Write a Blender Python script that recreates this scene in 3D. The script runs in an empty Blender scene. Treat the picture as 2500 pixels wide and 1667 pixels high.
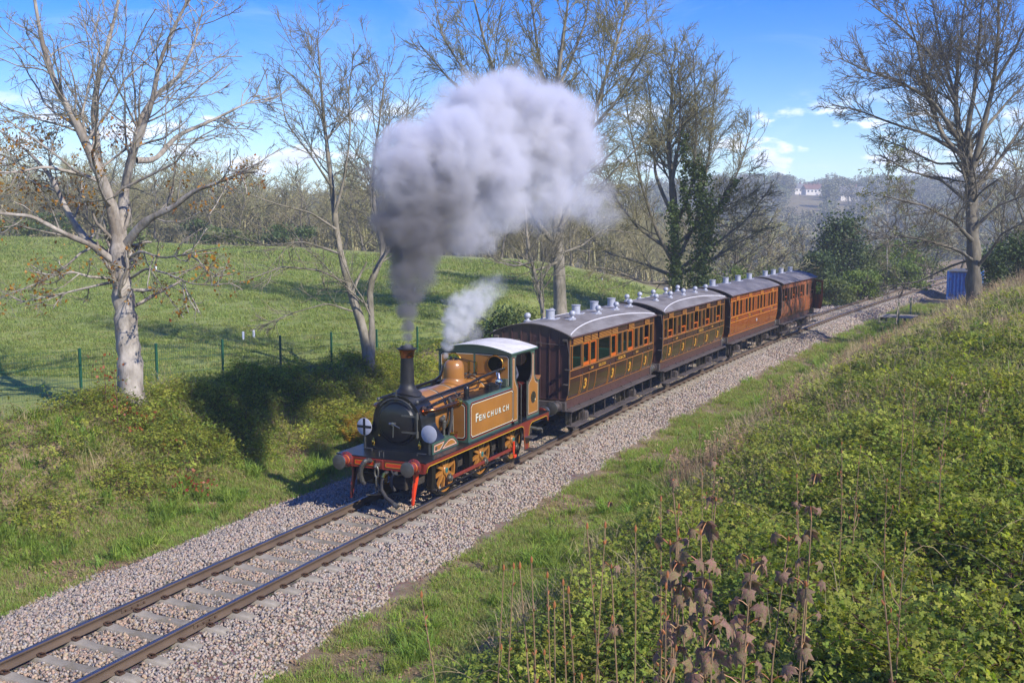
import bpy, math, random
import numpy as np
from mathutils import Vector, Matrix, Quaternion
random.seed(7)
RNG = np.random.default_rng(7)
sc = bpy.context.scene
COL = sc.collection
# ---------------------------------------------------------------- camera
CW, CH, CF = 2500.0, 1667.0, 2494.16
CAM = np.array([-20.1635, -11.7932, 6.1612]); YAW, PITCH, ROLL = 0.43256, -0.11421, 0.0016
FWD = np.array([math.cos(YAW)*math.cos(PITCH), math.sin(YAW)*math.cos(PITCH), math.sin(PITCH)])
RGT0 = np.array([math.sin(YAW), -math.cos(YAW), 0.0]); UP0 = np.cross(RGT0, FWD)
RGT = math.cos(ROLL)*RGT0 + math.sin(ROLL)*UP0; UPV = -math.sin(ROLL)*RGT0 + math.cos(ROLL)*UP0
cd = bpy.data.cameras.new('camera'); cam = bpy.data.objects.new('camera', cd); COL.objects.link(cam)
cd.sensor_width = 36.0; cd.lens = CF/CW*36.0; cd.clip_start = 0.1; cd.clip_end = 6000
cam.matrix_world = Matrix(((RGT[0], UPV[0], -FWD[0], CAM[0]), (RGT[1], UPV[1], -FWD[1], CAM[1]), (RGT[2], UPV[2], -FWD[2], CAM[2]), (0, 0, 0, 1)))
sc.camera = cam
# ---------------------------------------------------------------- sun and sky
LIGHT = Vector((0.26, 0.963, -0.75)).normalized()
sl = bpy.data.lights.new('sun', 'SUN'); sl.energy = 4.7; sl.angle = math.radians(0.53); sl.color = (1.0, 0.94, 0.83)
so = bpy.data.objects.new('sun', sl); so.rotation_euler = LIGHT.to_track_quat('-Z', 'Y').to_euler(); COL.objects.link(so); so.location = (0, 0, 40)
wd = bpy.data.worlds.new('World'); sc.world = wd; wd.use_nodes = True
nt = wd.node_tree; nt.nodes.clear()
def wn(t, **k):
    n = nt.nodes.new(t)
    for a, b in k.items(): setattr(n, a, b)
    return n
wout = wn('ShaderNodeOutputWorld'); wbg = wn('ShaderNodeBackground'); wsky = wn('ShaderNodeTexSky', sky_type='NISHITA', sun_disc=False)
wsky.sun_elevation = math.asin(-LIGHT.z); wsky.sun_rotation = math.atan2(-LIGHT.x, -LIGHT.y)
wsky.air_density = 1.0; wsky.dust_density = 0.05; wsky.ozone_density = 4.0; wsky.altitude = 100
wbg.inputs['Strength'].default_value = 0.148
hsv = wn('ShaderNodeHueSaturation'); hsv.inputs['Saturation'].default_value = 1.55; hsv.inputs['Hue'].default_value = 0.527
tc = wn('ShaderNodeTexCoord'); sep = wn('ShaderNodeSeparateXYZ'); nt.links.new(tc.outputs['Generated'], sep.inputs[0])
def wmap(sx, sy, sz, loc=(0, 0, 0)):
    m = wn('ShaderNodeMapping'); m.inputs['Scale'].default_value = (sx, sy, sz); m.inputs['Location'].default_value = loc
    nt.links.new(tc.outputs['Generated'], m.inputs[0]); return m
def wnoise(m, scale, det, rough, dist=0.0):
    n = wn('ShaderNodeTexNoise'); n.inputs['Scale'].default_value = scale; n.inputs['Detail'].default_value = det; n.inputs['Roughness'].default_value = rough; n.inputs['Distortion'].default_value = dist
    nt.links.new(m.outputs[0], n.inputs['Vector']); return n
def wmr(src, a, b, c=0.0, d=1.0, interp='SMOOTHSTEP'):
    r = wn('ShaderNodeMapRange', interpolation_type=interp); r.inputs[1].default_value = a; r.inputs[2].default_value = b; r.inputs[3].default_value = c; r.inputs[4].default_value = d
    nt.links.new(src, r.inputs[0]); return r
def wmul(a, b):
    m = wn('ShaderNodeMath', operation='MULTIPLY'); nt.links.new(a, m.inputs[0])
    if isinstance(b, float): m.inputs[1].default_value = b
    else: nt.links.new(b, m.inputs[1])
    return m
cu1 = wnoise(wmap(1, 1, 2.6, (0.37, 0.1, 0.02)), 15, 7, 0.56)                      # low cumulus
cm1 = wmr(cu1.outputs[0], 0.52, 0.62)
band = wmul(wmr(sep.outputs[2], 0.015, 0.04).outputs[0], wmr(sep.outputs[2], 0.095, 0.125, 1.0, 0.0).outputs[0])
cum = wmul(cm1.outputs[0], band.outputs[0])
ci = wnoise(wmap(1.0, 1.6, 6.0, (2.1, 0.4, 0)), 3.2, 6, 0.62, 0.8)                    # thin cirrus
cim = wmul(wmr(ci.outputs[0], 0.54, 0.80).outputs[0], 0.16)
cshade = wmr(wnoise(wmap(1, 1, 2.6, (0.3, 0.1, 0.06)), 17, 5, 0.55).outputs[0], 0.38, 0.62)
ccol = wn('ShaderNodeMix', data_type='RGBA'); ccol.inputs[6].default_value = (5.2, 6.0, 7.6, 1); ccol.inputs[7].default_value = (7.6, 7.9, 8.3, 1)
nt.links.new(cshade.outputs[0], ccol.inputs[0])
mx1 = wn('ShaderNodeMix', data_type='RGBA'); mx2 = wn('ShaderNodeMix', data_type='RGBA')
nt.links.new(wsky.outputs[0], hsv.inputs['Color'])
nt.links.new(cim.outputs[0], mx1.inputs[0]); nt.links.new(hsv.outputs[0], mx1.inputs[6]); mx1.inputs[7].default_value = (6.5, 7.2, 8.3, 1)
nt.links.new(cum.outputs[0], mx2.inputs[0]); nt.links.new(mx1.outputs[2], mx2.inputs[6]); nt.links.new(ccol.outputs[2], mx2.inputs[7])
nt.links.new(mx2.outputs[2], wbg.inputs['Color']); nt.links.new(wbg.outputs[0], wout.inputs['Surface'])
vs = sc.view_settings; vs.view_transform = 'Standard'; vs.look = 'None'; vs.exposure = 0.52; vs.gamma = 1.0; vs.use_curve_mapping = False
cy = sc.cycles
cy.max_bounces = 8; cy.diffuse_bounces = 3; cy.glossy_bounces = 3; cy.transmission_bounces = 4; cy.transparent_max_bounces = 12; cy.volume_bounces = 3
cy.use_denoising = True; cy.use_adaptive_sampling = True; cy.adaptive_threshold = 0.02; cy.sample_clamp_indirect = 6.0
try: cy.denoiser = 'OPENIMAGEDENOISE'; cy.denoising_prefilter = 'ACCURATE'
except Exception: pass

# ---------------------------------------------------------------- helpers
def lin(c):
    c = [v/255.0 for v in c[:3]]
    return tuple(v/12.92 if v <= 0.04045 else ((v+0.055)/1.055)**2.4 for v in c)+(1.0,)
MATS = {}
def mat(name, col, rough=0.6, metal=0.0, var=0.18, scale=6.0, bump=0.0, bscale=60.0, col2=None, mixscale=3.0, mixlo=0.4, mixhi=0.65, spec=0.5, coat=0.0, rnd=0.0, trans=0.0, huevar=0.0, alpha=1.0, coords='Object', stretch=(1, 1, 1)):
    """Principled material: base colour with noise variation, an optional second wear colour, bump, and a per-object random value."""
    if name in MATS: return MATS[name]
    m = bpy.data.materials.new(name); m.use_nodes = True; t = m.node_tree; N = t.nodes; L = t.links
    b = N['Principled BSDF']; b.inputs['Roughness'].default_value = rough; b.inputs['Metallic'].default_value = metal
    b.inputs['Specular IOR Level'].default_value = spec; b.inputs['Coat Weight'].default_value = coat; b.inputs['Coat Roughness'].default_value = 0.08
    b.inputs['Alpha'].default_value = alpha
    c = N.new('ShaderNodeTexCoord'); mp = N.new('ShaderNodeMapping'); mp.inputs['Scale'].default_value = stretch; L.new(c.outputs[coords], mp.inputs[0])
    src = None
    n1 = N.new('ShaderNodeTexNoise'); n1.inputs['Scale'].default_value = scale; n1.inputs['Detail'].default_value = 6; n1.inputs['Roughness'].default_value = 0.62; L.new(mp.outputs[0], n1.inputs['Vector'])
    base = N.new('ShaderNodeMix'); base.data_type = 'RGBA'; base.inputs[6].default_value = lin(col); base.inputs[7].default_value = lin(col2 if col2 else col)
    if col2:
        n2 = N.new('ShaderNodeTexNoise'); n2.inputs['Scale'].default_value = mixscale; n2.inputs['Detail'].default_value = 5; n2.inputs['Roughness'].default_value = 0.65; L.new(mp.outputs[0], n2.inputs['Vector'])
        r2 = N.new('ShaderNodeMapRange'); r2.inputs[1].default_value = mixlo; r2.inputs[2].default_value = mixhi; L.new(n2.outputs[0], r2.inputs[0]); L.new(r2.outputs[0], base.inputs[0])
    else: base.inputs[0].default_value = 0
    hs = N.new('ShaderNodeHueSaturation'); L.new(base.outputs[2], hs.inputs['Color'])
    mr = N.new('ShaderNodeMapRange'); mr.inputs[1].default_value = 0.3; mr.inputs[2].default_value = 0.7; mr.inputs[3].default_value = 1-var; mr.inputs[4].default_value = 1+var; L.new(n1.outputs[0], mr.inputs[0])
    val = mr.outputs[0]
    if rnd or huevar:
        oi = N.new('ShaderNodeObjectInfo')
        rr = N.new('ShaderNodeMapRange'); rr.inputs[3].default_value = 1-rnd; rr.inputs[4].default_value = 1+rnd; L.new(oi.outputs['Random'], rr.inputs[0])
        mm = N.new('ShaderNodeMath'); mm.operation = 'MULTIPLY'; L.new(val, mm.inputs[0]); L.new(rr.outputs[0], mm.inputs[1]); val = mm.outputs[0]
        if huevar:
            m3 = N.new('ShaderNodeMath'); m3.operation = 'MULTIPLY'; m3.inputs[1].default_value = 7.31; L.new(oi.outputs['Random'], m3.inputs[0])
            f3 = N.new('ShaderNodeMath'); f3.operation = 'FRACT'; L.new(m3.outputs[0], f3.inputs[0])
            rh = N.new('ShaderNodeMapRange'); rh.inputs[3].default_value = 0.5-huevar; rh.inputs[4].default_value = 0.5+huevar; L.new(f3.outputs[0], rh.inputs[0]); L.new(rh.outputs[0], hs.inputs['Hue'])
    L.new(val, hs.inputs['Value']); L.new(hs.outputs[0], b.inputs['Base Color'])
    if bump:
        n3 = N.new('ShaderNodeTexNoise'); n3.inputs['Scale'].default_value = bscale; n3.inputs['Detail'].default_value = 5; L.new(mp.outputs[0], n3.inputs['Vector'])
        bp = N.new('ShaderNodeBump'); bp.inputs['Strength'].default_value = bump; bp.inputs['Distance'].default_value = 0.02; L.new(n3.outputs[0], bp.inputs['Height']); L.new(bp.outputs[0], b.inputs['Normal'])
    if trans:
        tr = N.new('ShaderNodeBsdfTranslucent'); ms = N.new('ShaderNodeMixShader'); ms.inputs[0].default_value = trans
        h2 = N.new('ShaderNodeHueSaturation'); h2.inputs['Saturation'].default_value = 1.15; h2.inputs['Value'].default_value = 1.3; L.new(hs.outputs[0], h2.inputs['Color']); L.new(h2.outputs[0], tr.inputs['Color'])
        L.new(b.outputs[0], ms.inputs[1]); L.new(tr.outputs[0], ms.inputs[2]); L.new(ms.outputs[0], N['Material Output'].inputs['Surface'])
    MATS[name] = m
    return m
def glass_mat(name, tint=(200, 215, 205)):
    if name in MATS: return MATS[name]
    m = bpy.data.materials.new(name); m.use_nodes = True; t = m.node_tree; N = t.nodes; L = t.links
    b = N['Principled BSDF']; b.inputs['Roughness'].default_value = 0.04; b.inputs['Base Color'].default_value = (0.02, 0.025, 0.022, 1)
    tr = N.new('ShaderNodeBsdfTransparent'); tr.inputs[0].default_value = lin(tint); ms = N.new('ShaderNodeMixShader'); fr = N.new('ShaderNodeFresnel'); fr.inputs[0].default_value = 1.5
    no = N.new('ShaderNodeTexNoise'); no.inputs['Scale'].default_value = 3; ad = N.new('ShaderNodeMath'); ad.operation = 'MULTIPLY_ADD'; ad.inputs[1].default_value = 0.12; L.new(no.outputs[0], ad.inputs[0]); L.new(fr.outputs[0], ad.inputs[2])
    L.new(ad.outputs[0], ms.inputs[0]); L.new(tr.outputs[0], ms.inputs[1]); L.new(b.outputs[0], ms.inputs[2]); L.new(ms.outputs[0], N['Material Output'].inputs['Surface'])
    MATS[name] = m; return m

def tag(o, label=None, cat=None, group=None, kind=None):
    if label: o['label'] = label
    if cat: o['category'] = cat
    if group: o['group'] = group
    if kind: o['kind'] = kind
    return o
def link(o, parent=None):
    COL.objects.link(o)
    if parent is not None: o.parent = parent
    return o
def thing(name, label, cat, loc=(0, 0, 0), rotz=0.0, group=None, kind=None):
    o = bpy.data.objects.new(name, None); o.empty_display_size = 0.3; link(o); o.location = loc; o.rotation_euler = (0, 0, rotz)
    return tag(o, label, cat, group, kind)
def np_mesh(name, V, Q, mats, midx=None, smooth=False):
    """mesh from numpy vertices (n,3) and a list of face arrays (each (m,3) or (m,4))."""
    me = bpy.data.meshes.new(name); V = np.asarray(V, dtype=np.float32)
    if not isinstance(Q, list): Q = [Q]
    Q = [np.asarray(q, dtype=np.int32) for q in Q if len(q)]
    loops = np.concatenate([q.ravel() for q in Q]); sizes = np.concatenate([np.full(len(q), q.shape[1], dtype=np.int32) for q in Q])
    starts = np.concatenate([[0], np.cumsum(sizes)[:-1]]).astype(np.int32)
    me.vertices.add(len(V)); me.vertices.foreach_set('co', V.ravel()); me.loops.add(len(loops)); me.loops.foreach_set('vertex_index', loops)
    me.polygons.add(len(sizes)); me.polygons.foreach_set('loop_start', starts); me.polygons.foreach_set('loop_total', sizes)
    for m in mats: me.materials.append(m)
    if midx is not None: me.polygons.foreach_set('material_index', np.asarray(midx, dtype=np.int32))
    if smooth: me.polygons.foreach_set('use_smooth', np.ones(len(sizes), dtype=bool))
    me.update(calc_edges=True); return me
def np_obj(name, V, Q, mats, parent=None, **k):
    o = bpy.data.objects.new(name, np_mesh(name, V, Q, mats, **k)); return link(o, parent)

class MB:
    """collects shapes for ONE mesh object"""
    def __init__(s, *mats): s.v = []; s.f = []; s.m = []; s.mats = list(mats)
    def mi(s, m):
        if m is None: return 0
        if m not in s.mats: s.mats.append(m)
        return s.mats.index(m)
    def add(s, V, F, m=None):
        o = len(s.v); i = s.mi(m); s.v += [tuple(p) for p in V]; s.f += [tuple(o+k for k in f) for f in F]; s.m += [i]*len(F); return s
    def box(s, x0, x1, y0, y1, z0, z1, m=None, ch=0.0):
        if x0 > x1: x0, x1 = x1, x0
        if y0 > y1: y0, y1 = y1, y0
        if z0 > z1: z0, z1 = z1, z0
        if ch <= 0:
            return s.add([(x0, y0, z0), (x1, y0, z0), (x1, y1, z0), (x0, y1, z0), (x0, y0, z1), (x1, y0, z1), (x1, y1, z1), (x0, y1, z1)],
                         [(3, 2, 1, 0), (4, 5, 6, 7), (0, 1, 5, 4), (1, 2, 6, 5), (2, 3, 7, 6), (3, 0, 4, 7)], m)
        ch = min(ch, (x1-x0)/2.01, (y1-y0)/2.01, (z1-z0)/2.01); V = []; F = []
        X = (x0, x1); Y = (y0, y1); Z = (z0, z1); S = (1, -1)
        for i in range(2):
            for j in range(2):
                for k in range(2):
                    V += [(X[i], Y[j]+S[j]*ch, Z[k]+S[k]*ch), (X[i]+S[i]*ch, Y[j], Z[k]+S[k]*ch), (X[i]+S[i]*ch, Y[j]+S[j]*ch, Z[k])]
        I = lambda i, j, k, a: (i*4+j*2+k)*3+a
        F += [(I(0, 0, 0, 0), I(0, 0, 1, 0), I(0, 1, 1, 0), I(0, 1, 0, 0)), (I(1, 0, 0, 0), I(1, 1, 0, 0), I(1, 1, 1, 0), I(1, 0, 1, 0)),
              (I(0, 0, 0, 1), I(1, 0, 0, 1), I(1, 0, 1, 1), I(0, 0, 1, 1)), (I(0, 1, 0, 1), I(0, 1, 1, 1), I(1, 1, 1, 1), I(1, 1, 0, 1)),
              (I(0, 0, 0, 2), I(0, 1, 0, 2), I(1, 1, 0, 2), I(1, 0, 0, 2)), (I(0, 0, 1, 2), I(1, 0, 1, 2), I(1, 1, 1, 2), I(0, 1, 1, 2))]
        for a in range(2):
            for b in range(2):
                F += [(I(0, a, b, 1), I(1, a, b, 1), I(1, a, b, 2), I(0, a, b, 2)), (I(a, 0, b, 0), I(a, 1, b, 0), I(a, 1, b, 2), I(a, 0, b, 2)), (I(a, b, 0, 0), I(a, b, 1, 0), I(a, b, 1, 1), I(a, b, 0, 1))]
        for i in range(2):
            for j in range(2):
                for k in range(2): F.append((I(i, j, k, 0), I(i, j, k, 1), I(i, j, k, 2)))
        return s.add(V, F, m)
    def tube(s, P, r, n=8, m=None, caps=True):
        P = [Vector(p) for p in P]; R = r if isinstance(r, (list, tuple)) else [r]*len(P); V = []; F = []; ref = None
        for i, p in enumerate(P):
            t = (P[min(i+1, len(P)-1)]-P[max(i-1, 0)]).normalized()
            if ref is None: ref = Vector((0, 0, 1)) if abs(t.z) < 0.9 else Vector((1, 0, 0))
            u = (ref-t*ref.dot(t)).normalized(); ref = u; w = t.cross(u)
            for k in range(n):
                a = 2*math.pi*k/n; V.append(p+(u*math.cos(a)+w*math.sin(a))*R[i])
        for i in range(len(P)-1):
            for k in range(n): F.append((i*n+k, i*n+(k+1) % n, (i+1)*n+(k+1) % n, (i+1)*n+k))
        if caps: F += [tuple(range(n-1, -1, -1)), tuple((len(P)-1)*n+k for k in range(n))]
        return s.add(V, F, m)
    def lathe(s, prof, o, ax, n=24, m=None, ms=None, capa=True, capb=True):
        """prof = [(radius, distance along axis)]"""
        o = Vector(o); ax = Vector(ax).normalized(); u = ax.orthogonal().normalized(); w = ax.cross(u); V = []
        for r, t in prof:
            for k in range(n):
                a = 2*math.pi*k/n; V.append(o+ax*t+(u*math.cos(a)+w*math.sin(a))*r)
        for i in range(len(prof)-1):
            F = [(i*n+k, i*n+(k+1) % n, (i+1)*n+(k+1) % n, (i+1)*n+k) for k in range(n)]
            base = len(s.v) if i == 0 else base
            if i == 0: s.v += [tuple(p) for p in V]
            s.f += [tuple(base+q for q in f) for f in F]; s.m += [s.mi(ms[i] if ms else m)]*n
        if capa and prof[0][0] > 1e-5: s.f.append(tuple(base+k for k in range(n-1, -1, -1))); s.m.append(s.mi(ms[0] if ms else m))
        if capb and prof[-1][0] > 1e-5: s.f.append(tuple(base+(len(prof)-1)*n+k for k in range(n))); s.m.append(s.mi(ms[-1] if ms else m))
        return s
    def prism(s, poly, fn, d0, d1, m=None):
        """poly 2-D, fn(u, v, d) -> point; closed solid between depths d0 and d1"""
        n = len(poly); V = [fn(u, v, d0) for u, v in poly]+[fn(u, v, d1) for u, v in poly]
        F = [tuple(range(n-1, -1, -1)), tuple(range(n, 2*n))]+[(i, (i+1) % n, n+(i+1) % n, n+i) for i in range(n)]
        return s.add(V, F, m)
    def strip(s, pa, pb, fn, d0, d1, m=None, closed=True):
        """raised band between two matching outlines"""
        n = len(pa); V = [fn(u, v, d1) for u, v in pa]+[fn(u, v, d1) for u, v in pb]+[fn(u, v, d0) for u, v in pa]+[fn(u, v, d0) for u, v in pb]; F = []
        for i in range(n if closed else n-1):
            j = (i+1) % n; F += [(i, j, n+j, n+i), (2*n+i, 2*n+j, j, i), (n+i, n+j, 3*n+j, 3*n+i)]
        return s.add(V, F, m)
    def build(s, name, parent=None, off=(0, 0, 0), smooth=0.6, label=None):
        me = bpy.data.meshes.new(name); ox, oy, oz = off
        me.from_pydata([(x-ox, y-oy, z-oz) for x, y, z in s.v], [], s.f)
        for m in s.mats: me.materials.append(m)
        me.polygons.foreach_set('material_index', s.m)
        if smooth: me.polygons.foreach_set('use_smooth', [True]*len(s.f)); me.set_sharp_from_angle(angle=smooth)
        me.update(); o = bpy.data.objects.new(name, me); link(o, parent)
        if label: o['label'] = label
        return o
def inset(poly, d):
    """offset a 2-D outline inwards by d (outline listed either way round)"""
    n = len(poly); A = sum(poly[i][0]*poly[(i+1) % n][1]-poly[(i+1) % n][0]*poly[i][1] for i in range(n)); sg = 1 if A > 0 else -1; out = []
    for i in range(n):
        p0, p1, p2 = Vector(poly[i-1]), Vector(poly[i]), Vector(poly[(i+1) % n]); a = (p1-p0).normalized(); b = (p2-p1).normalized()
        na = Vector((-a.y, a.x))*sg; nb = Vector((-b.y, b.x))*sg; k = na+nb; L2 = max(k.length_squared, 0.3); q = p1+k*(2*d/L2); out.append((q.x, q.y))
    return out
def arc(cx, cz, r, a0, a1, n):
    return [(cx+r*math.cos(math.radians(a0+(a1-a0)*i/n)), cz+r*math.sin(math.radians(a0+(a1-a0)*i/n))) for i in range(n+1)]
def rrect(u0, u1, v0, v1, r=0.04, n=3, notch=False):
    if notch:
        return [(u0+r, v0), (u1-r, v0), (u1-r*.75, v0+r*.6), (u1, v0+r), (u1, v1-r), (u1-r*.75, v1-r*.6), (u1-r, v1), (u0+r, v1), (u0+r*.75, v1-r*.6), (u0, v1-r), (u0, v0+r), (u0+r*.75, v0+r*.6)]
    return arc(u1-r, v0+r, r, -90, 0, n)+arc(u1-r, v1-r, r, 0, 90, n)+arc(u0+r, v1-r, r, 90, 180, n)+arc(u0+r, v0+r, r, 180, 270, n)
TEXTS = {}
def text_data(txt, bold=0.0):
    if (txt, bold) in TEXTS: return TEXTS[(txt, bold)]
    cu = bpy.data.curves.new('txt', 'FONT'); cu.body = txt; cu.size = 1.0; cu.offset = bold; cu.resolution_u = 3
    ob = bpy.data.objects.new('txt', cu); COL.objects.link(ob); dg = bpy.context.evaluated_depsgraph_get(); me = bpy.data.meshes.new_from_object(ob.evaluated_get(dg))
    V = np.array([v.co[:] for v in me.vertices]); F = [tuple(p.vertices) for p in me.polygons]
    bpy.data.objects.remove(ob); bpy.data.meshes.remove(me); bpy.data.curves.remove(cu)
    V[:, :2] -= V[:, :2].min(0); V[:, :2] /= V[:, 1].max(); TEXTS[(txt, bold)] = (V, F); return V, F
def add_text(mb, txt, u0, v0, h, fn, d, m, sx=1.0, bold=0.02, w=None):
    """flat lettering of height h with its lower left corner at (u0, v0) on the surface fn"""
    V, F = text_data(txt, bold); k = h*sx if w is None else w/V[:, 0].max()
    mb.add([fn(u0+x*k, v0+y*h, d) for x, y in V[:, :2]], F, m); return V[:, 0].max()*k
# ---------------------------------------------------------------- the line of the track and the lie of the land
def yc(x):
    t = np.asarray(x, dtype=float)-2.0; tt = np.clip(t, -45, 112)
    y = -0.085876*tt**2/100-0.031557*tt**3/1e4+0.032394*tt**4/1e6; dy = -2*0.085876*tt/100-3*0.031557*tt**2/1e4+4*0.032394*tt**3/1e6
    return y+dy*(t-tt)
def hd(x): return math.atan2(float(yc(x+.5)-yc(x-.5)), 1.0)
def zc(x):
    t = np.clip(np.asarray(x, dtype=float)-2, 0, 110); return 0.0000325*t**2+0.0012*t*(t < 60)+0.072*(t >= 60)
def sstep(x, a, b):
    t = np.clip((np.asarray(x, dtype=float)-a)/(b-a), 0, 1); return t*t*(3-2*t)
def wob(x, y, s, ph=0.0):
    x = np.asarray(x)/s; y = np.asarray(y)/s
    return (np.sin(1.7*x+0.9*y+ph)+np.sin(-1.1*x+2.3*y+1.3+ph)+np.sin(3.1*x+1.9*y+2.1*ph+.4)*.6+np.sin(2.2*x-4.1*y+ph*.7+2.2)*.5+np.sin(5.3*x+4.4*y+1.1)*.3)/3.4
def DR(x, y):
    return 0.9079*(x+20.16)+0.4192*(y+11.79), 0.4192*(x+20.16)-0.9079*(y+11.79)
PN = [-300, -30, -18, -13.2, -11, -4.9, -4.3, -2.7, -2.25, -1.45, -1.2, 1.2, 1.45, 2.2, 3.2, 4.2, 5.2, 8.4, 9.6, 11, 14]
def ground_h(x, y):
    x = np.asarray(x, dtype=float); y = np.asarray(y, dtype=float); n = y-yc(x); D, Rr = DR(x, y)
    n = np.where(n < -4.0, np.minimum(n+1.5*sstep(x, 12, 42)*sstep(-n, 4.0, 6.0), -4.0), n)
    cr = np.clip(1.55-0.037*np.clip(x, 0, 60), 0.1, 2)
    PZ = [4.6, 4.5, 4.2, 3.45, 2.6, -0.45, -0.62, -0.6, -0.52, -0.215, -0.235, -0.235, -0.215, -0.27, -0.5, -0.52, -0.42, 0, 0, 0, 0]
    z = np.interp(n, PN[:17], PZ[:17])
    PZ2 = list(PZ); PZ2[:5] = [4.2, 3.9, 3.4, 2.75, 2.1]; z = z*sstep(x, 8, 34)+np.interp(n, PN[:17], PZ2[:17])*(1-sstep(x, 8, 34))
    up = -0.42+(cr+0.42)*sstep(n, 4.9, 8.8)-0.45*sstep(n, 9.0, 11.0)*np.clip(cr/1.5, 0, 1)
    z = np.where(n > 5.0, up, z)
    z = z+0.10*wob(x, y, 1.7)*sstep(np.abs(n), 5, 7)+0.15*wob(x, y, 5.0, 2)*sstep(np.abs(n), 6, 10)*(n < 0)
    px = 1250+2494*Rr/np.maximum(D, 5)
    zf = np.interp(px, [-400, 0, 850, 1250, 1380, 1513, 1700, 2000, 2400, 2800], [5.6, 5.0, 3.6, 2.7, 2.1, 0.9, -1.5, -2.0, 0.0, 2.0])
    fld = 1.2+(zf-1.2)*sstep(D, 30, 104)+0.16*wob(x, y, 9, 1)
    fld = fld-0.045*np.clip(D-104, 0, 180)
    hill = np.interp(px, [-400, 300, 900, 1500, 1750, 1900, 2050, 2300, 2700], [16, 15, 14, 20, 26, 28, 27, 26, 26])
    fld = np.where(D > 240, fld*(1-sstep(D, 260, 620))+(hill+3*wob(x, y, 90, 3))*sstep(D, 260, 720)-0.02*np.clip(D-800, 0, 2000), fld)
    w = sstep(n, 9.5, 15); w2 = sstep(D, 150, 300)
    w = np.maximum(w, w2)
    return z*(1-w)+fld*w+zc(x)*(1-w)
def pix(px, py, D):
    """point seen at photo pixel (px, py), D metres along the view axis"""
    return CAM+D*(FWD+RGT*(px-CW/2)/CF-UPV*(py-CH/2)/CF)
def on_ground(px, D):
    """ground point in the direction of photo column px at D metres out"""
    d = FWD[:2]/np.linalg.norm(FWD[:2]); q = CAM[:2]+D*(d+np.array([RGT[0], RGT[1]])*(px-CW/2)/CF); return np.array([q[0], q[1], float(ground_h(q[0], q[1]))])
# scattered small growth: one object with points that instance a few hidden shapes
def scatter(name, protos, P, rot, scl, idx, label, cat, kind='stuff', parent=None):
    col = bpy.data.collections.new(name+'_shapes')
    for o in protos: col.objects.link(o)
    P = np.asarray(P, dtype=np.float32); me = bpy.data.meshes.new(name); me.vertices.add(len(P)); me.vertices.foreach_set('co', P.ravel())
    a = me.attributes.new('rot', 'FLOAT_VECTOR', 'POINT'); a.data.foreach_set('vector', np.asarray(rot, dtype=np.float32).ravel())
    a = me.attributes.new('scl', 'FLOAT', 'POINT'); a.data.foreach_set('value', np.asarray(scl, dtype=np.float32))
    a = me.attributes.new('idx', 'INT', 'POINT'); a.data.foreach_set('value', np.asarray(idx, dtype=np.int32))
    ob = bpy.data.objects.new(name, me); link(ob, parent)
    g = bpy.data.node_groups.new(name, 'GeometryNodeTree'); g.interface.new_socket('Geometry', in_out='INPUT', socket_type='NodeSocketGeometry'); g.interface.new_socket('Geometry', in_out='OUTPUT', socket_type='NodeSocketGeometry')
    N = g.nodes; L = g.links; i = N.new('NodeGroupInput'); o = N.new('NodeGroupOutput'); ins = N.new('GeometryNodeInstanceOnPoints'); ci_ = N.new('GeometryNodeCollectionInfo')
    ci_.inputs['Collection'].default_value = col; ci_.inputs['Separate Children'].default_value = True; ci_.inputs['Reset Children'].default_value = True
    def at(nm, ty):
        q = N.new('GeometryNodeInputNamedAttribute'); q.data_type = ty; q.inputs['Name'].default_value = nm; return q.outputs['Attribute']
    L.new(i.outputs[0], ins.inputs['Points']); L.new(ci_.outputs[0], ins.inputs['Instance']); ins.inputs['Pick Instance'].default_value = True
    L.new(at('idx', 'INT'), ins.inputs['Instance Index'])
    e2r = N.new('FunctionNodeEulerToRotation'); L.new(at('rot', 'FLOAT_VECTOR'), e2r.inputs[0]); L.new(e2r.outputs[0], ins.inputs['Rotation'])
    L.new(at('scl', 'FLOAT'), ins.inputs['Scale']); L.new(ins.outputs[0], o.inputs[0])
    md = ob.modifiers.new('scatter', 'NODES'); md.node_group = g
    return tag(ob, label, cat, None, kind)
def proto(name, V, Q, mats, **k):
    return bpy.data.objects.new(name, np_mesh(name, V, Q, mats, **k))
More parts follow.
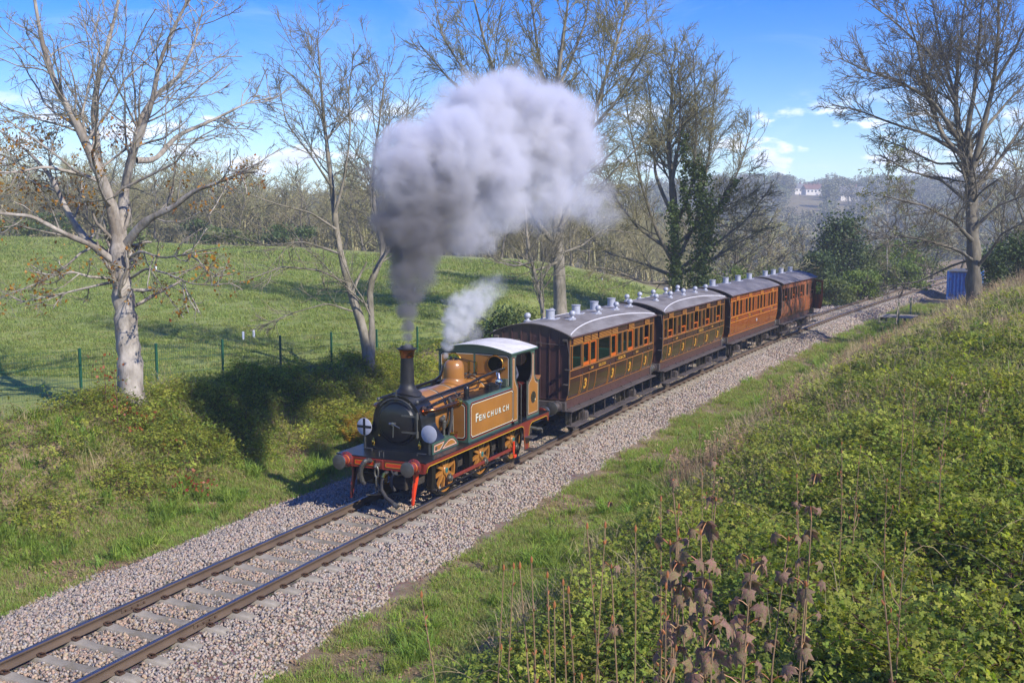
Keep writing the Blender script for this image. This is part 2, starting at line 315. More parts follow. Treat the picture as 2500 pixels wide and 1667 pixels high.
# ================================================================ ground
def ground_material():
    m = bpy.data.materials.new('ground'); m.use_nodes = True; t = m.node_tree; N = t.nodes; L = t.links; b = N['Principled BSDF']; b.inputs['Roughness'].default_value = 0.95; b.inputs['Specular IOR Level'].default_value = 0.2
    c = N.new('ShaderNodeTexCoord')
    def noise(s, d=6, r=0.6, st=(1, 1, 1)):
        mp = N.new('ShaderNodeMapping'); mp.inputs['Scale'].default_value = st; L.new(c.outputs['Object'], mp.inputs[0])
        n = N.new('ShaderNodeTexNoise'); n.inputs['Scale'].default_value = s; n.inputs['Detail'].default_value = d; n.inputs['Roughness'].default_value = r; L.new(mp.outputs[0], n.inputs['Vector']); return n.outputs[0]
    def ramp(src, stops):
        r = N.new('ShaderNodeValToRGB'); L.new(src, r.inputs[0]); e = r.color_ramp.elements
        while len(e) < len(stops): e.new(0.5)
        for k, (p, col) in enumerate(stops): e[k].position = p; e[k].color = lin(col)
        return r.outputs[0]
    def mix(f, a, b_):
        q = N.new('ShaderNodeMix'); q.data_type = 'RGBA'; L.new(f, q.inputs[0]); L.new(a, q.inputs[6]); L.new(b_, q.inputs[7]); return q.outputs[2]
    def attr(nm):
        a = N.new('ShaderNodeAttribute'); a.attribute_name = nm; return a.outputs['Fac']
    soil = ramp(noise(2.3, 8, .7), [(.3, (96, 82, 62)), (.5, (128, 112, 86)), (.62, (146, 128, 104)), (.75, (122, 122, 76))])
    fieldc = ramp(noise(.16, 11, .7, (1, 1, 1)), [(.3, (108, 116, 64)), (.45, (126, 136, 74)), (.55, (138, 146, 84)), (.66, (158, 152, 98))])
    fine = ramp(noise(9, 6, .7, (1, 1, .6)), [(.3, (104, 112, 60)), (.5, (132, 142, 76)), (.7, (152, 160, 96))])
    fld = N.new('ShaderNodeMix'); fld.data_type = 'RGBA'; fld.inputs[0].default_value = 0.5; L.new(fieldc, fld.inputs[6]); L.new(fine, fld.inputs[7])
    vo = N.new('ShaderNodeTexVoronoi'); vo.inputs['Scale'].default_value = 17; L.new(c.outputs['Object'], vo.inputs['Vector'])
    ball = N.new('ShaderNodeMix'); ball.data_type = 'RGBA'; ball.blend_type = 'MULTIPLY'; ball.inputs[0].default_value = 0.45
    L.new(ramp(noise(5, 7, .7), [(.3, (84, 74, 68)), (.5, (122, 108, 100)), (.7, (140, 128, 122))]), ball.inputs[6]); L.new(vo.outputs['Color'], ball.inputs[7])
    col = mix(attr('field'), soil, fld.outputs[2]); col = mix(attr('ballast'), col, ball.outputs[2])
    wood = ramp(noise(.05, 6, .7), [(.35, (112, 100, 80)), (.6, (122, 114, 86))]); col = mix(attr('wood'), col, wood)
    L.new(col, b.inputs['Base Color'])
    bp = N.new('ShaderNodeBump'); bp.inputs['Strength'].default_value = 0.7; bp.inputs['Distance'].default_value = 0.06; L.new(noise(14, 6, .75), bp.inputs['Height']); L.new(bp.outputs[0], b.inputs['Normal'])
    return m
GX = np.concatenate([np.arange(-60, -26, 3), np.arange(-26, 16, .33), np.arange(16, 60, .7), np.arange(60, 130, 2.0), np.geomspace(130, 2600, 46)])
GN = np.concatenate([-np.geomspace(900, 18, 24), np.arange(-17.5, -5.2, .42), np.arange(-5.2, 12, .22), np.arange(12.2, 60, 1.6), np.geomspace(61, 1500, 44)])
gx, gn = np.meshgrid(GX, GN, indexing='ij'); gy = gn+yc(np.clip(gx, -60, 160)); gz = ground_h(gx, gy)
I = np.arange(gx.size).reshape(gx.shape); Q = np.stack([I[:-1, :-1], I[1:, :-1], I[1:, 1:], I[:-1, 1:]], -1).reshape(-1, 4)
ground = np_obj('ground', np.stack([gx, gy, gz], -1).reshape(-1, 3), Q, [ground_material()], smooth=True); tag(ground, kind='structure')
nn = (gy-yc(gx)).ravel(); gd, gr = DR(gx.ravel(), gy.ravel()); ew = 0.18*wob(gx.ravel(), gy.ravel(), .7)+.1*wob(gx.ravel(), gy.ravel(), .23, 2)
for nm, v in (('ballast', sstep(nn, -2.45, -2.2)*(1-sstep(nn+ew, 3.2, 3.5))), ('field', sstep(nn, 9.8, 11.5)*(1-sstep(gd, 100, 112))), ('wood', np.maximum(sstep(gd, 104, 112)*sstep(nn, 10, 14), sstep(gd, 150, 200)))):
    a = ground.data.attributes.new(nm, 'FLOAT', 'POINT'); a.data.foreach_set('value', v.astype(np.float32))
# ================================================================ railway track
track = thing('railway_track', None, None, (0, 0, 0)); tag(track, kind='structure')
m_head = mat('rail_head_steel', (118, 122, 140), .28, .85, .12, 3)
m_rust = mat('rail_rust', (94, 78, 64), .85, 0, .25, 5, .25, 60, (78, 64, 52), 2.5)
m_conc = mat('sleeper_concrete', (148, 140, 126), .95, 0, .22, 3.5, .5, 70, (116, 108, 92), 2.2, .42, .62, rnd=.08)
m_clip = mat('clip_rust', (74, 52, 38), .8, .2, .2, 20)
RS = np.concatenate([np.arange(-26, 60, 1.0), np.arange(60, 132, 2.0)])
prof = [(-.036, 0, 0), (-.036, -.035, 1), (-.012, -.05, 1), (-.012, -.125, 1), (-.07, -.142, 1), (-.07, -.157, 1), (.07, -.157, 1), (.07, -.142, 1), (.012, -.125, 1), (.012, -.05, 1), (.036, -.035, 1), (.036, -.004, 0)]
prof = [(-.031, .0), (-.036, -.006), (-.036, -.038), (-.012, -.052), (-.012, -.125), (-.07, -.142), (-.07, -.157), (.07, -.157), (.07, -.142), (.012, -.125), (.012, -.052), (.036, -.038), (.036, -.006), (.031, 0)]
for off in (.7535, -.7535):
    V = np.array([[(x, float(yc(x))+off+a, float(zc(x))+b) for a, b in prof] for x in RS]).reshape(-1, 3); k = len(prof); n = len(RS)
    Q = np.array([(i*k+j, i*k+(j+1) % k, (i+1)*k+(j+1) % k, (i+1)*k+j) for i in range(n-1) for j in range(k)]); mi = np.array([1 if j not in (0, 12, 13) else 0 for i in range(n-1) for j in range(k)])
    np_obj('rail', V, Q, [m_head, m_rust], track, midx=mi)
# bolted rail joint plates near the left of the view
for off in (.7535, -.7535):
    for jx in (-8.05, 3.35):
        jb = MB(m_rust)
        for sgn in (-1, 1):
            y0 = float(yc(jx))+off; jb.box(jx-.27, jx+.27, y0+sgn*.013, y0+sgn*.034, -.122, -.054, None, .006)
            for q in (-.2, -.07, .07, .2): jb.lathe([(.016, 0), (.016, .02), (.0, .024)], (jx+q, y0+sgn*.032, -.088), (0, sgn, 0), 6, m_clip)
        jb.build('joint_plate', track)
sl_prof = [(-1.25, -.235, .10), (-1.22, -.200, .085), (-.95, -.166, .092), (-.55, -.164, .092), (-.30, -.190, .082), (.30, -.190, .082), (.55, -.164, .092), (.95, -.166, .092), (1.22, -.200, .085), (1.25, -.235, .10)]
V = []
for y, z, w in sl_prof: V += [(-w-.04, y, z-.12), (-w, y, z-.004), (-w+.008, y, z), (w-.008, y, z), (w, y, z-.004), (w+.04, y, z-.12)]
Q = [(i*6+j, i*6+j+1, (i+1)*6+j+1, (i+1)*6+j) for i in range(len(sl_prof)-1) for j in range(5)]
sl_me = np_mesh('sleeper', V, [np.array(Q), np.array([(0, 1, 2, 3), (0, 3, 4, 5)])], [m_conc])
cb = MB(m_clip)
cb.tube([(-.05, -.015, -.02), (-.055, .03, .0), (-.03, .055, .022), (.0, .03, .03), (.02, -.02, .024), (.045, -.025, .012), (.06, .02, .002), (.05, .06, -.01)], .0115, 6); cb.box(-.055, .055, .005, .07, -.03, -.008, None, .006)
clip_o = cb.build('rail_clip', track); clip_me = clip_o.data; bpy.data.objects.remove(clip_o)
far_v = []; nclip = 0
for k in range(-34, 190):
    x = -2.948+.637*k; s = bpy.data.objects.new('sleeper', sl_me); link(s, track); s.location = (x, float(yc(x)), float(zc(x))); s.rotation_euler = (random.uniform(-.004, .004), 0, hd(x)+random.uniform(-.008, .008))
    if -16.5 < x < 76:
        for off in (.7535, -.7535):
            q = bpy.data.objects.new('rail_clip', clip_me); link(q, s); q.location = (0, off-.085, -.138); q.rotation_euler = (0, 0, math.pi)
# ================================================================ locomotive
LO = (1.83, 0, 0)
loco = thing('steam_locomotive', 'small ochre and green steam tank locomotive with tall black chimney, heading the train', 'locomotive', LO)
ochre = mat('ochre_paint', (160, 108, 48), .36, 0, .12, 3.2, .03, 30, (132, 88, 42), 1.6, .42, .75, coat=.35)
green = mat('olive_green_paint', (66, 92, 78), .33, 0, .10, 3, coat=.3)
black = mat('black_paint', (20, 21, 23), .34, 0, .2, 4, .06, 30, (34, 34, 35), 2, .45, .7, coat=.2)
sooty = mat('sooty_black', (26, 26, 28), .52, 0, .3, 5, .15, 40, (50, 48, 48), 3, .5, .75)
maroon = mat('maroon_paint', (116, 44, 36), .36, 0, .12, 4, coat=.25)
redor = mat('signal_red_paint', (214, 58, 22), .4, 0, .08, 4, coat=.2)
steel = mat('bright_steel', (150, 150, 146), .32, .9, .15, 6)
dsteel = mat('dull_steel', (112, 110, 102), .5, .75, .2, 8, .05, 40)
copper = mat('copper', (176, 112, 72), .27, 1.0, .15, 5, 0, 60, (140, 92, 62), 3)
brass = mat('brass', (206, 166, 78), .25, 1.0, .1, 5)
white = mat('white_line', (206, 202, 184), .5, 0, .05)
whitep = mat('disc_white', (168, 170, 180), .5, 0, .07, 5)
redl = mat('red_line', (168, 42, 28), .45, 0, .05)
blackl = mat('black_line', (18, 17, 18), .4, 0, .05)
yell = mat('yellow_line', (214, 178, 40), .45, 0, .05)
orange_l = mat('orange_line', (222, 128, 36), .45, 0, .05)
teal = mat('teal_paint', (44, 110, 108), .4, 0, .1)
roofw = mat('pale_cab_roof', (206, 204, 206), .7, 0, .08, 3, .05, 30, (184, 180, 180), 2)
rubber = mat('hose_rubber', (52, 50, 50), .7, 0, .25, 9, .1)
under = mat('underframe_grime', (44, 40, 38), .85, 0, .3, 5, .2, 40, (62, 54, 46), 3)
glass = glass_mat('cab_glass')
def LB(name, *m, f=None, parent=None, smooth=.6):
    mb = MB(*m); f(mb); return mb.build(name, parent or loco, LO if parent is None or parent == loco else LO, smooth)
def P(mb, name, parent=None, label=None): return mb.build(name, parent or loco, LO, label=label)
SY = lambda y: (lambda u, v, d: (u, y-d if y < 0 else y+d, v))           # side plane looking along y
FX = lambda x: (lambda u, v, d: (x-d, u, v))                              # plane facing the front
def lined(mb, poly, fn, d=.003, w=1.0):
    """ochre panel with red, black and white lining inside an outline"""
    o1 = inset(poly, .010*w); o2 = inset(poly, .040*w); o3 = inset(poly, .056*w)
    mb.strip(poly, o1, fn, 0, d, redl); mb.strip(o1, o2, fn, 0, d, blackl); mb.strip(o2, o3, fn, 0, d+.001, white); mb.prism(o3, fn, 0, d, ochre)
# wheels
WR = .57; HX = (0, 1.83, 3.66); CPX, CPZ = .05, -.19
def wheel(x, side):
    mb = MB(ochre); y0 = side*.70; a = (0, side, 0); o = (x, y0, WR)
    mb.lathe([(.455, .02), (.455, .09), (.50, .095), (.50, .015), (.455, .02)], o, a, 36, None, capa=False, capb=False)
    for k in range(10):
        th = 2*math.pi*k/10+.2; c, s_ = math.cos(th), math.sin(th); px, pz = -s_, c; r0, r1 = .07, .47
        V = []
        for r, wd_, d0, d1 in ((r0, .040, .035, .105), (r1, .026, .03, .085)):
            for sx, dd in ((-1, d0), (1, d0), (1, d1), (-1, d1)): V.append((x+c*r+sx*px*wd_, y0+side*dd, WR+s_*r+sx*pz*wd_))
        mb.add(V, [(0, 1, 5, 4), (1, 2, 6, 5), (2, 3, 7, 6), (3, 0, 4, 7)])
    mb.lathe([(.115, .01), (.115, .125), (.10, .14), (0, .14)], o, a, 24)
    mb.prism([(x-.06, WR), (x+.06, WR), (x+CPX+.055, WR+CPZ), (x+CPX, WR+CPZ-.06), (x+CPX-.055, WR+CPZ)], SY(y0), .03, .135)
    w = P(mb, 'wheel')
    t = MB(dsteel, blackl); t.lathe([(.497, .0), (.595, .0), (.597, .02), (.572, .035), (WR-.003, .13), (.498, .13)], o, a, 40, blackl, ms=[blackl, blackl, dsteel, dsteel, blackl], capa=False, capb=False); P(t, 'tyre', w)
    h = MB(teal); h.lathe([(.062, .139), (.062, .150), (.05, .153), (0, .153)], o, a, 16); h.lathe([(.018, .153), (.018, .165), (0, .168)], o, a, 10, dsteel); P(h, 'hub_cap', w)
    return w
for x in HX:
    for s_ in (-1, 1): wheel(x, s_)
for x in HX:
    mb = MB(under); mb.lathe([(.07, -.7), (.07, .7)], (x, 0, WR), (0, 1, 0), 12); P(mb, 'axle')
for s_ in (-1, 1):
    y = s_*.90
    for a, b in ((0, 1), (1, 2)):
        mb = MB(maroon, dsteel); x0, x1, z = HX[a]+CPX, HX[b]+CPX, WR+CPZ
        mb.box(x0+.05, x1-.05, y-.018, y+.018, z-.042, z+.042, None, .008); P(mb, 'coupling_rod')
    for x in HX:
        mb = MB(dsteel); mb.lathe([(.075, -.035), (.08, -.03), (.08, .03), (.075, .036), (.05, .036), (.05, .062), (.04, .066), (0, .066)], (x+CPX, y, WR+CPZ), (0, s_, 0), 16); mb.box(x+CPX-.03, x+CPX+.03, y-.022, y+.022, WR+CPZ+.06, WR+CPZ+.11, None, .008); P(mb, 'crank_pin')
    mb = MB(blackl); yy = s_*.905; mb.tube([(-.56, yy, .22), (-.2, yy, .235), (.9, yy, .25), (2.5, yy, .27), (3.35, yy, .30), (3.75, yy, .34)], .022, 8); mb.box(2.42, 2.62, yy-.03, yy+.03, .235, .305, None, .01); P(mb, 'brake_pull_rod')
    for x in HX:
        mb = MB(under); bx = x-.64
        mb.prism([(bx-.05, .28), (bx+.04, .22), (bx+.10, .30), (bx+.055, .55), (bx+.10, .85), (bx+.02, .95), (bx-.06, .9), (bx-.02, .6)], SY(s_*.70), 0, .13, blackl); mb.lathe([(.03, 0), (.03, .2), (0, .21)], (bx+.01, s_*.72, .26), (0, s_, 0), 10); P(mb, 'brake_hanger')
# frames, valance, running plate
mb = MB(under, maroon)
for s_ in (-1, 1): mb.box(-1.47, 5.32, s_*.60, s_*.63, .42, 1.045)
mb.box(-1.2, 5.0, -.6, .6, .62, .66); mb.box(1.0, 1.06, -.6, .6, .5, 1.0); mb.box(2.9, 2.96, -.6, .6, .3, 1.0); mb.box(2.96, 3.9, -.5, .5, .28, .9)
for s_ in (-1, 1): mb.lathe([(.2, -.9), (.2, -.35)], (0, s_*.33, .72), (1, 0, 0), 16)
P(mb, 'main_frame')
mb = MB(black); mb.box(-1.50, 5.36, -1.15, 1.15, 1.062, 1.088, None, .006); P(mb, 'running_plate')
for s_ in (-1, 1):
    mb = MB(maroon, yell, blackl); fn = SY(s_*1.118)
    poly = [(-1.46, 1.06), (-1.46, .84)]+arc(-1.36, .86, .10, 180, 90, 5)[1:]+[(-1.26, .965), (3.50, .965)]+arc(3.50, .80, .165, 90, 0, 5)[1:]+[(3.70, .55), (3.74, .30), (4.02, .30), (4.00, .66)]+arc(4.20, .80, .165, 180, 90, 5)[1:]+[(5.14, .965)]+arc(5.14, .87, .095, 90, 0, 4)[1:]+[(5.32, .80), (5.32, 1.06)]
    low = poly[1:-1]; mb.prism(poly, fn, 0, .018)
    up_ = [(a+(.016 if i < 6 else 0), b+.016) for i, (a, b) in enumerate(low)]
    P(mb, 'valance')
    mb = MB(yell); L_ = [(-1.44, .86), (-1.38, .955), (-1.30, .982), (3.50, .982), (3.60, .955), (3.665, .90), (3.685, .80), (3.715, .55), (3.755, .32)]; mb.strip(L_, [(a, b-.011) for a, b in L_], fn, .017, .021, None, closed=False)
    L_ = [(3.985, .32), (3.985, .66), (4.015, .80), (4.08, .92), (4.20, .982), (5.14, .982), (5.20, .965), (5.23, .9), (5.25, .84)]; mb.strip(L_, [(a+(.011 if i in (0, 1) else 0), b-.011) for i, (a, b) in enumerate(L_)], fn, .017, .021, None, closed=False); P(mb, 'valance_lining')
    mb = MB(dsteel, under); mb.box(3.72, 4.06, s_*1.12, s_*1.36, .63, .655, None, .008); P(mb, 'upper_step'); mb = MB(under); mb.box(3.70, 4.06, s_*1.12, s_*1.38, .30, .325, None, .008); P(mb, 'lower_step')
# buffer beams
for x0, sx in ((-1.50, -1), (5.36, 1)):
    mb = MB(maroon, redor, blackl, yell); fx = (lambda u, v, d, x0=x0, sx=sx: (x0+sx*d, u, v))
    mb.prism(rrect(-1.12, 1.12, .83, 1.06, .02), fx, -.05, 0)
    for a, b in ((-.62, -.13), (.13, .66)):
        r0 = rrect(a, b, .885, 1.005, .03); r1 = inset(r0, .010); r2 = inset(r0, .018); mb.strip(r0, r1, fx, 0, .003, blackl); mb.strip(r1, r2, fx, 0, .004, yell); mb.prism(r2, fx, 0, .003, redor)
    r0 = rrect(-1.105, 1.105, .842, 1.05, .02); mb.strip(r0, inset(r0, .010), fx, 0, .003, redl)
    mb.box(x0+sx*.0, x0+sx*.03, -.09, .09, .845, 1.045, maroon, .006); P(mb, 'buffer_beam')
    for s_ in (-1, 1):
        o = (x0, s_*.864, .975); a = (sx, 0, 0); b = MB(maroon)
        b.lathe([(.175, 0), (.175, .022), (.165, .03), (.125, .045), (.112, .06), (.1115, .075), (.109, .185), (.1085, .198), (.116, .2), (.116, .215), (.10, .222)], o, a, 28, ms=[maroon, maroon, maroon, maroon, orange_l, maroon, orange_l, maroon, maroon, maroon])
        for k in range(6): b.lathe([(.016, .02), (.016, .045), (0, .05)], (x0, s_*.864+.147*math.cos(k*1.047+.5), .975+.147*math.sin(k*1.047+.5)), a, 6, dsteel)
        bo = P(b, 'buffer'); h = MB(dsteel, steel)
        h.lathe([(.07, .20), (.07, .275)], o, a, 20, blackl); h.lathe([(.08, .272), (.155, .285), (.168, .295), (.165, .308), (.10, .322), (0, .326)], o, a, 32, ms=[dsteel, steel, steel, dsteel, dsteel]); P(h, 'buffer_head', bo)
# drawhook, chain and hoses on the front
mb = MB(dsteel); mb.box(-1.62, -1.48, -.03, .03, .90, .99, None, .01); mb.tube([(-1.6, 0, .97), (-1.66, 0, .98), (-1.70, 0, .93), (-1.66, 0, .87)], [.03, .03, .03, .012], 8); P(mb, 'draw_hook')
def linkring(mb, c, h, w, r, tilt=0.0, turn=False):
    pts = []
    for k in range(17):
        a = 2*math.pi*k/16; u = w*math.cos(a); v = h*math.sin(a)
        pts.append((c[0]+(u if turn else 0)+tilt*v, c[1]+(0 if turn else u), c[2]+v))
    mb.tube(pts, r, 7, None, False)
mb = MB(dsteel); linkring(mb, (-1.64, 0, .80), .13, .045, .018); linkring(mb, (-1.63, 0, .60), .12, .04, .017, 0, True); linkring(mb, (-1.62, .0, .42), .11, .04, .017); P(mb, 'coupling_chain')
mb = MB(rubber, dsteel); mb.tube([(-1.50, .24, 1.0), (-1.60, .25, 1.04), (-1.66, .30, 1.00), (-1.70, .36, .88), (-1.69, .38, .72), (-1.66, .36, .58), (-1.62, .33, .50)], [.055, .055, .047, .045, .045, .045, .05], 12)
pts = [Vector(p) for p in ((-1.62, .27, 1.03), (-1.66, .30, 1.00), (-1.69, .345, .92), (-1.705, .37, .80), (-1.69, .38, .70), (-1.66, .36, .58))]
for i in range(24):
    t = i/23*4.99; k = int(t); p = pts[k].lerp(pts[k+1], t-k); q = pts[k].lerp(pts[k+1], min(t-k+.05, 1)); mb.tube([p, p+(q-p).normalized()*.012], .054, 10, dsteel)
P(mb, 'vacuum_hose')
mb = MB(rubber, copper, dsteel); mb.tube([(-1.50, -.20, .78), (-1.58, -.20, .80), (-1.63, -.17, .74), (-1.64, -.13, .56), (-1.66, -.14, .42), (-1.70, -.28, .27), (-1.74, -.42, .22), (-1.76, -.52, .16)], [.035, .04, .042, .042, .044, .044, .046, .05], 10)
mb.tube([(-1.60, -.195, .79), (-1.635, -.165, .70)], .05, 10, brass); mb.tube([(-1.75, -.50, .17), (-1.77, -.60, .12)], .056, 10, dsteel); P(mb, 'steam_heating_hose')
mb = MB(rubber); mb.tube([(-1.50, -.42, .80), (-1.57, -.42, .80), (-1.62, -.38, .72), (-1.62, -.36, .55), (-1.58, -.42, .42)], .035, 10); P(mb, 'brake_hose')
mb = MB(dsteel); mb.tube([(-1.52, -.30, .84), (-1.66, -.42, .83), (-1.66, -.56, .80), (-1.52, -.6, .79)], .02, 6); P(mb, 'hose_bracket'); mb = MB(dsteel); mb.tube([(-1.55, -.05, .30), (-1.60, .3, .25)], .02, 6); P(mb, 'hose_bracket')
mb = MB(under); mb.lathe([(.12, 0), (.13, .03), (.13, .34), (.12, .37)], (-1.25, -.55, .57), (0, 1, 0), 18); mb.box(-1.38, -1.1, -.62, -.16, .42, .5); P(mb, 'front_cylinder_cover')
for s_ in (-1, 1):
    mb = MB(redor if s_ < 0 else maroon); y = s_*.79  # both irons are red; maroon on the far one paints in its shade
    mb.prism([(-1.40, .84), (-1.20, .84), (-1.24, .62), (-1.33, .40), (-1.42, .12), (-1.47, .10), (-1.44, .40), (-1.38, .62)], SY(y), -.022, .022); P(mb, 'guard_iron')
mb = MB(redor); mb.box(3.34, 3.40, -1.0, -.96, .26, .60, None, .01); mb.box(3.36, 3.50, -1.01, -.96, .16, .24, None, .01); P(mb, 'rear_guard_iron')
# smokebox
CZ = 1.74
def sbox_outline(r=.625, wb=.88):
    right = [(wb, 1.088), (wb, 1.30), (wb-.02, 1.38), (wb-.09, 1.46), (wb-.17, 1.54), (.655, 1.63)]
    top = arc(0, CZ, r, 0, 180, 26)
    return right+top+[(-a, b) for a, b in reversed(right)]
mb = MB(black); ol = sbox_outline(); mb.prism(ol, FX(-.76), -.62, 0)
ri = sbox_outline(.60, .865); mb.strip(inset(ol, .0), inset(ol, .03), FX(-.76), 0, .012); P(mb, 'smokebox')
mb = MB(black)
mb.lathe([(.52, -.002), (.515, .02), (.485, .03), (.47, .03), (.455, .045), (.43, .075), (.30, .105), (.15, .118), (0, .12)], (-.765, -.02, CZ), (-1, 0, 0), 48); door = P(mb, 'smokebox_door')
mb = MB(steel); dz = .118
for z in (1.93, 1.56): mb = MB(dsteel); mb.prism([(-.56, z-.022), (-.19, z-.020), (-.17, z), (-.19, z+.020), (-.56, z+.022)], FX(-.865), -.012, .012, dsteel); P(mb, 'hinge_strap', door)
mb = MB(dsteel); mb.tube([(-.86, -.575, 1.44), (-.86, -.575, 2.03)], .016, 8); mb.tube([(-.86, -.575, 1.46), (-.86, -.575, 1.60)], .033, 10); mb.tube([(-.86, -.575, 1.87), (-.86, -.575, 2.02)], .033, 10); P(mb, 'hinge_pin', door)
mb = MB(steel); mb.lathe([(.03, .11), (.03, .19), (.045, .20), (.045, .215), (0, .22)], (-.765, -.02, CZ), (-1, 0, 0), 14); mb.tube([(-.95, -.02, CZ), (-.965, -.01, CZ-.30)], .013, 8); mb.tube([(-.975, -.02, CZ), (-.985, -.20, CZ-.07)], .013, 8); mb.tube([(-.93, -.02, CZ), (-.96, .09, CZ+.0)], .03, 8); P(mb, 'door_handle', door)
mb = MB(dsteel); ar = arc(-.02, CZ, .555, 42, 138, 16); mb.tube([(-.835, a, b) for a, b in ar], .013, 8)
for th in (55, 125): a, b = arc(-.02, CZ, .555, th, th, 1)[0]; mb.lathe([(.016, 0), (.012, .04), (.022, .06), (.018, .08), (0, .085)], (-.765, a, b), (-1, 0, 0), 10)
P(mb, 'smokebox_handrail')
mb = MB(dsteel); mb.prism([(-.02, 2.30), (.02, 2.30), (.015, 2.50), (-.015, 2.50)], FX(-.79), -.006, .006); mb.box(-.80, -.76, -.05, .05, 2.22, 2.33, black); P(mb, 'lamp_iron')
for y in (.60, -.60):
    mb = MB(brass); o = (-.80, y, 1.18 if y > 0 else 1.20); mb.lathe([(.03, 0), (.03, .03), (.045, .05), (.05, .08), (.04, .12), (.02, .135), (.026, .15), (.02, .17), (0, .175)], o, (0, 0, 1), 14); mb.lathe([(.02, -.06), (.02, 0)], (-.80, y, o[2]+.08), (-1, 0, 0), 8); P(mb, 'oil_cup')
for y in (.45, -.72):
    mb = MB(brass); mb.lathe([(.022, 0), (.03, .03), (.022, .05), (0, .055)], (-.765, y, 1.42), (-1, 0, 0), 12); P(mb, 'washout_plug')
for y, z, cross in ((.80, 1.60, True), (-.875, 1.57, False)):
    x = -.86; mb = MB(whitep, blackl); mb.lathe([(.19, 0), (.197, .004), (.197, .010), (.19, .014)], (x, y, z), (-1, 0, 0), 40)
    if cross:
        w_ = .030; f = FX(x-.0145); c = .19
        mb.prism([(y-w_, z-c), (y+w_, z-c), (y+w_, z+c), (y-w_, z+c)], f, 0, .002, blackl); mb.prism([(y-c, z-w_), (y-w_, z-w_), (y-w_, z+w_), (y-c, z+w_)], f, 0, .002, blackl); mb.prism([(y+w_, z-w_), (y+c, z-w_), (y+c, z+w_), (y+w_, z+w_)], f, 0, .002, blackl)
    mb.box(x+.005, x+.02, y-.02, y+.02, 1.10, z+.21, dsteel); P(mb, 'headcode_disc', label='white headcode disc with black cross' if cross else 'plain white headcode disc')
for q_ in ([(-1.36, .1, 1.09), (-1.36, .1, 1.19), (-1.36, .04, 1.2)], [(-.95, -.62, 1.09), (-.95, -.62, 1.135), (-.95, -.85, 1.135)], [(-.95, .55, 1.09), (-.95, .55, 1.135), (-.95, .75, 1.135)], [(-1.38, -.02, 1.085), (-1.38, -.02, 1.2)]): mb = MB(dsteel); mb.tube(q_, .012, 6); P(mb, 'lamp_bracket')
# sandbox and splasher front, lined panels on each side
for s_ in (-1, 1):
    mb = MB(green, black); y = s_*.90; top_ = [(-.72, 1.088), (-.72, 1.33), (-.70, 1.36), (-.12, 1.36), (.0, 1.315)]+arc(.0, .98, .33, 72, 20, 8)+[(.36, 1.088)]
    top_ = [(-.755, 1.088), (-.755, 1.30), (-.73, 1.33), (-.12, 1.345)]+arc(.08, .94, .42, 108, 22, 10)+[(.49, 1.088)]
    mb.prism(top_, SY(s_*.64), 0, .26, green); sp = P(mb, 'splasher')
    mb = MB(ochre, redl, white, blackl); fn = SY(y); pa = [(-.70, 1.125), (-.42, 1.125), (-.30, 1.20), (-.20, 1.30), (-.68, 1.285)]; pb = [(-.33, 1.125), (.40, 1.125)]+arc(.08, .94, .355, 32, 118, 8)[1:]+[(-.22, 1.20)]
    for q in (pa, pb):
        i1 = inset(q, .012); i2 = inset(q, .024); mb.strip(q, i1, fn, .0, .003, redl); mb.strip(i1, i2, fn, 0, .004, white); mb.prism(i2, fn, 0, .003, ochre)
    mb.lathe([(.045, 0), (.045, .012), (.03, .016), (0, .016)], (-.60, y, 1.20), (0, s_, 0), 16, dsteel); P(mb, 'splasher_panel', sp)
# boiler, dome, chimney
mb = MB(ochre, black); mb.lathe([(.612, -.14), (.612, -.10), (.565, -.10), (.565, 3.06)], (0, 0, CZ), (1, 0, 0), 64, ms=[black, black, ochre], capa=False); boil = P(mb, 'boiler')
mb = MB(white, blackl, redl)
for x, r in ((-.07, .567), (.60, .567), (1.28, .567), (2.75, .567)): mb = MB(blackl, white); mb.lathe([(r, 0), (r+.004, .001), (r+.004, .052), (r, .053)], (x, 0, CZ), (1, 0, 0), 64, blackl, capa=False, capb=False); mb.lathe([(r, -.014), (r+.003, -.013), (r+.003, -.001), (r, 0)], (x, 0, CZ), (1, 0, 0), 64, white, capa=False, capb=False); P(mb, 'boiler_band', boil)
mb = MB(sooty, copper); bz = 2.33
ring = []
for k in range(33):
    a = 2*math.pi*k/32; ring.append(a)
nst = 12; V = []; F = []
for i in range(nst+1):
    t = i/nst; rr = .162+.17*(1-t)**3.2
    for k in range(32):
        a = 2*math.pi*k/32; cx_, sy_ = rr*math.cos(a), rr*math.sin(a); zb = CZ+math.sqrt(max(.6385**2-sy_*sy_, .01)); zt = 2.62; z = zb*(1-t)+zt*t if t < 1 else zt
        V.append((-.30+cx_, sy_, z+ .0))
for i in range(nst):
    for k in range(32): F.append((i*32+k, i*32+(k+1) % 32, (i+1)*32+(k+1) % 32, (i+1)*32+k))
mb.add(V, F); mb.lathe([(.162, 2.60), (.145, 3.15), (.148, 3.165)], (-.30, 0, 0), (0, 0, 1), 32, capa=False, capb=False); ch = P(mb, 'chimney')
mb = MB(copper); mb.lathe([(.150, 3.155), (.158, 3.16), (.158, 3.175), (.150, 3.18), (.155, 3.24), (.172, 3.30), (.195, 3.335)], (-.30, 0, 0), (0, 0, 1), 32, capa=False, capb=False); P(mb, 'copper_cap', ch)
mb = MB(sooty); mb.lathe([(.195, 3.334), (.232, 3.352), (.235, 3.362), (.20, 3.375), (.15, 3.39), (.145, 3.42), (.12, 3.42), (.115, 3.20)], (-.30, 0, 0), (0, 0, 1), 32, capa=False, capb=True); P(mb, 'chimney_rim', ch)
mb = MB(ochre); V = []; F = []; nst = 10
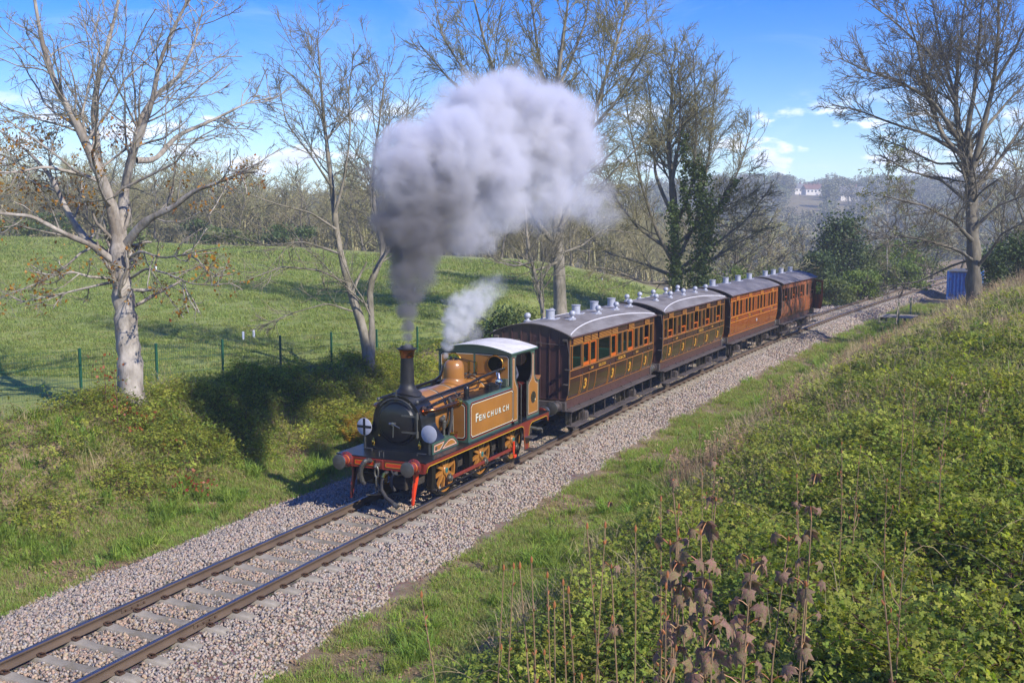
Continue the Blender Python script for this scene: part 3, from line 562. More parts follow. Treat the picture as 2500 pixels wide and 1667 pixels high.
for i in range(nst+1):
    t = i/nst; rr = .256+.12*(1-t)**3
    for k in range(32):
        a = 2*math.pi*k/32; cx_, sy_ = rr*math.cos(a), rr*math.sin(a); zb = CZ+math.sqrt(.573**2-sy_*sy_); V.append((1.95+cx_, sy_, zb*(1-t)+2.42*t))
for i in range(nst):
    for k in range(32): F.append((i*32+k, i*32+(k+1) % 32, (i+1)*32+(k+1) % 32, (i+1)*32+k))
mb.add(V, F); mb.lathe([(.256, 2.42), (.256, 2.62), (.246, 2.70), (.215, 2.775), (.165, 2.82), (.11, 2.838), (.095, 2.83), (0, 2.81)], (1.95, 0, 0), (0, 0, 1), 32, capa=False); dome = P(mb, 'steam_dome')
mb = MB(black)
for y in (-.07, .07): mb.lathe([(.05, 0), (.05, .04), (.03, .05), (.03, .09), (.042, .095), (0, .10)], (1.93, y, 2.81), (0, 0, 1), 12); mb.tube([(1.93, y, 2.89), (2.35, y*1.3, 2.80), (2.9, y*1.6, 2.66)], .012, 6)
P(mb, 'safety_valve', dome)
for y in (-.16, .05):
    mb = MB(brass); mb.lathe([(.026, 0), (.03, .02), (.03, .26), (.02, .27), (0, .28)], (2.86, y, 2.42), (0, 0, 1), 12); mb.tube([(2.86, y, 2.36), (2.86, y, 2.44)], .02, 8, black); P(mb, 'spring_balance')
# side tanks
tanks = {}
for s_ in (-1, 1):
    mb = MB(green, black); yo = 1.05; r = .09
    prof_ = [(s_*.52, 1.089), (s_*yo, 1.089), (s_*yo, 2.07-r)]+[(s_*(yo-r+r*math.cos(a)), 2.07-r+r*math.sin(a)) for a in (math.radians(q) for q in (15, 30, 45, 60, 75, 90))]+[(s_*.52, 2.07)]
    mb.prism(prof_, lambda u, v, d: (.69+d, u, v), 0, 2.56, green); tank = P(mb, 'side_tank'); tanks[s_] = tank
    mb = MB(black); mb.box(.72, 3.23, s_*.53, s_*.945, 2.066, 2.075, None, .002); P(mb, 'tank_top', tank)
    mb = MB(); lined(mb, rrect(.775, 3.215, 1.145, 2.015, .075, notch=True), SY(s_*1.05)); P(mb, 'tank_side_panel', tank)
    mb = MB(); lined(mb, rrect(-1.00 if s_ < 0 else .60, -.60 if s_ < 0 else 1.00, 1.14, 2.02, .06, notch=True), FX(.69)); P(mb, 'tank_front_panel', tank)
    mb = MB(black, dsteel); mb.lathe([(.19, 0), (.19, .05), (.175, .06), (.175, .10), (.19, .105), (.19, .13), (.10, .145), (0, .15)], (2.50, s_*.76, 2.07), (0, 0, 1), 28); mb.box(2.28, 2.36, s_*.70, s_*.82, 2.08, 2.21, None, .01); mb.tube([(2.30, s_*.76, 2.2), (2.5, s_*.76, 2.235), (2.66, s_*.76, 2.2)], .016, 6); P(mb, 'tank_filler', tank)
    mb = MB(black); mb.lathe([(.10, 0), (.10, .02), (.066, .03), (.066, .22), (.06, .26), (.04, .285), (0, .295)], (1.08, s_*.80, 2.07), (0, 0, 1), 20); P(mb, 'tank_vent', tank)
    # copper condensing pipe from the smokebox to the tank front
    mb = MB(copper, brass); yy = s_*.80
    mb.tube([(-.56, s_*.60, 2.02), (-.545, s_*.68, 2.03), (-.46, s_*.765, 2.03), (-.34, yy, 2.03), (.2, yy, 2.035), (.69, yy, 2.04)], .046, 14); mb.lathe([(.10, .0), (.10, .03), (.07, .045), (.06, .09)], (.70, yy, 2.04), (-1, 0, 0), 24, brass); mb.lathe([(.11, -.02), (.11, .02)], (-.56, s_*.585, 2.015), (0, s_, .35), 20); P(mb, 'condensing_pipe')
    # handrail and feed pipes along the boiler
    mb = MB(black, dsteel); y1 = s_*.50
    mb.tube([(-.72, y1, 2.235), (-.70, y1, 2.24), (1.9, y1, 2.30), (2.25, s_*.54, 2.36), (2.7, s_*.72, 2.48), (3.07, s_*.88, 2.54)], .033, 10); mb.lathe([(.045, 0), (.045, .03), (.02, .05)], (-.72, y1, 2.235), (-1, 0, 0), 12, dsteel); mb.lathe([(.045, -.05), (.045, .0)], (3.07, s_*.88, 2.54), (1, 0, 0), 12, brass); P(mb, 'blower_pipe')
    mb = MB(copper, black); y2 = s_*.60; mb.tube([(-.42, y2, 2.09), (.6, y2, 2.16), (1.4, y2, 2.18), (2.1, y2, 2.17)], .018, 8, black); mb.tube([(-.40, y2-.02, 2.12), (.5, y2, 2.18), (2.0, y2*.95, 2.25)], .010, 6)
    for x in (0., .55, 1.1): mb.lathe([(.022, 0), (.022, .07), (0, .075)], (x, y2*.94, 2.08+.03*x), (0, s_*.6, .6), 8, dsteel)
    P(mb, 'feed_pipe')
# clack valve and pump gear ahead of the near tank
mb = MB(dsteel, rubber, brass); mb.tube([(.28, -.62, 1.10), (.28, -.62, 1.36), (.28, -.62, 1.52)], .032, 10); mb.lathe([(.05, 0), (.055, .02), (.055, .12), (.062, .13), (.062, .16), (.045, .18), (.045, .28), (.03, .30), (0, .30)], (.28, -.62, 1.48), (0, 0, 1), 16); mb.lathe([(.06, 0), (.07, .03), (.05, .1)], (.20, -.57, 1.70), (0, -.8, -.2), 12); P(mb, 'clack_valve')
mb = MB(rubber); mb.tube([(.52, -.62, 2.16), (.55, -.68, 2.0), (.52, -.70, 1.8), (.50, -.69, 1.55), (.42, -.68, 1.3), (.40, -.68, 1.10)], .04, 10); P(mb, 'vacuum_pipe')
mb = MB(brass, maroon); mb.box(.40, .60, -.82, -.70, 1.30, 1.36, None, .01); 
for q in range(4): mb.tube([(.42+.05*q, -.80, 1.1), (.42+.05*q, -.80, 1.3)], .012, 6, maroon)
P(mb, 'lubricator')
mb = MB(mat('chrome', (200, 200, 205), .12, 1.0, .05)); mb.lathe([(.09, 0), (.10, .02), (.10, .05), (.085, .055), (.07, .045), (0, .05)], (2.86, -.80, 2.20), (-1, -.25, .05), 20); mb.tube([(2.9, -.80, 2.08), (2.9, -.80, 2.2)], .035, 8); mb.tube([(2.9, -.79, 2.2), (2.95, -.74, 2.36), (3.0, -.7, 2.46)], .05, 10); P(mb, 'injector_valve')
mb = MB(mat('grey_green_box', (64, 74, 62), .6, 0, .15)); mb.box(2.98, 3.22, -.95, -.72, 2.075, 2.27, None, .012); P(mb, 'tool_box')
mb = MB(black, dsteel)
for q, (y, z) in enumerate(((-.30, 2.36), (-.12, 2.42), (.1, 2.42), (.3, 2.36))): mb.tube([(2.4+q*.03, y*.5, 2.33), (2.7, y*.8, 2.38), (3.05, y, z)], .012, 6); mb.lathe([(.045, 0), (.045, .04), (0, .05)], (2.62+.05*q, y*.75, 2.36), (0, 0, 1), 10, dsteel)
mb.tube([(2.46, -.10, 2.30), (2.50, -.2, 2.40), (2.62, -.33, 2.30), (2.52, -.42, 2.2), (2.2, -.55, 2.17)], .014, 6, copper); P(mb, 'boiler_fittings')
# cab
XF, XB = 3.08, 4.56
for s_ in (-1, 1):
    side = [(XF, 1.089), (3.50, 1.089), (3.50, 1.94)]+[(3.49, 2.02), (3.455, 2.09), (3.395, 2.15), (3.35, 2.24), (3.335, 2.34), (3.335, 2.74), (3.36, 2.80), (3.42, 2.835), (4.22, 2.835), (4.29, 2.80), (4.318, 2.74), (4.318, 2.36), (4.30, 2.24), (4.25, 2.15), (4.15, 2.08), (4.08, 2.02), (4.06, 1.94), (4.06, 1.089), (4.84, 1.089), (4.84, 2.02), (4.72, 2.03), (4.62, 2.09), (4.56, 2.20), (4.54, 2.34), (4.54, 2.905), (XF, 2.905)]
    mb = MB(green); mb.prism(side, SY(s_*1.03), 0, .02); cs = P(mb, 'cab_side')
    mb = MB(); fn = SY(s_*1.05)
    pf = [(3.125, 1.14), (3.46, 1.14), (3.46, 1.93), (3.43, 2.04), (3.355, 2.12), (3.30, 2.22), (3.285, 2.36), (3.285, 2.76), (3.25, 2.80), (3.125, 2.80)]; lined(mb, pf, fn, .003, .7)
    pr_ = [(4.11, 1.15), (4.79, 1.15), (4.79, 1.97), (4.67, 1.99), (4.56, 2.07), (4.505, 2.20), (4.49, 2.36), (4.49, 2.74), (4.45, 2.78), (4.37, 2.78), (4.365, 2.36), (4.35, 2.22), (4.28, 2.11), (4.18, 2.04), (4.12, 1.96)]; lined(mb, pr_, fn, .003, .7); P(mb, 'cab_side_panel', cs)
    mb = MB(dsteel); fr = [(3.50, 1.1), (3.50, 1.94), (3.49, 2.02), (3.455, 2.09), (3.395, 2.15), (3.35, 2.24), (3.335, 2.34), (3.335, 2.74), (3.36, 2.80), (3.42, 2.835), (4.22, 2.835), (4.29, 2.80), (4.318, 2.74), (4.318, 2.36), (4.30, 2.24), (4.25, 2.15), (4.15, 2.08), (4.08, 2.02), (4.06, 1.94), (4.06, 1.1)]
    mb.tube([(a, s_*1.045, b) for a, b in fr], .012, 6, blackl); P(mb, 'doorway_beading', cs)
    for x, zt in ((3.56, 2.07), (3.92, 2.07)):
        mb = MB(dsteel); mb.tube([(x, s_*1.10, 1.09), (x, s_*1.10, zt), (x+(-.06 if x < 3.7 else .10), s_*1.06, zt+.02)], .014, 8); P(mb, 'cab_handrail')
    mb = MB(brass, mat('bronze', (96, 92, 76), .4, .8, .3, 20)); mb.lathe([(.155, 0), (.155, .012), (.135, .016), (.13, .010), (0, .010)], (4.45, s_*1.052, 1.60), (0, s_, 0), 32, MATS['bronze']); add_text(mb, '72', 4.375, 1.55, .10, SY(s_*1.052), .012, brass, .9); P(mb, 'number_plate', cs)
    if s_ < 0:
        mb = MB(); f = SY(-1.05); letters = [('F', 1.06, .200), ('E', 1.235, .140), ('N', 1.43, .140), ('C', 1.67, .140), ('H', 1.88, .140), ('U', 2.11, .140), ('R', 2.325, .140), ('C', 2.55, .140), ('H', 2.765, .140)]
        for ch_, x, h in letters:
            zb = 1.515; mb = MB()
            for dx, dzz, d, m_ in ((.024, -.016, .0042, blackl), (.012, -.008, .0050, teal), (0, 0, .0058, white)): add_text(mb, ch_, x+dx, zb+dzz, h, f, d, m_, bold=.018, w=.135)
            P(mb, 'letter', tanks[-1])
    else:
        mb = MB(); f = lambda u, v, d: (4.0-u, 1.05+d, v)
        for k, ch_ in enumerate('FENCHURCH'): mb = MB(); add_text(mb, ch_, 1.06+k*.213, 1.515, .15, f, .005, white, bold=.018, w=.135); P(mb, 'letter', tanks[1])
def sheet(name, x, t, zb, spect, m_out, panel):
    mb = MB(m_out); n = 40; hy, hz, hr = .60, 2.62, .215
    outer = [(-1.03, zb), (1.03, zb), (1.03, 2.905)]+[(1.03*math.cos(math.pi*i/16), 2.905+.15*math.sin(math.pi*i/16)) for i in range(1, 16)]+[(-1.03, 2.905)]
    # sheet in two halves, each with a round window cut in
    for s_ in (-1, 1):
        V = []; F = []; half = [(s_*.0, zb), (s_*1.03, zb), (s_*1.03, 2.2), (s_*1.03, 2.905), (s_*.85, 2.985), (s_*.6, 3.025), (s_*.3, 3.05), (0, 3.055), (0, 2.2)]
        hole = [(s_*hy+hr*math.cos(2*math.pi*k/24), hz+hr*math.sin(2*math.pi*k/24)) for k in range(24)]
        import mathutils.geometry as mg
        tri = mg.tessellate_polygon([[Vector((a, b, 0)) for a, b in half], [Vector((a, b, 0)) for a, b in hole]]); al = half+hole
        mb.add([(x, a, b) for a, b in al], [tuple(q) for q in tri], m_out); mb.add([(x+t, a, b) for a, b in al], [tuple(q) for q in tri], black)
        nh = len(hole); mb.add([(x, a, b) for a, b in hole]+[(x+t, a, b) for a, b in hole], [(k, (k+1) % nh, nh+(k+1) % nh, nh+k) for k in range(nh)], black)
    o = P(mb, name)
    for s_ in (-1, 1):
        b = MB(brass); b.lathe([(.205, -.01), (.205, .03), (.225, .03), (.235, .02), (.235, -.0)], (x, s_*hy, hz), (-1, 0, 0), 32, capa=False, capb=False); wf = P(b, 'window_rim', o); g_ = MB(glass); g_.lathe([(.21, 0), (.0, .0)], (x+t/2, s_*hy, hz), (-1, 0, 0), 32, capa=False, capb=False); P(g_, 'pane', wf)
    return o
cf = sheet('cab_front', XF, .02, 1.9, 1, green, 1)
mb = MB(); import mathutils.geometry as mg
for s_ in (-1, 1):
    # ochre panel round the spectacle
    out = [(s_*.03, 2.24), (s_*.57, 2.0), (s_*.97, 2.0), (s_*.97, 2.79), (s_*.92, 2.84), (s_*.03, 2.86)]; hole = [(s_*.60+.235*math.cos(2*math.pi*k/24), 2.62+.235*math.sin(2*math.pi*k/24)) for k in range(24)]
    al = out+hole; tri = mg.tessellate_polygon([[Vector((a, b, 0)) for a, b in out], [Vector((a, b, 0)) for a, b in hole]]); mb.add([(XF-.003, a, b) for a, b in al], [tuple(q) for q in tri], ochre)
    L_ = [(s_*.03, 2.86), (s_*.92, 2.84), (s_*.97, 2.79), (s_*.97, 2.1)]; L2 = [(s_*.03, 2.845), (s_*.914, 2.825), (s_*.955, 2.784), (s_*.955, 2.1)]; mb.strip(L_, L2, FX(XF), .003, .005, white, False)
    L3 = [(s_*.03, 2.885), (s_*.935, 2.865), (s_*.995, 2.80), (s_*.995, 2.1)]; mb.strip(L3, L_, FX(XF), .002, .004, blackl, False)
P(mb, 'cab_front_panel', cf)
sheet('cab_back', XB-.02, .02, 2.0, 1, black, 0)
mb = MB(roofw, green); V = []; F = []; nx, ny = 2, 24; x0, x1 = 3.0, 4.66
for d in (0, .028):
    for i in range(2):
        for k in range(ny+1):
            y = -1.09+2.18*k/ny; z = 2.895+.185*math.cos(y/1.09*math.pi/2)**.9+d if abs(y) < 1.085 else 2.895+d; V.append(((x0, x1)[i], y, z))
n1 = ny+1
for k in range(ny): F.append((2*n1+k, 3*n1+k, 3*n1+k+1, 2*n1+k+1)); F.append((k, k+1, n1+k+1, n1+k))
mb.add(V, F, roofw); mb.add(V, [(k, 2*n1+k, 2*n1+k+1, k+1) for k in range(ny)]+[(n1+k, n1+k+1, 3*n1+k+1, 3*n1+k) for k in range(ny)], green)
for s_ in (-1, 1): mb.box(x0-.005, x1+.005, s_*1.075, s_*1.10, 2.875, 2.925, green, .006)
P(mb, 'cab_roof')
mb = MB(black, maroon); mb.box(XF+.02, 4.84, -1.03, 1.03, 1.089, 1.12); mb.box(3.1, 3.25, -.5, .5, 1.12, 2.3, black); mb.box(4.2, 4.30, -1.03, 1.03, 1.12, 2.0, MATS['maroon_paint']); P(mb, 'cab_floor')
mb = MB(green, black, sooty); mb.box(4.80, 4.85, -1.03, 1.03, 1.089, 2.02); mb.prism([(4.62, 2.02), (4.85, 2.02), (4.97, 2.11), (4.95, 2.12), (4.83, 2.05), (4.62, 2.04)], lambda u, v, d: (u, d, v), -1.05, 1.05, ochre); mb.box(4.56, 4.8, -1.02, 1.02, 1.95, 1.98, sooty); P(mb, 'bunker')
mb = MB(sooty)
for q in range(60): x, y = random.uniform(4.60, 4.78), random.uniform(-.95, .95); r_ = random.uniform(.03, .07); mb.lathe([(0, -r_), (r_*.8, -r_*.5), (r_, 0), (r_*.7, r_*.6), (0, r_*.9)], (x, y, 1.99), (random.uniform(-.4, .4), random.uniform(-.4, .4), 1), 6)
P(mb, 'coal').__setitem__('kind', 'stuff')
mb = MB(dsteel); mb.tube([(5.0, -.9, .62), (5.2, -.95, .60)], .04, 8); mb.tube([(5.16, -.95, .60), (5.22, -.98, .58), (5.22, -.98, .48)], .03, 8); mb.tube([(4.4, -.8, .8), (5.0, -.9, .64)], .04, 8); P(mb, 'injector_overflow')
# rear drawgear
mb = MB(dsteel); mb.box(5.34, 5.50, -.03, .03, .90, .99, None, .01); mb.tube([(5.46, 0, .97), (5.54, 0, .98), (5.57, 0, .92)], .03, 8); linkring(mb, (5.62, 0, .90), .05, .1, .02, 0, True); linkring(mb, (5.95, 0, .90), .04, .28, .02, 0, True); P(mb, 'rear_coupling')
# ================================================================ carriages
gold = mat('gold_lining', (190, 128, 50), .4, .25, .08)
goldl = mat('gold_leaf', (236, 190, 70), .3, .5, .08, 8)
lake = mat('crimson_lake_paint', (58, 34, 34), .16, 0, .10, 2.5, 0, 60, (66, 40, 38), 1.5, coat=.6)
lake_end = mat('end_brown_paint', (78, 54, 52), .42, 0, .15, 3, .03, 20, coat=.2)
teak = mat('varnished_teak', (150, 76, 34), .26, 0, .14, 7, .03, 30, (132, 62, 28), 2.2, .35, .65, coat=.5, stretch=(1, 1, 3))
teak_end = mat('brown_end_paint', (88, 46, 32), .35, 0, .15, 3, coat=.3)
worn = mat('weathered_teak', (150, 84, 44), .55, 0, .3, 6, .12, 25, (86, 66, 48), 1.4, .42, .62, stretch=(2.2, 2.2, .5))
canvas = mat('roof_canvas', (126, 122, 122), .9, 0, .16, 4, .12, 60, (94, 88, 86), 1.3, stretch=(.5, 1, 1))
canvas_d = mat('dark_roof_canvas', (88, 86, 94), .85, 0, .2, 4, .12, 60, (118, 114, 118), 1.3, stretch=(.6, 1, 1))
rainw = mat('rain_strip', (196, 194, 198), .7, 0, .08)
ventg = mat('vent_grey', (166, 168, 178), .55, .2, .1, 6, .03, 30)
droplight = mat('orange_mahogany', (196, 96, 28), .3, 0, .15, 5, coat=.4)
ufgrey = mat('underframe_grey', (84, 76, 74), .85, 0, .25, 4, .2, 40, (66, 58, 54), 2)
ufdark = mat('underframe_dark', (52, 47, 46), .85, 0, .3, 4, .2, 40, (72, 64, 58), 2)
seat_t = mat('teal_moquette', (38, 112, 108), .9, 0, .15, 8)
seat_r = mat('red_moquette', (150, 28, 34), .9, 0, .15, 8)
seat_b = mat('tan_moquette', (120, 84, 54), .9, 0, .15, 8)
inner_y = mat('yellow_panelling', (186, 160, 66), .5, 0, .1)
inner_b = mat('brown_panelling', (110, 82, 58), .6, 0, .15)
cglass = glass_mat('carriage_glass', (186, 200, 190))
HWZ = [1.12, 1.16, 1.25, 1.37, 1.50, 1.63, 1.77, 2.02, 2.97]; HWY = [1.085, 1.10, 1.135, 1.162, 1.182, 1.196, 1.203, 1.207, 1.207]
def hw(z): return float(np.interp(z, HWZ, HWY))
def sfn(s): return lambda u, v, d: (u, s*(hw(v)+d), v)
ZS = [1.14, 1.25, 1.37, 1.50, 1.63, 1.77, 2.02, 2.70, 2.97]
WZ0, WZ1 = 2.02, 2.70
def roof_z(y): return 2.955+.345*math.cos(min(abs(y)/1.29, 1)*math.pi/2)**.85 if abs(y) < 1.289 else 2.955
def carriage(spec):
    xa, xb = spec['x']; cx = (xa+xb)/2; L = xb-xa; h = L/2; za, zb = float(zc(xa)), float(zc(xb))
    root = thing('railway_carriage', spec['label'], 'carriage', (cx, float((yc(xa+1.7)+yc(xb-1.7))/2), (za+zb)/2), math.atan2(float(yc(xb-1.7)-yc(xa+1.7)), L-3.4), 'carriages behind the locomotive')
    root.rotation_euler = (0, -math.atan2(zb-za, L), root.rotation_euler[2])
    body, endm = spec['body'], spec['end']; W = [(a-cx, b-cx, k) for a, b, k in spec['win']]; D = [(a-cx, b-cx) for a, b in spec['doors']]
    def PB(mb, name, parent=None, label=None, **k): return mb.build(name, parent or root, label=label, **k)
    for s in (-1, 1):
        fn = sfn(s); mb = MB(body); xs = sorted(set([-h, h]+[q for a, b, k in W for q in (a, b)]))
        for i in range(len(xs)-1):
            a, b = xs[i], xs[i+1]; isw = any(abs(a-w[0]) < 1e-6 for w in W)
            for j in range(len(ZS)-1):
                z0, z1 = ZS[j], ZS[j+1]
                if isw and z0 == WZ0:
                    V = [fn(a, z0, 0), fn(b, z0, 0), fn(b, z1, 0), fn(a, z1, 0), fn(a, z0, -.05), fn(b, z0, -.05), fn(b, z1, -.05), fn(a, z1, -.05)]
                    mb.add(V, [(0, 1, 5, 4), (1, 2, 6, 5), (2, 3, 7, 6), (3, 0, 4, 7)]); continue
                V = [fn(a, z0, 0), fn(b, z0, 0), fn(b, z1, 0), fn(a, z1, 0)]; mb.add(V, [(0, 1, 2, 3) if s < 0 else (3, 2, 1, 0)])
        bs = PB(mb, 'body_side', smooth=.5)
        for a, b, k in W:
            mb = MB(droplight if k != 'w' else spec['frame'])
            t = .045 if k != 'w' else .022; d0, d1 = -.045, -.012
            zt = WZ1 if k != 'l' else WZ0+.26
            mb.prism([(a, WZ0), (a+t, WZ0), (a+t, zt), (a, zt)], fn, d0, d1); mb.prism([(b-t, WZ0), (b, WZ0), (b, zt), (b-t, zt)], fn, d0, d1)
            mb.prism([(a+t, WZ0), (b-t, WZ0), (b-t, WZ0+(.10 if k == 'd' else .03)), (a+t, WZ0+(.10 if k == 'd' else .03))], fn, d0, d1); mb.prism([(a+t, zt-t), (b-t, zt-t), (b-t, zt), (a+t, zt)], fn, d0, d1)
            wf = PB(mb, 'window', bs, smooth=0)
            g = MB(cglass); z0 = WZ0+(.10 if k == 'd' else .03); g.add([fn(a+t, z0, -.03), fn(b-t, z0, -.03), fn(b-t, zt-t, -.03), fn(a+t, zt-t, -.03)], [(0, 1, 2, 3)]); PB(g, 'pane', wf, smooth=0)
        # beading
        B = MB(spec['bead']); bw = spec['bw']
        def hline(x0, x1, z): B.prism([(x0, z-bw/2), (x1, z-bw/2), (x1, z+bw/2), (x0, z+bw/2)], fn, 0, .008)
        def vline(x, z0, z1):
            zz = [z for z in ZS if z0 < z < z1]; zz = [z0]+zz+[z1]
            for i in range(len(zz)-1): B.prism([(x-bw/2, zz[i]), (x+bw/2, zz[i]), (x+bw/2, zz[i+1]), (x-bw/2, zz[i+1])], fn, 0, .008)
        if bw > 0:
            hline(-h+.02, h-.02, 2.0); hline(-h+.02, h-.02, 1.775); hline(-h+.02, h-.02, 1.165); hline(-h+.02, h-.02, 2.72)
            for x in (-h+.02, h-.02): vline(x, 1.175, 2.93)
            for a, b, k in W: vline(a-bw*.6, 2.01, 2.71); vline(b+bw*.6, 2.01, 2.71)
            for a, b in D:
                if spec['lower']: vline(a, 1.175, 1.765); vline(b, 1.175, 1.765)
            for q in spec.get('vl', []): vline(q-cx, 1.175, 1.765)
            PB(B, 'beading', bs, smooth=0)
        # louvred ventilators
        for a, b in spec['louv']:
            a -= cx; b -= cx; mb = MB(body); mb.prism([(a, 2.735), (b, 2.735), (b, 2.925), (a, 2.925)], fn, 0, .02)
            for z in (2.745, 2.785, 2.83, 2.875, 2.915): mb.prism([(a-.012, z-.008), (b+.012, z-.008), (b+.012, z+.010), (a-.012, z+.010)], fn, .02, .034, spec['bead2'])
            PB(mb, 'ventilator', bs, smooth=0)
        # doors: gaps, handles, hinges, figures
        for n_, (a, b) in enumerate(D):
            mb = MB(blackl, brass, dsteel)
            for x in (a+.012, b-.012): 
                for i in range(len(ZS)-2): 
                    z0, z1 = max(ZS[i], 1.17), ZS[i+1]
                    if z0 == WZ0: continue
                    mb.prism([(x-.004, z0), (x+.004, z0), (x+.004, z1), (x-.004, z1)], fn, .0, .002)
            hx = a-.06 if s < 0 else b+.06
            mb.tube([fn(b+.05, 1.80, .03), fn(b+.05, 1.96, .03)], .012, 6, brass); mb.tube([fn(b-.05, 1.88, .02), fn(b+.02, 1.88, .045)], .014, 6, dsteel)
            for z in (1.35, 1.80): mb.tube([fn(a+.01, z-.035, .012), fn(a+.01, z+.035, .012)], .014, 6, dsteel)
            PB(mb, 'door_fittings', bs)
            if spec['figs'] and s < 0:
                T = MB(); x0 = (a+b)/2-.10
                for dx, dzz, d, m_ in ((.035, -.022, .0095, mat('numeral_red', (176, 48, 26), .4, 0, .1)), (.018, -.010, .0102, orange_l), (0, 0, .011, goldl)): add_text(T, '3', x0+dx, 1.335+dzz, .31, fn, d, m_, bold=.03, w=.20)
                PB(T, 'class_numeral', bs, smooth=0)
        if s < 0:
            for txt, x, z, hh, w_ in spec['text']:
                T = MB(); x -= cx; add_text(T, txt, x+.008, z-.006, hh, fn, .0095, mat('numeral_red', (176, 48, 26), .4), bold=.02, w=w_); add_text(T, txt, x, z, hh, fn, .0105, goldl, bold=.02, w=w_); PB(T, 'lettering', bs, smooth=0)
            for x, z, r_ in spec.get('crest', []):
                T = MB(goldl); x -= cx; T.lathe([(r_, 0), (r_, .006), (0, .008)], (x, -hw(z), z), (0, -1, 0), 20, ventg); PB(T, 'crest', bs)
    # ends
    for e in (-1, 1):
        pr = [(hw(z), z) for z in (1.14, 1.25, 1.37, 1.5, 1.63, 1.77, 2.02, 2.955)]+[(y, roof_z(y)-.012) for y in (1.1, .9, .7, .5, .3, .1, 0, -.1, -.3, -.5, -.7, -.9, -1.1)]+[(-hw(z), z) for z in (2.955, 2.02, 1.77, 1.63, 1.5, 1.37, 1.25, 1.14)]
        ef = lambda u, v, d, e=e: (e*(h+d), u, v); mb = MB(endm); mb.prism(pr, ef, -.04, 0); eo = PB(mb, 'body_end', smooth=.4)
        mb = MB(endm)
        for y in (-.88, -.58, -.28, .02, .32, .62, .92): mb.prism([(y-.017, 1.15), (y+.017, 1.15), (y+.017, roof_z(abs(y)+.02)-.03), (y-.017, roof_z(abs(y)+.02)-.03)], ef, 0, .022)
        ring_o = pr; mb.strip(pr, inset(pr, .045), ef, 0, .025); PB(mb, 'end_rib', eo, smooth=0)
        if e < 0:
            mb = MB(blackl, endm); mb.tube([ef(-1.05, 2.74, .05), ef(1.10, 2.80, .05)], .010, 6, ufgrey); mb.tube([ef(-1.02, 2.86, .04), ef(-1.16, 2.86, .04)], .06, 10, ufdark); mb.tube([ef(1.03, 2.88, .04), ef(1.16, 2.88, .04)], .06, 10, ufgrey); mb.tube([ef(.40, 2.70, .05), ef(.40, 2.84, .05)], .07, 8, ufgrey); mb.tube([ef(-.2, 2.68, .05), ef(-.2, 2.8, .05), ef(-.34, 2.8, .05), ef(-.34, 2.68, .05)], .010, 6, ufgrey); PB(mb, 'communication_gear', eo)
            for z, y in ((2.05, -1.12), (1.62, -1.06)):
                mb = MB(ufdark); mb.tube([ef(y, z, 0), ef(y, z, .16), ef(y-.12, z, .16), ef(y-.12, z, 0)], .014, 6); mb.box(-h-.18, -h-.03, y-.11, y-.02, z-.01, z+.01); PB(mb, 'end_step', eo)
            mb = MB(ufdark); mb.tube([ef(-1.17, 1.3, .03), ef(-1.19, 1.6, .035), ef(-1.20, 2.0, .035), ef(-1.20, 2.5, .035), ef(-1.14, 2.8, .04)], .022, 8); PB(mb, 'end_pipe', eo)
        # headstock and buffers
        mb = MB(ufgrey); mb.box(e*(h-.03), e*(h+.09), -1.12, 1.12, .86, 1.11, None, .015); mb.box(e*(h+.09), e*(h+.11), -.15, .15, .88, 1.08, None, .01); hs_ = PB(mb, 'headstock')
        for s in (-1, 1):
            mb = MB(ufgrey, dsteel); o = (e*(h+.09), s*.864, .985); a_ = (e, 0, 0); mb.lathe([(.16, 0), (.16, .03), (.10, .05), (.085, .22), (.09, .225), (.05, .23), (.05, .36), (.17, .375), (.19, .39), (.185, .41), (.10, .43), (0, .435)], o, a_, 24, ms=[ufgrey]*6+[dsteel]*5); PB(mb, 'buffer')
        mb = MB(ufdark); mb.tube([(e*(h+.1), .32, .95), (e*(h+.3), .34, 1.0), (e*(h+.42), .3, .85), (e*(h+.40), .2, .6)], .035, 8); mb.tube([(e*(h+.1), 0, .98), (e*(h+.36), 0, .97)], .03, 8); PB(mb, 'vacuum_hose')
    # roof
    R = MB(spec['roof']); ny = 22; V = []; F = []
    ys = [-1.29+2.58*k/ny for k in range(ny+1)]; x_s = [-h-.06, -h*.4, h*.4, h+.06]
    for d in (0, .03):
        for x in x_s: V += [(x, y, roof_z(y)+d) for y in ys]
    n1 = ny+1; nx = len(x_s)
    for i in range(nx-1):
        for k in range(ny): F += [((nx+i)*n1+k, (nx+i+1)*n1+k, (nx+i+1)*n1+k+1, (nx+i)*n1+k+1), (i*n1+k, i*n1+k+1, (i+1)*n1+k+1, (i+1)*n1+k)]
    for k in range(ny): F += [(k, nx*n1+k, nx*n1+k+1, k+1), ((nx-1)*n1+k, (nx-1)*n1+k+1, (2*nx-1)*n1+k+1, (2*nx-1)*n1+k)]
    for i in range(nx-1): F += [(i*n1, (i+1)*n1, (nx+i+1)*n1, (nx+i)*n1), (i*n1+ny, (nx+i)*n1+ny, (nx+i+1)*n1+ny, (i+1)*n1+ny)]
    R.add(V, F); ro = PB(R, 'roof', smooth=.7)
    for s in (-1, 1): mb = MB(endm); mb.box(-h-.07, h+.07, s*1.285, s*1.30, 2.935, 2.985, None, .004); PB(mb, 'cornice', ro, smooth=0)
    for e in (-1, 1): mb = MB(ufgrey); mb.tube([(e*(h+.06), y, roof_z(y)+.012) for y in ys], .022, 6); PB(mb, 'roof_end_moulding', ro)
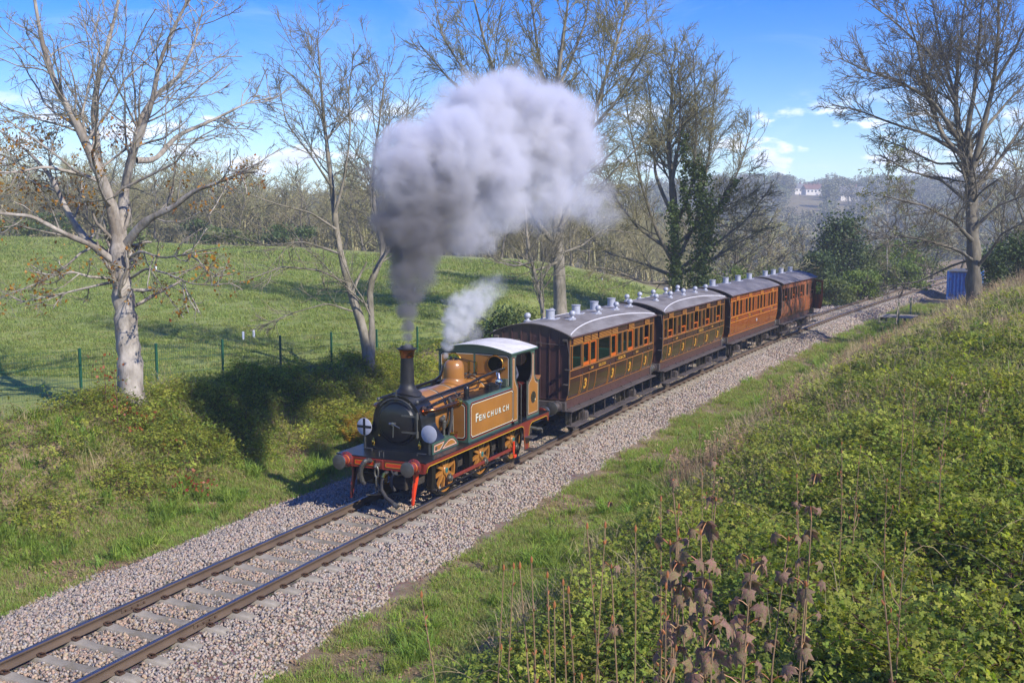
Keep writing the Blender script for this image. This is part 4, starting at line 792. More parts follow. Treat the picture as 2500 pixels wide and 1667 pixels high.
    if spec['rain']:
        for s in (-1, 1):
            mb = MB(rainw); pts = []
            for k in range(21):
                t = -1+2*k/20; y = s*(.80+.42*abs(t)**2.2); pts.append((t*(h-.02), y, roof_z(y)+.038))
            mb.tube(pts, .020, 5); PB(mb, 'rain_strip', ro)
    for x in spec['drums']:
        x -= cx; mb = MB(ventg); z = 3.325; mb.lathe([(.135, 0), (.135, .26), (.155, .265), (.155, .285), (.12, .29), (0, .293)], (x, 0, z), (0, 0, 1), 22); mb.box(x-.20, x+.20, -.2, .2, z-.02, z+.008, None, .004); mb.box(x+.18, x+.38, -.17, -.08, z-.03, z+.02, None, .005); PB(mb, 'lamp_top', ro)
    for x, y in spec['balls']:
        x -= cx; mb = MB(ventg); z = roof_z(y)+.025; mb.lathe([(.115, -.01), (.115, .04), (.06, .06), (.045, .10), (.07, .115), (.095, .15), (.10, .19), (.085, .235), (.05, .265), (0, .275)], (x, y, z), (0, 0, 1), 16); PB(mb, 'torpedo_ventilator', ro)
        if spec.get('hatch') and y < 0: mb = MB(ventg); mb.box(x-.32, x-.12, y-.05, y+.12, z-.01, z+.035, None, .008); PB(mb, 'roof_hatch', ro)
    # inside
    mb = MB(inner_b); mb.box(-h+.05, h-.05, -1.05, 1.05, 1.15, 1.2); PB(mb, 'floor')
    mb = MB(inner_b); mb.box(-h+.05, h-.05, -1.15, 1.15, 2.92, 2.94); PB(mb, 'ceiling')
    for x in spec['parts']:
        x -= cx; mb = MB(spec['inner']); mb.box(x-.02, x+.02, -1.13, 1.13, 1.2, spec.get('ph', 2.9)); PB(mb, 'partition')
        for e in (-1, 1):
            if abs(x+e*.4) > h-.1: continue
            mb = MB(spec['seat']); mb.box(x+e*.03, x+e*.52, -1.08, 1.08, 1.2, 1.62, None, .03); mb.box(x+e*.025, x+e*.13, -1.08, 1.08, 1.62, 2.22, None, .03); PB(mb, 'seat')
    # running gear
    mb = MB(ufdark)
    for s in (-1, 1): mb.box(-h, h, s*.98, s*1.05, .87, 1.125, None, .01)
    mb.box(-h+.2, h-.2, -.9, .9, 1.0, 1.1)
    for x in (-.8, .8): mb.box(x-.06, x+.06, -.9, .9, .7, 1.0)
    mb.lathe([(.22, -.5), (.22, .5)], (0, 0, .72), (1, 0, 0), 16); PB(mb, 'underframe')
    for s in (-1, 1):
        mb = MB(maroon if spec['body'] == lake else ufgrey); mb.prism([(-h, .885), (h, .885), (h, 1.135), (-h, 1.135)], lambda u, v, d, s=s: (u, s*(1.06+d), v), 0, .02, lake_end)
        for k in range(int(L/.24)): 
            x = -h+.12+k*.24; mb.lathe([(.017, 0), (.013, .012), (0, .016)], (x, s*1.08, .95+.08*(k % 2)), (0, s, 0), 6, lake_end)
        PB(mb, 'solebar')
        mb = MB(ufgrey); mb.box(-h-.10, h+.0, s*1.02, s*1.33, .83, .868, None, .01); PB(mb, 'upper_footboard')
        mb = MB(ufdark)
        k = 0; x = -h+.1
        while x < h-.05:
            mb.box(x-.025, x+.025, s*1.20, s*1.225, .42, .84); mb.tube([(x, s*1.02, .95), (x, s*1.24, .80)], .014, 5); x += .92
        PB(mb, 'footboard_hanger', smooth=0)
        ax = [a-cx for a in spec['axles']]; segs = [(-h-.02, ax[0]-.30), (ax[0]+.25, ax[1]-.25), (ax[1]+.30, h-.05)] if spec['lowboard'] else [(ax[0]-.9, ax[0]-.3), (ax[1]+.3, ax[1]+.9)]
        for a, b in segs: mb = MB(ufgrey); mb.box(a, b, s*1.10, s*1.40, .385, .42, None, .01); PB(mb, 'lower_footboard')
        for a in ax:
            mb = MB(ufdark, under); w_ = .47; o = (a, s*.685, w_); mb.lathe([(.0, .0), (.40, .0), (.40, .03), (.0, .10)], o, (0, s, 0), 24, under); mb.lathe([(.40, .0), (.49, .0), (w_, .035), (w_-.004, .13), (.40, .13)], o, (0, s, 0), 28, ms=[blackl, dsteel, dsteel, ufdark], capa=False, capb=False); PB(mb, 'wheel')
            mb = MB(ufgrey); mb.box(a-.12, a+.12, s*.95, s*1.18, .36, .62, None, .02); mb.box(a-.09, a+.09, s*1.18, s*1.21, .40, .58, None, .01); PB(mb, 'axlebox')
            mb = MB(ufdark); 
            for j, (hl, z) in enumerate(((.75, .80), (.6, .775), (.45, .75), (.3, .725), (.18, .70))):
                mb.prism([(a-hl, z+.02-.0), (a+hl, z+.02), (a+hl, z), (a, z-.03), (a-hl, z)], SY(s*1.03), 0, .09)
            for e in (-1, 1): mb.lathe([(.05, 0), (.055, .02), (.055, .05), (.03, .06), (.05, .07), (.055, .11), (.03, .12), (.03, .2)], (a+e*.72, s*1.075, .70), (0, 0, 1), 10, ufgrey)
            for e in (-1, 1): mb.box(a+e*.17, a+e*.13, s*.96, s*1.0, .28, .9)
            PB(mb, 'leaf_spring')
    for a in spec['axles']: mb = MB(under); mb.lathe([(.065, -.72), (.065, .72)], (a-cx, 0, .47), (0, 1, 0), 10); PB(mb, 'axle')
    return root, cx, h
c1w = [(6.89, 7.61, 'w'), (7.73, 8.24, 'd'), (8.31, 8.81, 'd'), (8.96, 10.03, 'w'), (10.09, 10.58, 'd'), (10.68, 11.09, 'w'), (11.19, 11.60, 'w'), (11.68, 12.21, 'd'), (12.31, 12.73, 'w'), (12.82, 13.26, 'w'), (13.34, 13.83, 'l'), (13.93, 14.28, 'w')]
carriage(dict(x=(6.68, 14.40), label='crimson lake saloon carriage with large windows, coupled directly behind the locomotive', win=c1w, doors=[(7.66, 8.21), (10.0, 10.54), (11.62, 12.19), (13.27, 13.82)], vl=[7.55, 8.8, 9.90, 13.2],
    louv=[(6.9, 7.6), (7.74, 8.22), (8.32, 8.80), (8.97, 10.02), (10.10, 10.60), (11.68, 12.2), (13.34, 13.82)], body=lake, end=lake_end, frame=inner_b, bead=gold, bead2=gold, bw=.018, lower=True, figs=True,
    text=[('SALOON', 8.98, 1.845, .10, .62), ('SE&CR', 10.74, 1.845, .10, .70), ('3360', 8.28, 1.86, .075, .26), ('3360', 12.46, 1.86, .075, .26)], roof=canvas, rain=True, drums=[8.05, 10.1, 11.7, 13.35], balls=[(8.7, -.45), (10.9, -.45), (12.6, -.45), (14.0, -.45), (7.4, .45), (9.2, .45)], hatch=True,
    parts=[8.28, 10.64, 12.76], ph=2.25, inner=inner_b, seat=seat_t, axles=(8.12, 12.5), lowboard=True))
cs2 = [16.36+1.633*k for k in range(5)]; c2w = []
for c in cs2: c2w += [(c-.74, c-.335, 'w'), (c-.265, c+.265, 'l'), (c+.335, c+.74, 'w')]
carriage(dict(x=(15.50, 23.87), label='crimson lake third class carriage with red seats and five gold numerals along its doors', win=c2w, doors=[(c-.29, c+.29) for c in cs2], louv=[(c-.25, c+.25) for c in cs2], body=lake, end=lake_end, frame=inner_b, bead=gold, bead2=gold, bw=.018, lower=True, figs=True,
    text=[('SE&CR', 19.95+.1, 1.845, .10, .62), ('3188', 17.0, 1.86, .075, .26), ('3188', 21.85, 1.86, .075, .26)], roof=canvas, rain=True, drums=[], balls=[(x, -.45) for x in (16.9, 18.6, 20.3, 21.95, 23.5)]+[(x, .45) for x in (16.2, 17.6, 19.2, 20.8, 22.4)],
    parts=[15.56]+[c+.8165 for c in cs2[:-1]]+[23.8], inner=inner_y, seat=seat_r, axles=(17.35, 22.0), lowboard=True))
cs3 = [26.03+2.15*k for k in range(4)]; c3w = []
for c in cs3: c3w += [(c-.80, c-.36, 'w'), (c-.25, c+.22, 'd'), (c+.42, c+.83, 'w')]
tkl = mat('teak_lining', (214, 140, 44), .4, .2, .08)
tkd = mat('teak_droplight', (140, 70, 34), .3, 0, .1, coat=.4)
carriage(dict(x=(24.93, 33.68), label='glossy varnished teak carriage with small round crest, between the crimson and the weathered carriage', win=[(a, b, 'w') for a, b, k in c3w], doors=[(c-.30, c+.27) for c in cs3], louv=[(c-.26, c+.24) for c in cs3], body=teak, end=teak_end, frame=tkd, bead=tkl, bead2=tkl, bw=.026, lower=False, figs=False,
    text=[('3RD', c-.22, 1.855, .09, .36) for c in cs3], crest=[(29.6, 1.55, .09)], roof=canvas_d, rain=False, drums=[26.1, 28.25, 30.4, 32.55], balls=[], parts=[24.99]+[c+1.075 for c in cs3[:-1]]+[33.6], inner=inner_b, seat=seat_b, axles=(26.55, 31.9), lowboard=False))
cs4 = [35.5, 37.25, 39.0]; c4w = []
for c in cs4: c4w += [(c-.79, c-.36, 'w'), (c-.25, c+.25, 'l'), (c+.36, c+.74, 'w')]
c4, c4x, c4h = carriage(dict(x=(34.66, 42.66), label='weathered brown wooden brake carriage with an open door at the tail of the train', win=c4w+[(40.25, 40.70, 'w'), (41.45, 42.1, 'l')], doors=[(c-.30, c+.30) for c in cs4]+[(41.35, 42.2)], louv=[(c-.26, c+.26) for c in cs4]+[(40.2, 40.75)], body=worn, end=teak_end, frame=inner_b, bead=worn, bead2=worn, bw=.028, lower=True, figs=False,
    text=[], roof=canvas_d, rain=False, drums=[35.7, 37.4, 39.1, 41.2], balls=[], parts=[34.72, 36.38, 38.12, 39.85], inner=inner_b, seat=seat_b, axles=(36.3, 40.9), lowboard=True))
# the open guard's door of the last carriage
mb = MB(worn, cglass); xh = 42.25-c4x; ang = math.radians(52)
def dfn(u, v, d): return (xh-u*math.cos(ang)-d*math.sin(ang)*0, -hw(v)-u*math.sin(ang)-d, v)
for a, b, z0, z1 in ((0, .75, 1.16, 2.0), (0, .12, 2.0, 2.72), (.63, .75, 2.0, 2.72), (0, .75, 2.72, 2.86)):
    zz = [z0]+[z for z in ZS if z0 < z < z1]+[z1]
    for i in range(len(zz)-1): mb.prism([(a, zz[i]), (b, zz[i]), (b, zz[i+1]), (a, zz[i+1])], dfn, -.02, .02, worn)
mb.add([dfn(.12, 2.0, 0), dfn(.63, 2.0, 0), dfn(.63, 2.72, 0), dfn(.12, 2.72, 0)], [(0, 1, 2, 3)], cglass); mb.build('guard_door', c4, label='open door at the rear')
# ================================================================ trees
def nrm(v): return v/np.maximum(np.linalg.norm(v, axis=-1, keepdims=True), 1e-9)
def grow(rng, S, Dr, Ln, npts, wander, trop, flat=0.0):
    P = [S]; d = nrm(Dr); st = (Ln/(npts-1))[:, None]
    for i in range(npts-1):
        d = nrm(d+rng.normal(0, wander, d.shape)+np.array([0, 0, trop])); P.append(P[-1]+d*st)
    return np.stack(P, 1)
def kids(rng, Pl, Rd, per_m, t0, ang, ratio, lo, hi, npts, wander, trop, rr, tip, rmin):
    seg = np.linalg.norm(np.diff(Pl, axis=1), axis=2); Ln = seg.sum(1); m = np.maximum(1, rng.poisson(np.maximum(Ln*per_m, .3)))
    idx = np.repeat(np.arange(len(Pl)), m); t = t0+(1-t0)*rng.random(len(idx))**.85; n = Pl.shape[1]; f = t*(n-1); i = np.minimum(f.astype(int), n-2); fr = (f-i)[:, None]
    S = Pl[idx, i]*(1-fr)+Pl[idx, i+1]*fr; T = nrm(Pl[idx, i+1]-Pl[idx, i]); r0 = Rd[idx, i]*(1-fr[:, 0])+Rd[idx, i+1]*fr[:, 0]
    u = nrm(np.cross(T, rng.normal(size=T.shape))); a = np.radians(rng.normal(ang, 11, len(idx)))[:, None]
    d = T*np.cos(a)+u*np.sin(a); L = np.clip(Ln[idx]*ratio*(1.15-.75*t)*rng.uniform(.6, 1.25, len(idx)), lo, hi)
    C = grow(rng, S, d, L, npts, wander, trop); r = np.maximum(np.minimum(r0*.7, np.maximum(r0*rr*.75, L*.0078)), rmin)
    R = r[:, None]*np.linspace(1, tip, npts)[None, :]; return C, np.maximum(R, rmin*.75)
def tubes(Pl, Rd, k, jit=0.0):
    N, n, _ = Pl.shape; T = np.empty_like(Pl); T[:, 1:-1] = Pl[:, 2:]-Pl[:, :-2]; T[:, 0] = Pl[:, 1]-Pl[:, 0]; T[:, -1] = Pl[:, -1]-Pl[:, -2]; T = nrm(T)
    ref = np.where(np.abs(T[:, :1, 2:3]) < .8, np.array([0, 0, 1.0]), np.array([1.0, 0, 0])); u = nrm(np.cross(T, np.broadcast_to(ref, T.shape))); w = np.cross(T, u); a = np.arange(k)*2*np.pi/k
    RR = np.repeat(Rd[:, :, None], k, 2)
    if jit: ii = np.arange(n)[None, :, None]; aa = a[None, None, :]; ph_ = np.arange(N)[:, None, None]*1.7; RR = RR*(1+jit*(np.sin(3*aa+ii*.35+ph_)+.8*np.sin(5*aa-ii*.9+ph_*2)+.6*np.sin(2*aa+ii*1.7+ph_)))
    V = Pl[:, :, None]+RR[:, :, :, None]*(u[:, :, None]*np.cos(a)[:, None]+w[:, :, None]*np.sin(a)[:, None]); V = V.reshape(-1, 3)
    b = (np.arange(N)[:, None, None]*n*k+np.arange(n-1)[None, :, None]*k); j = np.arange(k); j2 = (j+1) % k
    Q = np.stack([b+j, b+j2, b+k+j2, b+k+j], -1).reshape(-1, 4); return V, Q
def resample(P, n):
    P = np.asarray(P, float); s = np.concatenate([[0], np.cumsum(np.linalg.norm(np.diff(P, axis=0), axis=1))]); t = np.linspace(0, s[-1], n)
    Q = np.stack([np.interp(t, s, P[:, k]) for k in range(3)], 1); Q[1:-1] = .25*Q[:-2]+.5*Q[1:-1]+.25*Q[2:]; return Q
def merge(parts):
    V = []; Q = []; o = 0
    for v, q in parts: V.append(v); Q.append(q+o); o += len(v)
    return np.concatenate(V), np.concatenate(Q)
def leaf_quads(rng, C, size, up=.3, asp=.62):
    """one pointed leaf per centre, turned at random"""
    n = len(C); d = nrm(rng.normal(size=(n, 3))+np.array([0, 0, -up*.3])); nn_ = nrm(rng.normal(size=(n, 3))+np.array([0, 0, up*2])); s = nrm(np.cross(d, nn_)); L = size*rng.uniform(.65, 1.3, n)[:, None]
    V = np.stack([C, C+d*L*.5+s*L*asp*.5, C+d*L, C+d*L*.5-s*L*asp*.5], 1).reshape(-1, 3); return V, np.arange(4*n).reshape(-1, 4)
STD = dict(l1=(1.1, .25, 48, .48, .8, 4.2, 7, .13, .03, .45, .35, .02), l2=(2.2, .15, 42, .45, .4, 1.9, 5, .15, .02, .5, .4, .011), l3=(3.2, .1, 38, .5, .22, .8, 4, .16, .02, .6, .5, .007))
def tree(name, label, limbs, bark, twig, lv=STD, seed=1, group=None, leaves=None, base=None, k1=9, cat='tree', as_proto=False):
    rng = np.random.default_rng(seed); A = []; cur_P = []; cur_R = []
    for pts, r0, r1 in limbs:
        Pm = resample(pts, 24); L = np.linalg.norm(np.diff(Pm, axis=0), axis=1).sum(); Pm[1:] += np.cumsum(rng.normal(0, .007*L/3, (23, 3)), axis=0)*np.linspace(.3, 1, 23)[:, None]*.6
        R = (r0+(r1-r0)*np.linspace(0, 1, 24)**.8)*(1+.07*rng.normal(size=24)*(r0 > .03)); cur_P.append(Pm); cur_R.append(R)
    P0 = np.stack(cur_P); R0 = np.stack(cur_R); b = np.array(base if base is not None else P0[0, 0])
    R0[0, 0] *= 1.5; R0[0, 1] *= 1.18; R0[0, 2] *= 1.06
    C1, S1 = kids(rng, P0[1:] if len(P0) > 4 else P0, R0[1:] if len(P0) > 4 else R0, *lv['l1'])
    if len(P0) > 4:
        a_ = list(lv['l1']); a_[1] = .55; Ca, Sa = kids(rng, P0[:1], R0[:1], *a_); C1 = np.concatenate([C1, Ca]); S1 = np.concatenate([S1, np.minimum(Sa, .05)])
    C2, S2 = kids(rng, C1, S1, *lv['l2']); C3, S3 = kids(rng, C2, S2, *lv['l3'])
    Vt, Qt = merge([tubes(P0-b, R0, k1, .07 if k1 > 6 else 0), tubes(C1-b, S1, 5)]); Vc, Qc = merge([tubes(C2-b, S2, 4), tubes(C3-b, S3, 3)])
    ms = [np_mesh('trunk', Vt, Qt, [bark], smooth=True), np_mesh('crown', Vc, Qc, [twig], smooth=True)]
    lm = None
    if leaves:
        n, size, m_, fn = leaves; E = np.concatenate([C3[:, -1], C3[:, 2], C2[:, -1]]); 
        if fn is not None: E = E[fn(E)]
        E = E[rng.integers(0, len(E), n)]+rng.normal(0, .05, (n, 3)); lm = np_mesh('leaves', *leaf_quads(rng, E-b, size), [m_])
    if as_proto: return ms
    t = thing(name, label, cat, tuple(b), 0, group)
    for nm, me in zip(('trunk', 'crown'), ms): link(bpy.data.objects.new(nm, me), t)
    if lm: o = link(bpy.data.objects.new('leaves', lm), t); o['kind'] = 'stuff'
    return t
def limb(D, pts, r0, r1, dd=0.0, sc_=1.0):
    """polyline through photo pixels, dd metres deeper at its tip than at its root"""
    n = len(pts); return ([pix(a*sc_, b*sc_, D+dd*i/max(n-1, 1)) for i, (a, b) in enumerate(pts)], r0, r1)
bark_s = mat('sycamore_bark', (160, 152, 142), .9, 0, .28, 7, .7, 12, (116, 106, 94), 2.2, .42, .62, stretch=(1, 1, .45))
twig_s = mat('sycamore_twig', (128, 124, 108), .9, 0, .2, 5)
bark_g = mat('grey_bark', (138, 130, 116), .9, 0, .28, 6, .6, 14, (92, 88, 70), 2, stretch=(1, 1, .4))
twig_g = mat('grey_twig', (124, 118, 98), .9, 0, .2, 4)
bark_o = mat('oak_bark', (96, 90, 78), .92, 0, .3, 6, .7, 12, (120, 112, 96), 1.6, stretch=(1, 1, .4))
twig_o = mat('oak_twig', (112, 104, 86), .9, 0, .2, 4)
twig_y = mat('olive_twig', (128, 122, 84), .9, 0, .2, 4)
twig_w = mat('wood_twig', (152, 146, 106), .95, 0, .18, 2, rnd=.16, huevar=.02)
ivy_m = mat('ivy_leaf', (62, 84, 34), .65, 0, .3, 6, trans=.25, col2=(92, 108, 44), mixscale=1.6)
young = mat('young_yellow_leaf', (168, 128, 36), .55, 0, .3, 9, trans=.35, col2=(150, 86, 34), mixscale=2)
k = 1.0629
# --- sycamore by the fence
s1 = 1/1.6333; D1 = 26.8
base1 = pix(522*s1, 1528*s1, D1)
syc = [limb(D1, [(522, 1530), (512, 1380), (503, 1240), (490, 1120), (478, 1020), (470, 940)], .335, .235, .2, s1),
  limb(D1+.2, [(470, 960), (452, 860), (430, 760), (395, 690), (340, 570), (290, 470), (215, 340), (160, 170), (120, -60)], .175, .03, -1.5, s1),
  limb(D1+.2, [(398, 700), (388, 600), (372, 440), (392, 310), (425, 180), (455, 60), (480, -120)], .11, .03, 1.2, s1),
  limb(D1+.2, [(480, 960), (490, 850), (500, 730), (535, 610), (568, 450), (620, 370), (700, 320), (770, 180), (810, 20)], .16, .015, 1.8, s1),
  limb(D1+.2, [(500, 740), (520, 660), (545, 560), (600, 430), (630, 260), (680, 120), (760, -40)], .10, .025, -1.5, s1),
  limb(D1+.2, [(500, 980), (545, 920), (610, 868), (700, 830), (780, 765), (860, 740), (960, 700), (1040, 690)], .13, .010, -2.0, s1),
  limb(D1+.2, [(545, 640), (620, 640), (700, 545), (850, 480), (970, 420), (1120, 385)], .085, .010, 2.0, s1),
  limb(D1+.2, [(470, 1060), (400, 1000), (330, 950), (260, 840), (190, 700), (90, 600), (-40, 510)], .13, .02, 1.6, s1),
  limb(D1+.1, [(460, 1050), (380, 985), (250, 930), (130, 860), (-60, 845)], .095, .03, -1.8, s1),
  limb(D1+.2, [(395, 720), (300, 690), (180, 665), (60, 690), (-80, 690)], .06, .02, -2.0, s1),
  limb(D1+.1, [(440, 1110), (360, 1105), (290, 1085), (220, 1100), (120, 1080)], .045, .012, -1.6, s1),
  limb(D1+.1, [(450, 1125), (380, 1140), (270, 1165), (150, 1190), (60, 1210)], .04, .010, -.6, s1),
  limb(D1+.1, [(520, 1110), (580, 1070), (660, 1090), (760, 1130), (870, 1140)], .04, .010, -1.5, s1),
  limb(D1+.1, [(500, 1040), (560, 1000), (650, 1030), (760, 1010), (900, 980)], .04, .010, -2.2, s1)]
syc[0][0][0] = np.array([base1[0], base1[1], float(ground_h(base1[0], base1[1]))-.15])
lv1 = dict(l1=(2.9, .12, 46, .48, .7, 4.4, 8, .17, .035, .45, .35, .018), l2=(4.4, .12, 44, .42, .35, 1.6, 6, .18, .03, .5, .4, .009), l3=(6.6, .1, 40, .5, .18, .7, 4, .2, .03, .6, .6, .0066))
def low_left(E):
    q = E-CAM; dp = q@FWD; px_ = CW/2+CF*(q@RGT)/dp; py_ = CH/2-CF*(q@UPV)/dp; return (py_ > 280) & (py_ < 790) & ((px_ < 330) | (py_ > 380)) & ((px_ < 240) | (py_ < 520) | (py_ > 600))
tree('sycamore_tree', 'large pale-barked sycamore with a few young yellow leaves beside the green mesh fence', syc, bark_s, twig_s, lv1, 11, leaves=(2300, .10, young, low_left), k1=14)
# --- slim twin-stemmed tree between the fence and the engine
D2 = 36.0
tw = [limb(D2, [(905, 890), (893, 820), (866, 740), (845, 670), (825, 585), (818, 520), (812, 450), (800, 370), (790, 270), (782, 150), (775, 90)], .20, .02, .5),
  limb(D2, [(905, 885), (908, 800), (902, 720), (896, 690), (925, 650), (942, 610), (915, 540), (905, 450), (912, 360), (925, 250), (935, 170)], .15, .02, .9),
  limb(D2, [(858, 720), (870, 690), (885, 660), (896, 640)], .07, .03, .2),
  limb(D2, [(818, 520), (840, 440), (855, 330), (850, 220), (860, 130)], .06, .012, -.8), limb(D2, [(812, 460), (760, 380), (700, 300), (680, 200)], .05, .012, 1.0),
  limb(D2, [(820, 560), (760, 520), (680, 500), (590, 470)], .05, .012, -1.0), limb(D2, [(845, 690), (780, 660), (690, 650), (590, 690)], .045, .012, -1.6), limb(D2, [(830, 620), (740, 590), (650, 600), (540, 570)], .045, .012, .8),
  limb(D2, [(860, 760), (800, 740), (720, 760), (640, 790)], .035, .010, -1.4), limb(D2, [(925, 650), (980, 560), (1010, 470), (1040, 380)], .05, .012, .8), limb(D2, [(905, 450), (960, 380), (990, 300), (1000, 220)], .04, .012, -.6)]
tw[0][0][0] = tw[1][0][0] = np.array([*pix(905, 890, D2)[:2], float(ground_h(*pix(905, 890, D2)[:2]))-.1])
lv2 = dict(l1=(3.3, .15, 42, .40, .6, 3.4, 8, .10, .05, .45, .35, .014), l2=(4.4, .12, 36, .45, .4, 1.7, 6, .12, .035, .5, .4, .011), l3=(5.4, .1, 34, .5, .22, .8, 4, .14, .03, .6, .6, .0075))
tree('slim_tree', 'slim leafless tree with two leaning silver-grey stems at the top of the bank', tw, bark_g, twig_g, lv2, 12)
# --- tall tree behind the smoke, and the thin stem beside it
D3 = 50.0
t3 = [limb(D3, [(1368, 800), (1366, 700), (1362, 620), (1358, 540), (1368, 440), (1362, 330), (1350, 230)], .36, .2, .5), limb(D3, [(1362, 600), (1320, 560), (1280, 480), (1255, 380), (1235, 260), (1190, 130), (1150, -20)], .16, .04, -1.5),
  limb(D3, [(1368, 560), (1400, 490), (1430, 400), (1445, 300), (1480, 190), (1520, 60), (1540, -60)], .16, .04, 1.5), limb(D3, [(1362, 340), (1330, 230), (1310, 110), (1290, -40)], .13, .03, 1.0), limb(D3, [(1354, 250), (1368, 140), (1385, 20), (1395, -90)], .13, .03, -1.2), limb(D3, [(1352, 240), (1390, 160), (1430, 60), (1450, -60)], .09, .03, 1.5),
  limb(D3, [(1360, 420), (1280, 350), (1180, 270), (1090, 190), (1020, 110)], .12, .03, 1.5), limb(D3, [(1364, 400), (1450, 310), (1510, 240), (1560, 160), (1590, 90)], .11, .03, -1.5), limb(D3, [(1300, 520), (1200, 440), (1100, 380), (1010, 330)], .09, .02, -2.0), limb(D3, [(1400, 500), (1480, 440), (1540, 380), (1590, 320)], .08, .02, 2), limb(D3, [(1240, 300), (1150, 200), (1080, 90), (1060, 0)], .08, .02, .5),
  limb(D3, [(1362, 640), (1310, 660), (1260, 640), (1200, 630)], .08, .02, -1.4), limb(D3, [(1366, 620), (1420, 600), (1470, 560), (1540, 570)], .08, .02, 1.4)]
lv3 = dict(l1=(3.1, .15, 42, .38, .8, 4.2, 7, .11, .045, .45, .35, .02), l2=(4.2, .12, 38, .46, .5, 2.2, 5, .13, .03, .5, .4, .014), l3=(4.6, .1, 36, .5, .3, 1.1, 3, .15, .03, .6, .6, .0105))
t3[0][0][0] = np.array([*pix(1368, 800, D3)[:2], float(ground_h(*pix(1368, 800, D3)[:2]))-.2])
tree('tall_ash_tree', 'tall leafless tree with a stout trunk rising behind the drifting smoke', t3, bark_g, twig_y, lv3, 13)
t3b = [limb(D3-3, [(1332, 800), (1326, 740), (1312, 690), (1300, 640), (1290, 590), (1285, 520), (1270, 420), (1265, 330)], .14, .02, .6), limb(D3-3, [(1300, 640), (1260, 650), (1215, 640), (1180, 610)], .06, .015, -.6), limb(D3-3, [(1312, 690), (1345, 650), (1350, 600), (1360, 560)], .05, .015, .4)]
t3b[0][0][0] = np.array([*pix(1332, 800, D3-3)[:2], float(ground_h(*pix(1332, 800, D3-3)[:2]))-.2])
tree('slim_tree', 'thin pale leafless tree leaning beside the stout trunk above the first carriage roof', t3b, bark_g, twig_g, lv2, 14)
# --- ivy-clad tree behind the second and third carriage
D4 = 62.0
t4 = [limb(D4, [(1655, 760), (1655, 690), (1648, 610), (1646, 520), (1640, 440), (1630, 340), (1640, 230), (1635, 160)], .42, .05, .6)]
for a in ([(1650, 640), (1700, 540), (1725, 420), (1740, 300), (1750, 200)], [(1652, 660), (1600, 560), (1560, 440), (1540, 330), (1520, 230)], [(1650, 600), (1760, 500), (1810, 400), (1835, 300)], [(1650, 620), (1560, 560), (1500, 480), (1460, 400)], [(1648, 560), (1690, 450), (1700, 330), (1695, 200), (1690, 130)], [(1646, 540), (1600, 430), (1590, 320), (1580, 180)], [(1655, 680), (1560, 640), (1480, 620), (1420, 560)], [(1655, 660), (1740, 600), (1820, 540), (1870, 470)], [(1655, 690), (1570, 690), (1500, 660), (1440, 650)], [(1655, 670), (1730, 640), (1810, 590), (1860, 560)], [(1640, 450), (1660, 340), (1665, 220), (1660, 140)]):
    t4.append(limb(D4, a, .13, .025, random.uniform(-2.5, 2.5)))
t4[0][0][0] = np.array([*pix(1655, 760, D4)[:2], float(ground_h(*pix(1655, 760, D4)[:2]))-.2])
ivt = tree('ivy_clad_tree', 'spreading leafless tree with dark ivy climbing its trunk, behind the carriages', t4, bark_o, twig_y, lv3, 15)
rng = np.random.default_rng(5); ic = []
for a, w_, n in (([(1700, 700), (1715, 620), (1725, 540), (1712, 460), (1695, 400)], .85, 3800), ([(1725, 540), (1770, 490), (1800, 440)], .3, 500), ([(1650, 700), (1648, 600), (1645, 500)], .5, 1300), ([(1690, 560), (1670, 470), (1672, 330)], .35, 800)):
    Pm = resample([pix(x, y, D4-.6) for x, y in a], 40); q = Pm[rng.integers(0, 40, n)]; ic.append(q+rng.normal(0, w_*.42, (n, 3))*np.array([1, 1, .8]))
V, Q = leaf_quads(rng, np.concatenate(ic)-np.array(ivt.location), .17, .5, .9); o = np_obj('ivy', V, Q, [ivy_m], ivt); o['kind'] = 'stuff'; o['label'] = 'dark green ivy mass'
# --- large oak on the right-hand bank
D6 = 54.0
t6 = [limb(D6, [(2381, 735), (2380, 660), (2378, 600), (2374, 540), (2372, 450), (2360, 330)], .40, .26, .4)]
for a, r in (([(2372, 450), (2340, 350), (2330, 230), (2340, 100), (2360, -60)], .2), ([(2370, 430), (2400, 320), (2430, 200), (2440, 80), (2440, -80)], .2), ([(2365, 400), (2300, 330), (2260, 220), (2240, 110), (2200, 0)], .15), ([(2372, 470), (2420, 420), (2480, 330), (2530, 250)], .16), ([(2340, 340), (2280, 250), (2200, 200), (2110, 170), (2050, 140)], .12), ([(2335, 250), (2270, 130), (2190, 60), (2120, 10)], .1), ([(2350, 380), (2270, 330), (2180, 300), (2100, 270), (2030, 255)], .11), ([(2370, 500), (2300, 440), (2220, 420), (2150, 380)], .1), ([(2376, 590), (2330, 540), (2250, 500), (2160, 480)], .11), ([(2380, 640), (2340, 610), (2270, 590), (2190, 575), (2110, 590)], .10), ([(2382, 655), (2420, 610), (2445, 570), (2500, 540)], .11), ([(2380, 630), (2320, 650), (2240, 690), (2150, 700)], .07), ([(2430, 200), (2480, 120), (2520, 20)], .1), ([(2400, 320), (2460, 250), (2530, 180)], .1), ([(2330, 230), (2300, 120), (2280, 0)], .1), ([(2360, 340), (2380, 200), (2390, 80), (2400, -60)], .15), ([(2376, 560), (2440, 500), (2520, 470)], .1), ([(2350, 400), (2290, 400), (2210, 360), (2140, 330)], .07)):
    t6.append(limb(D6, a, r, .025, random.uniform(-3, 3)))
t6[0][0][0] = np.array([*pix(2381, 735, D6)[:2], float(ground_h(*pix(2381, 735, D6)[:2]))-.3])
tree('oak_tree', 'great leafless oak standing over the blue container on the right-hand bank', t6, bark_o, twig_o, lv3, 16, k1=12)
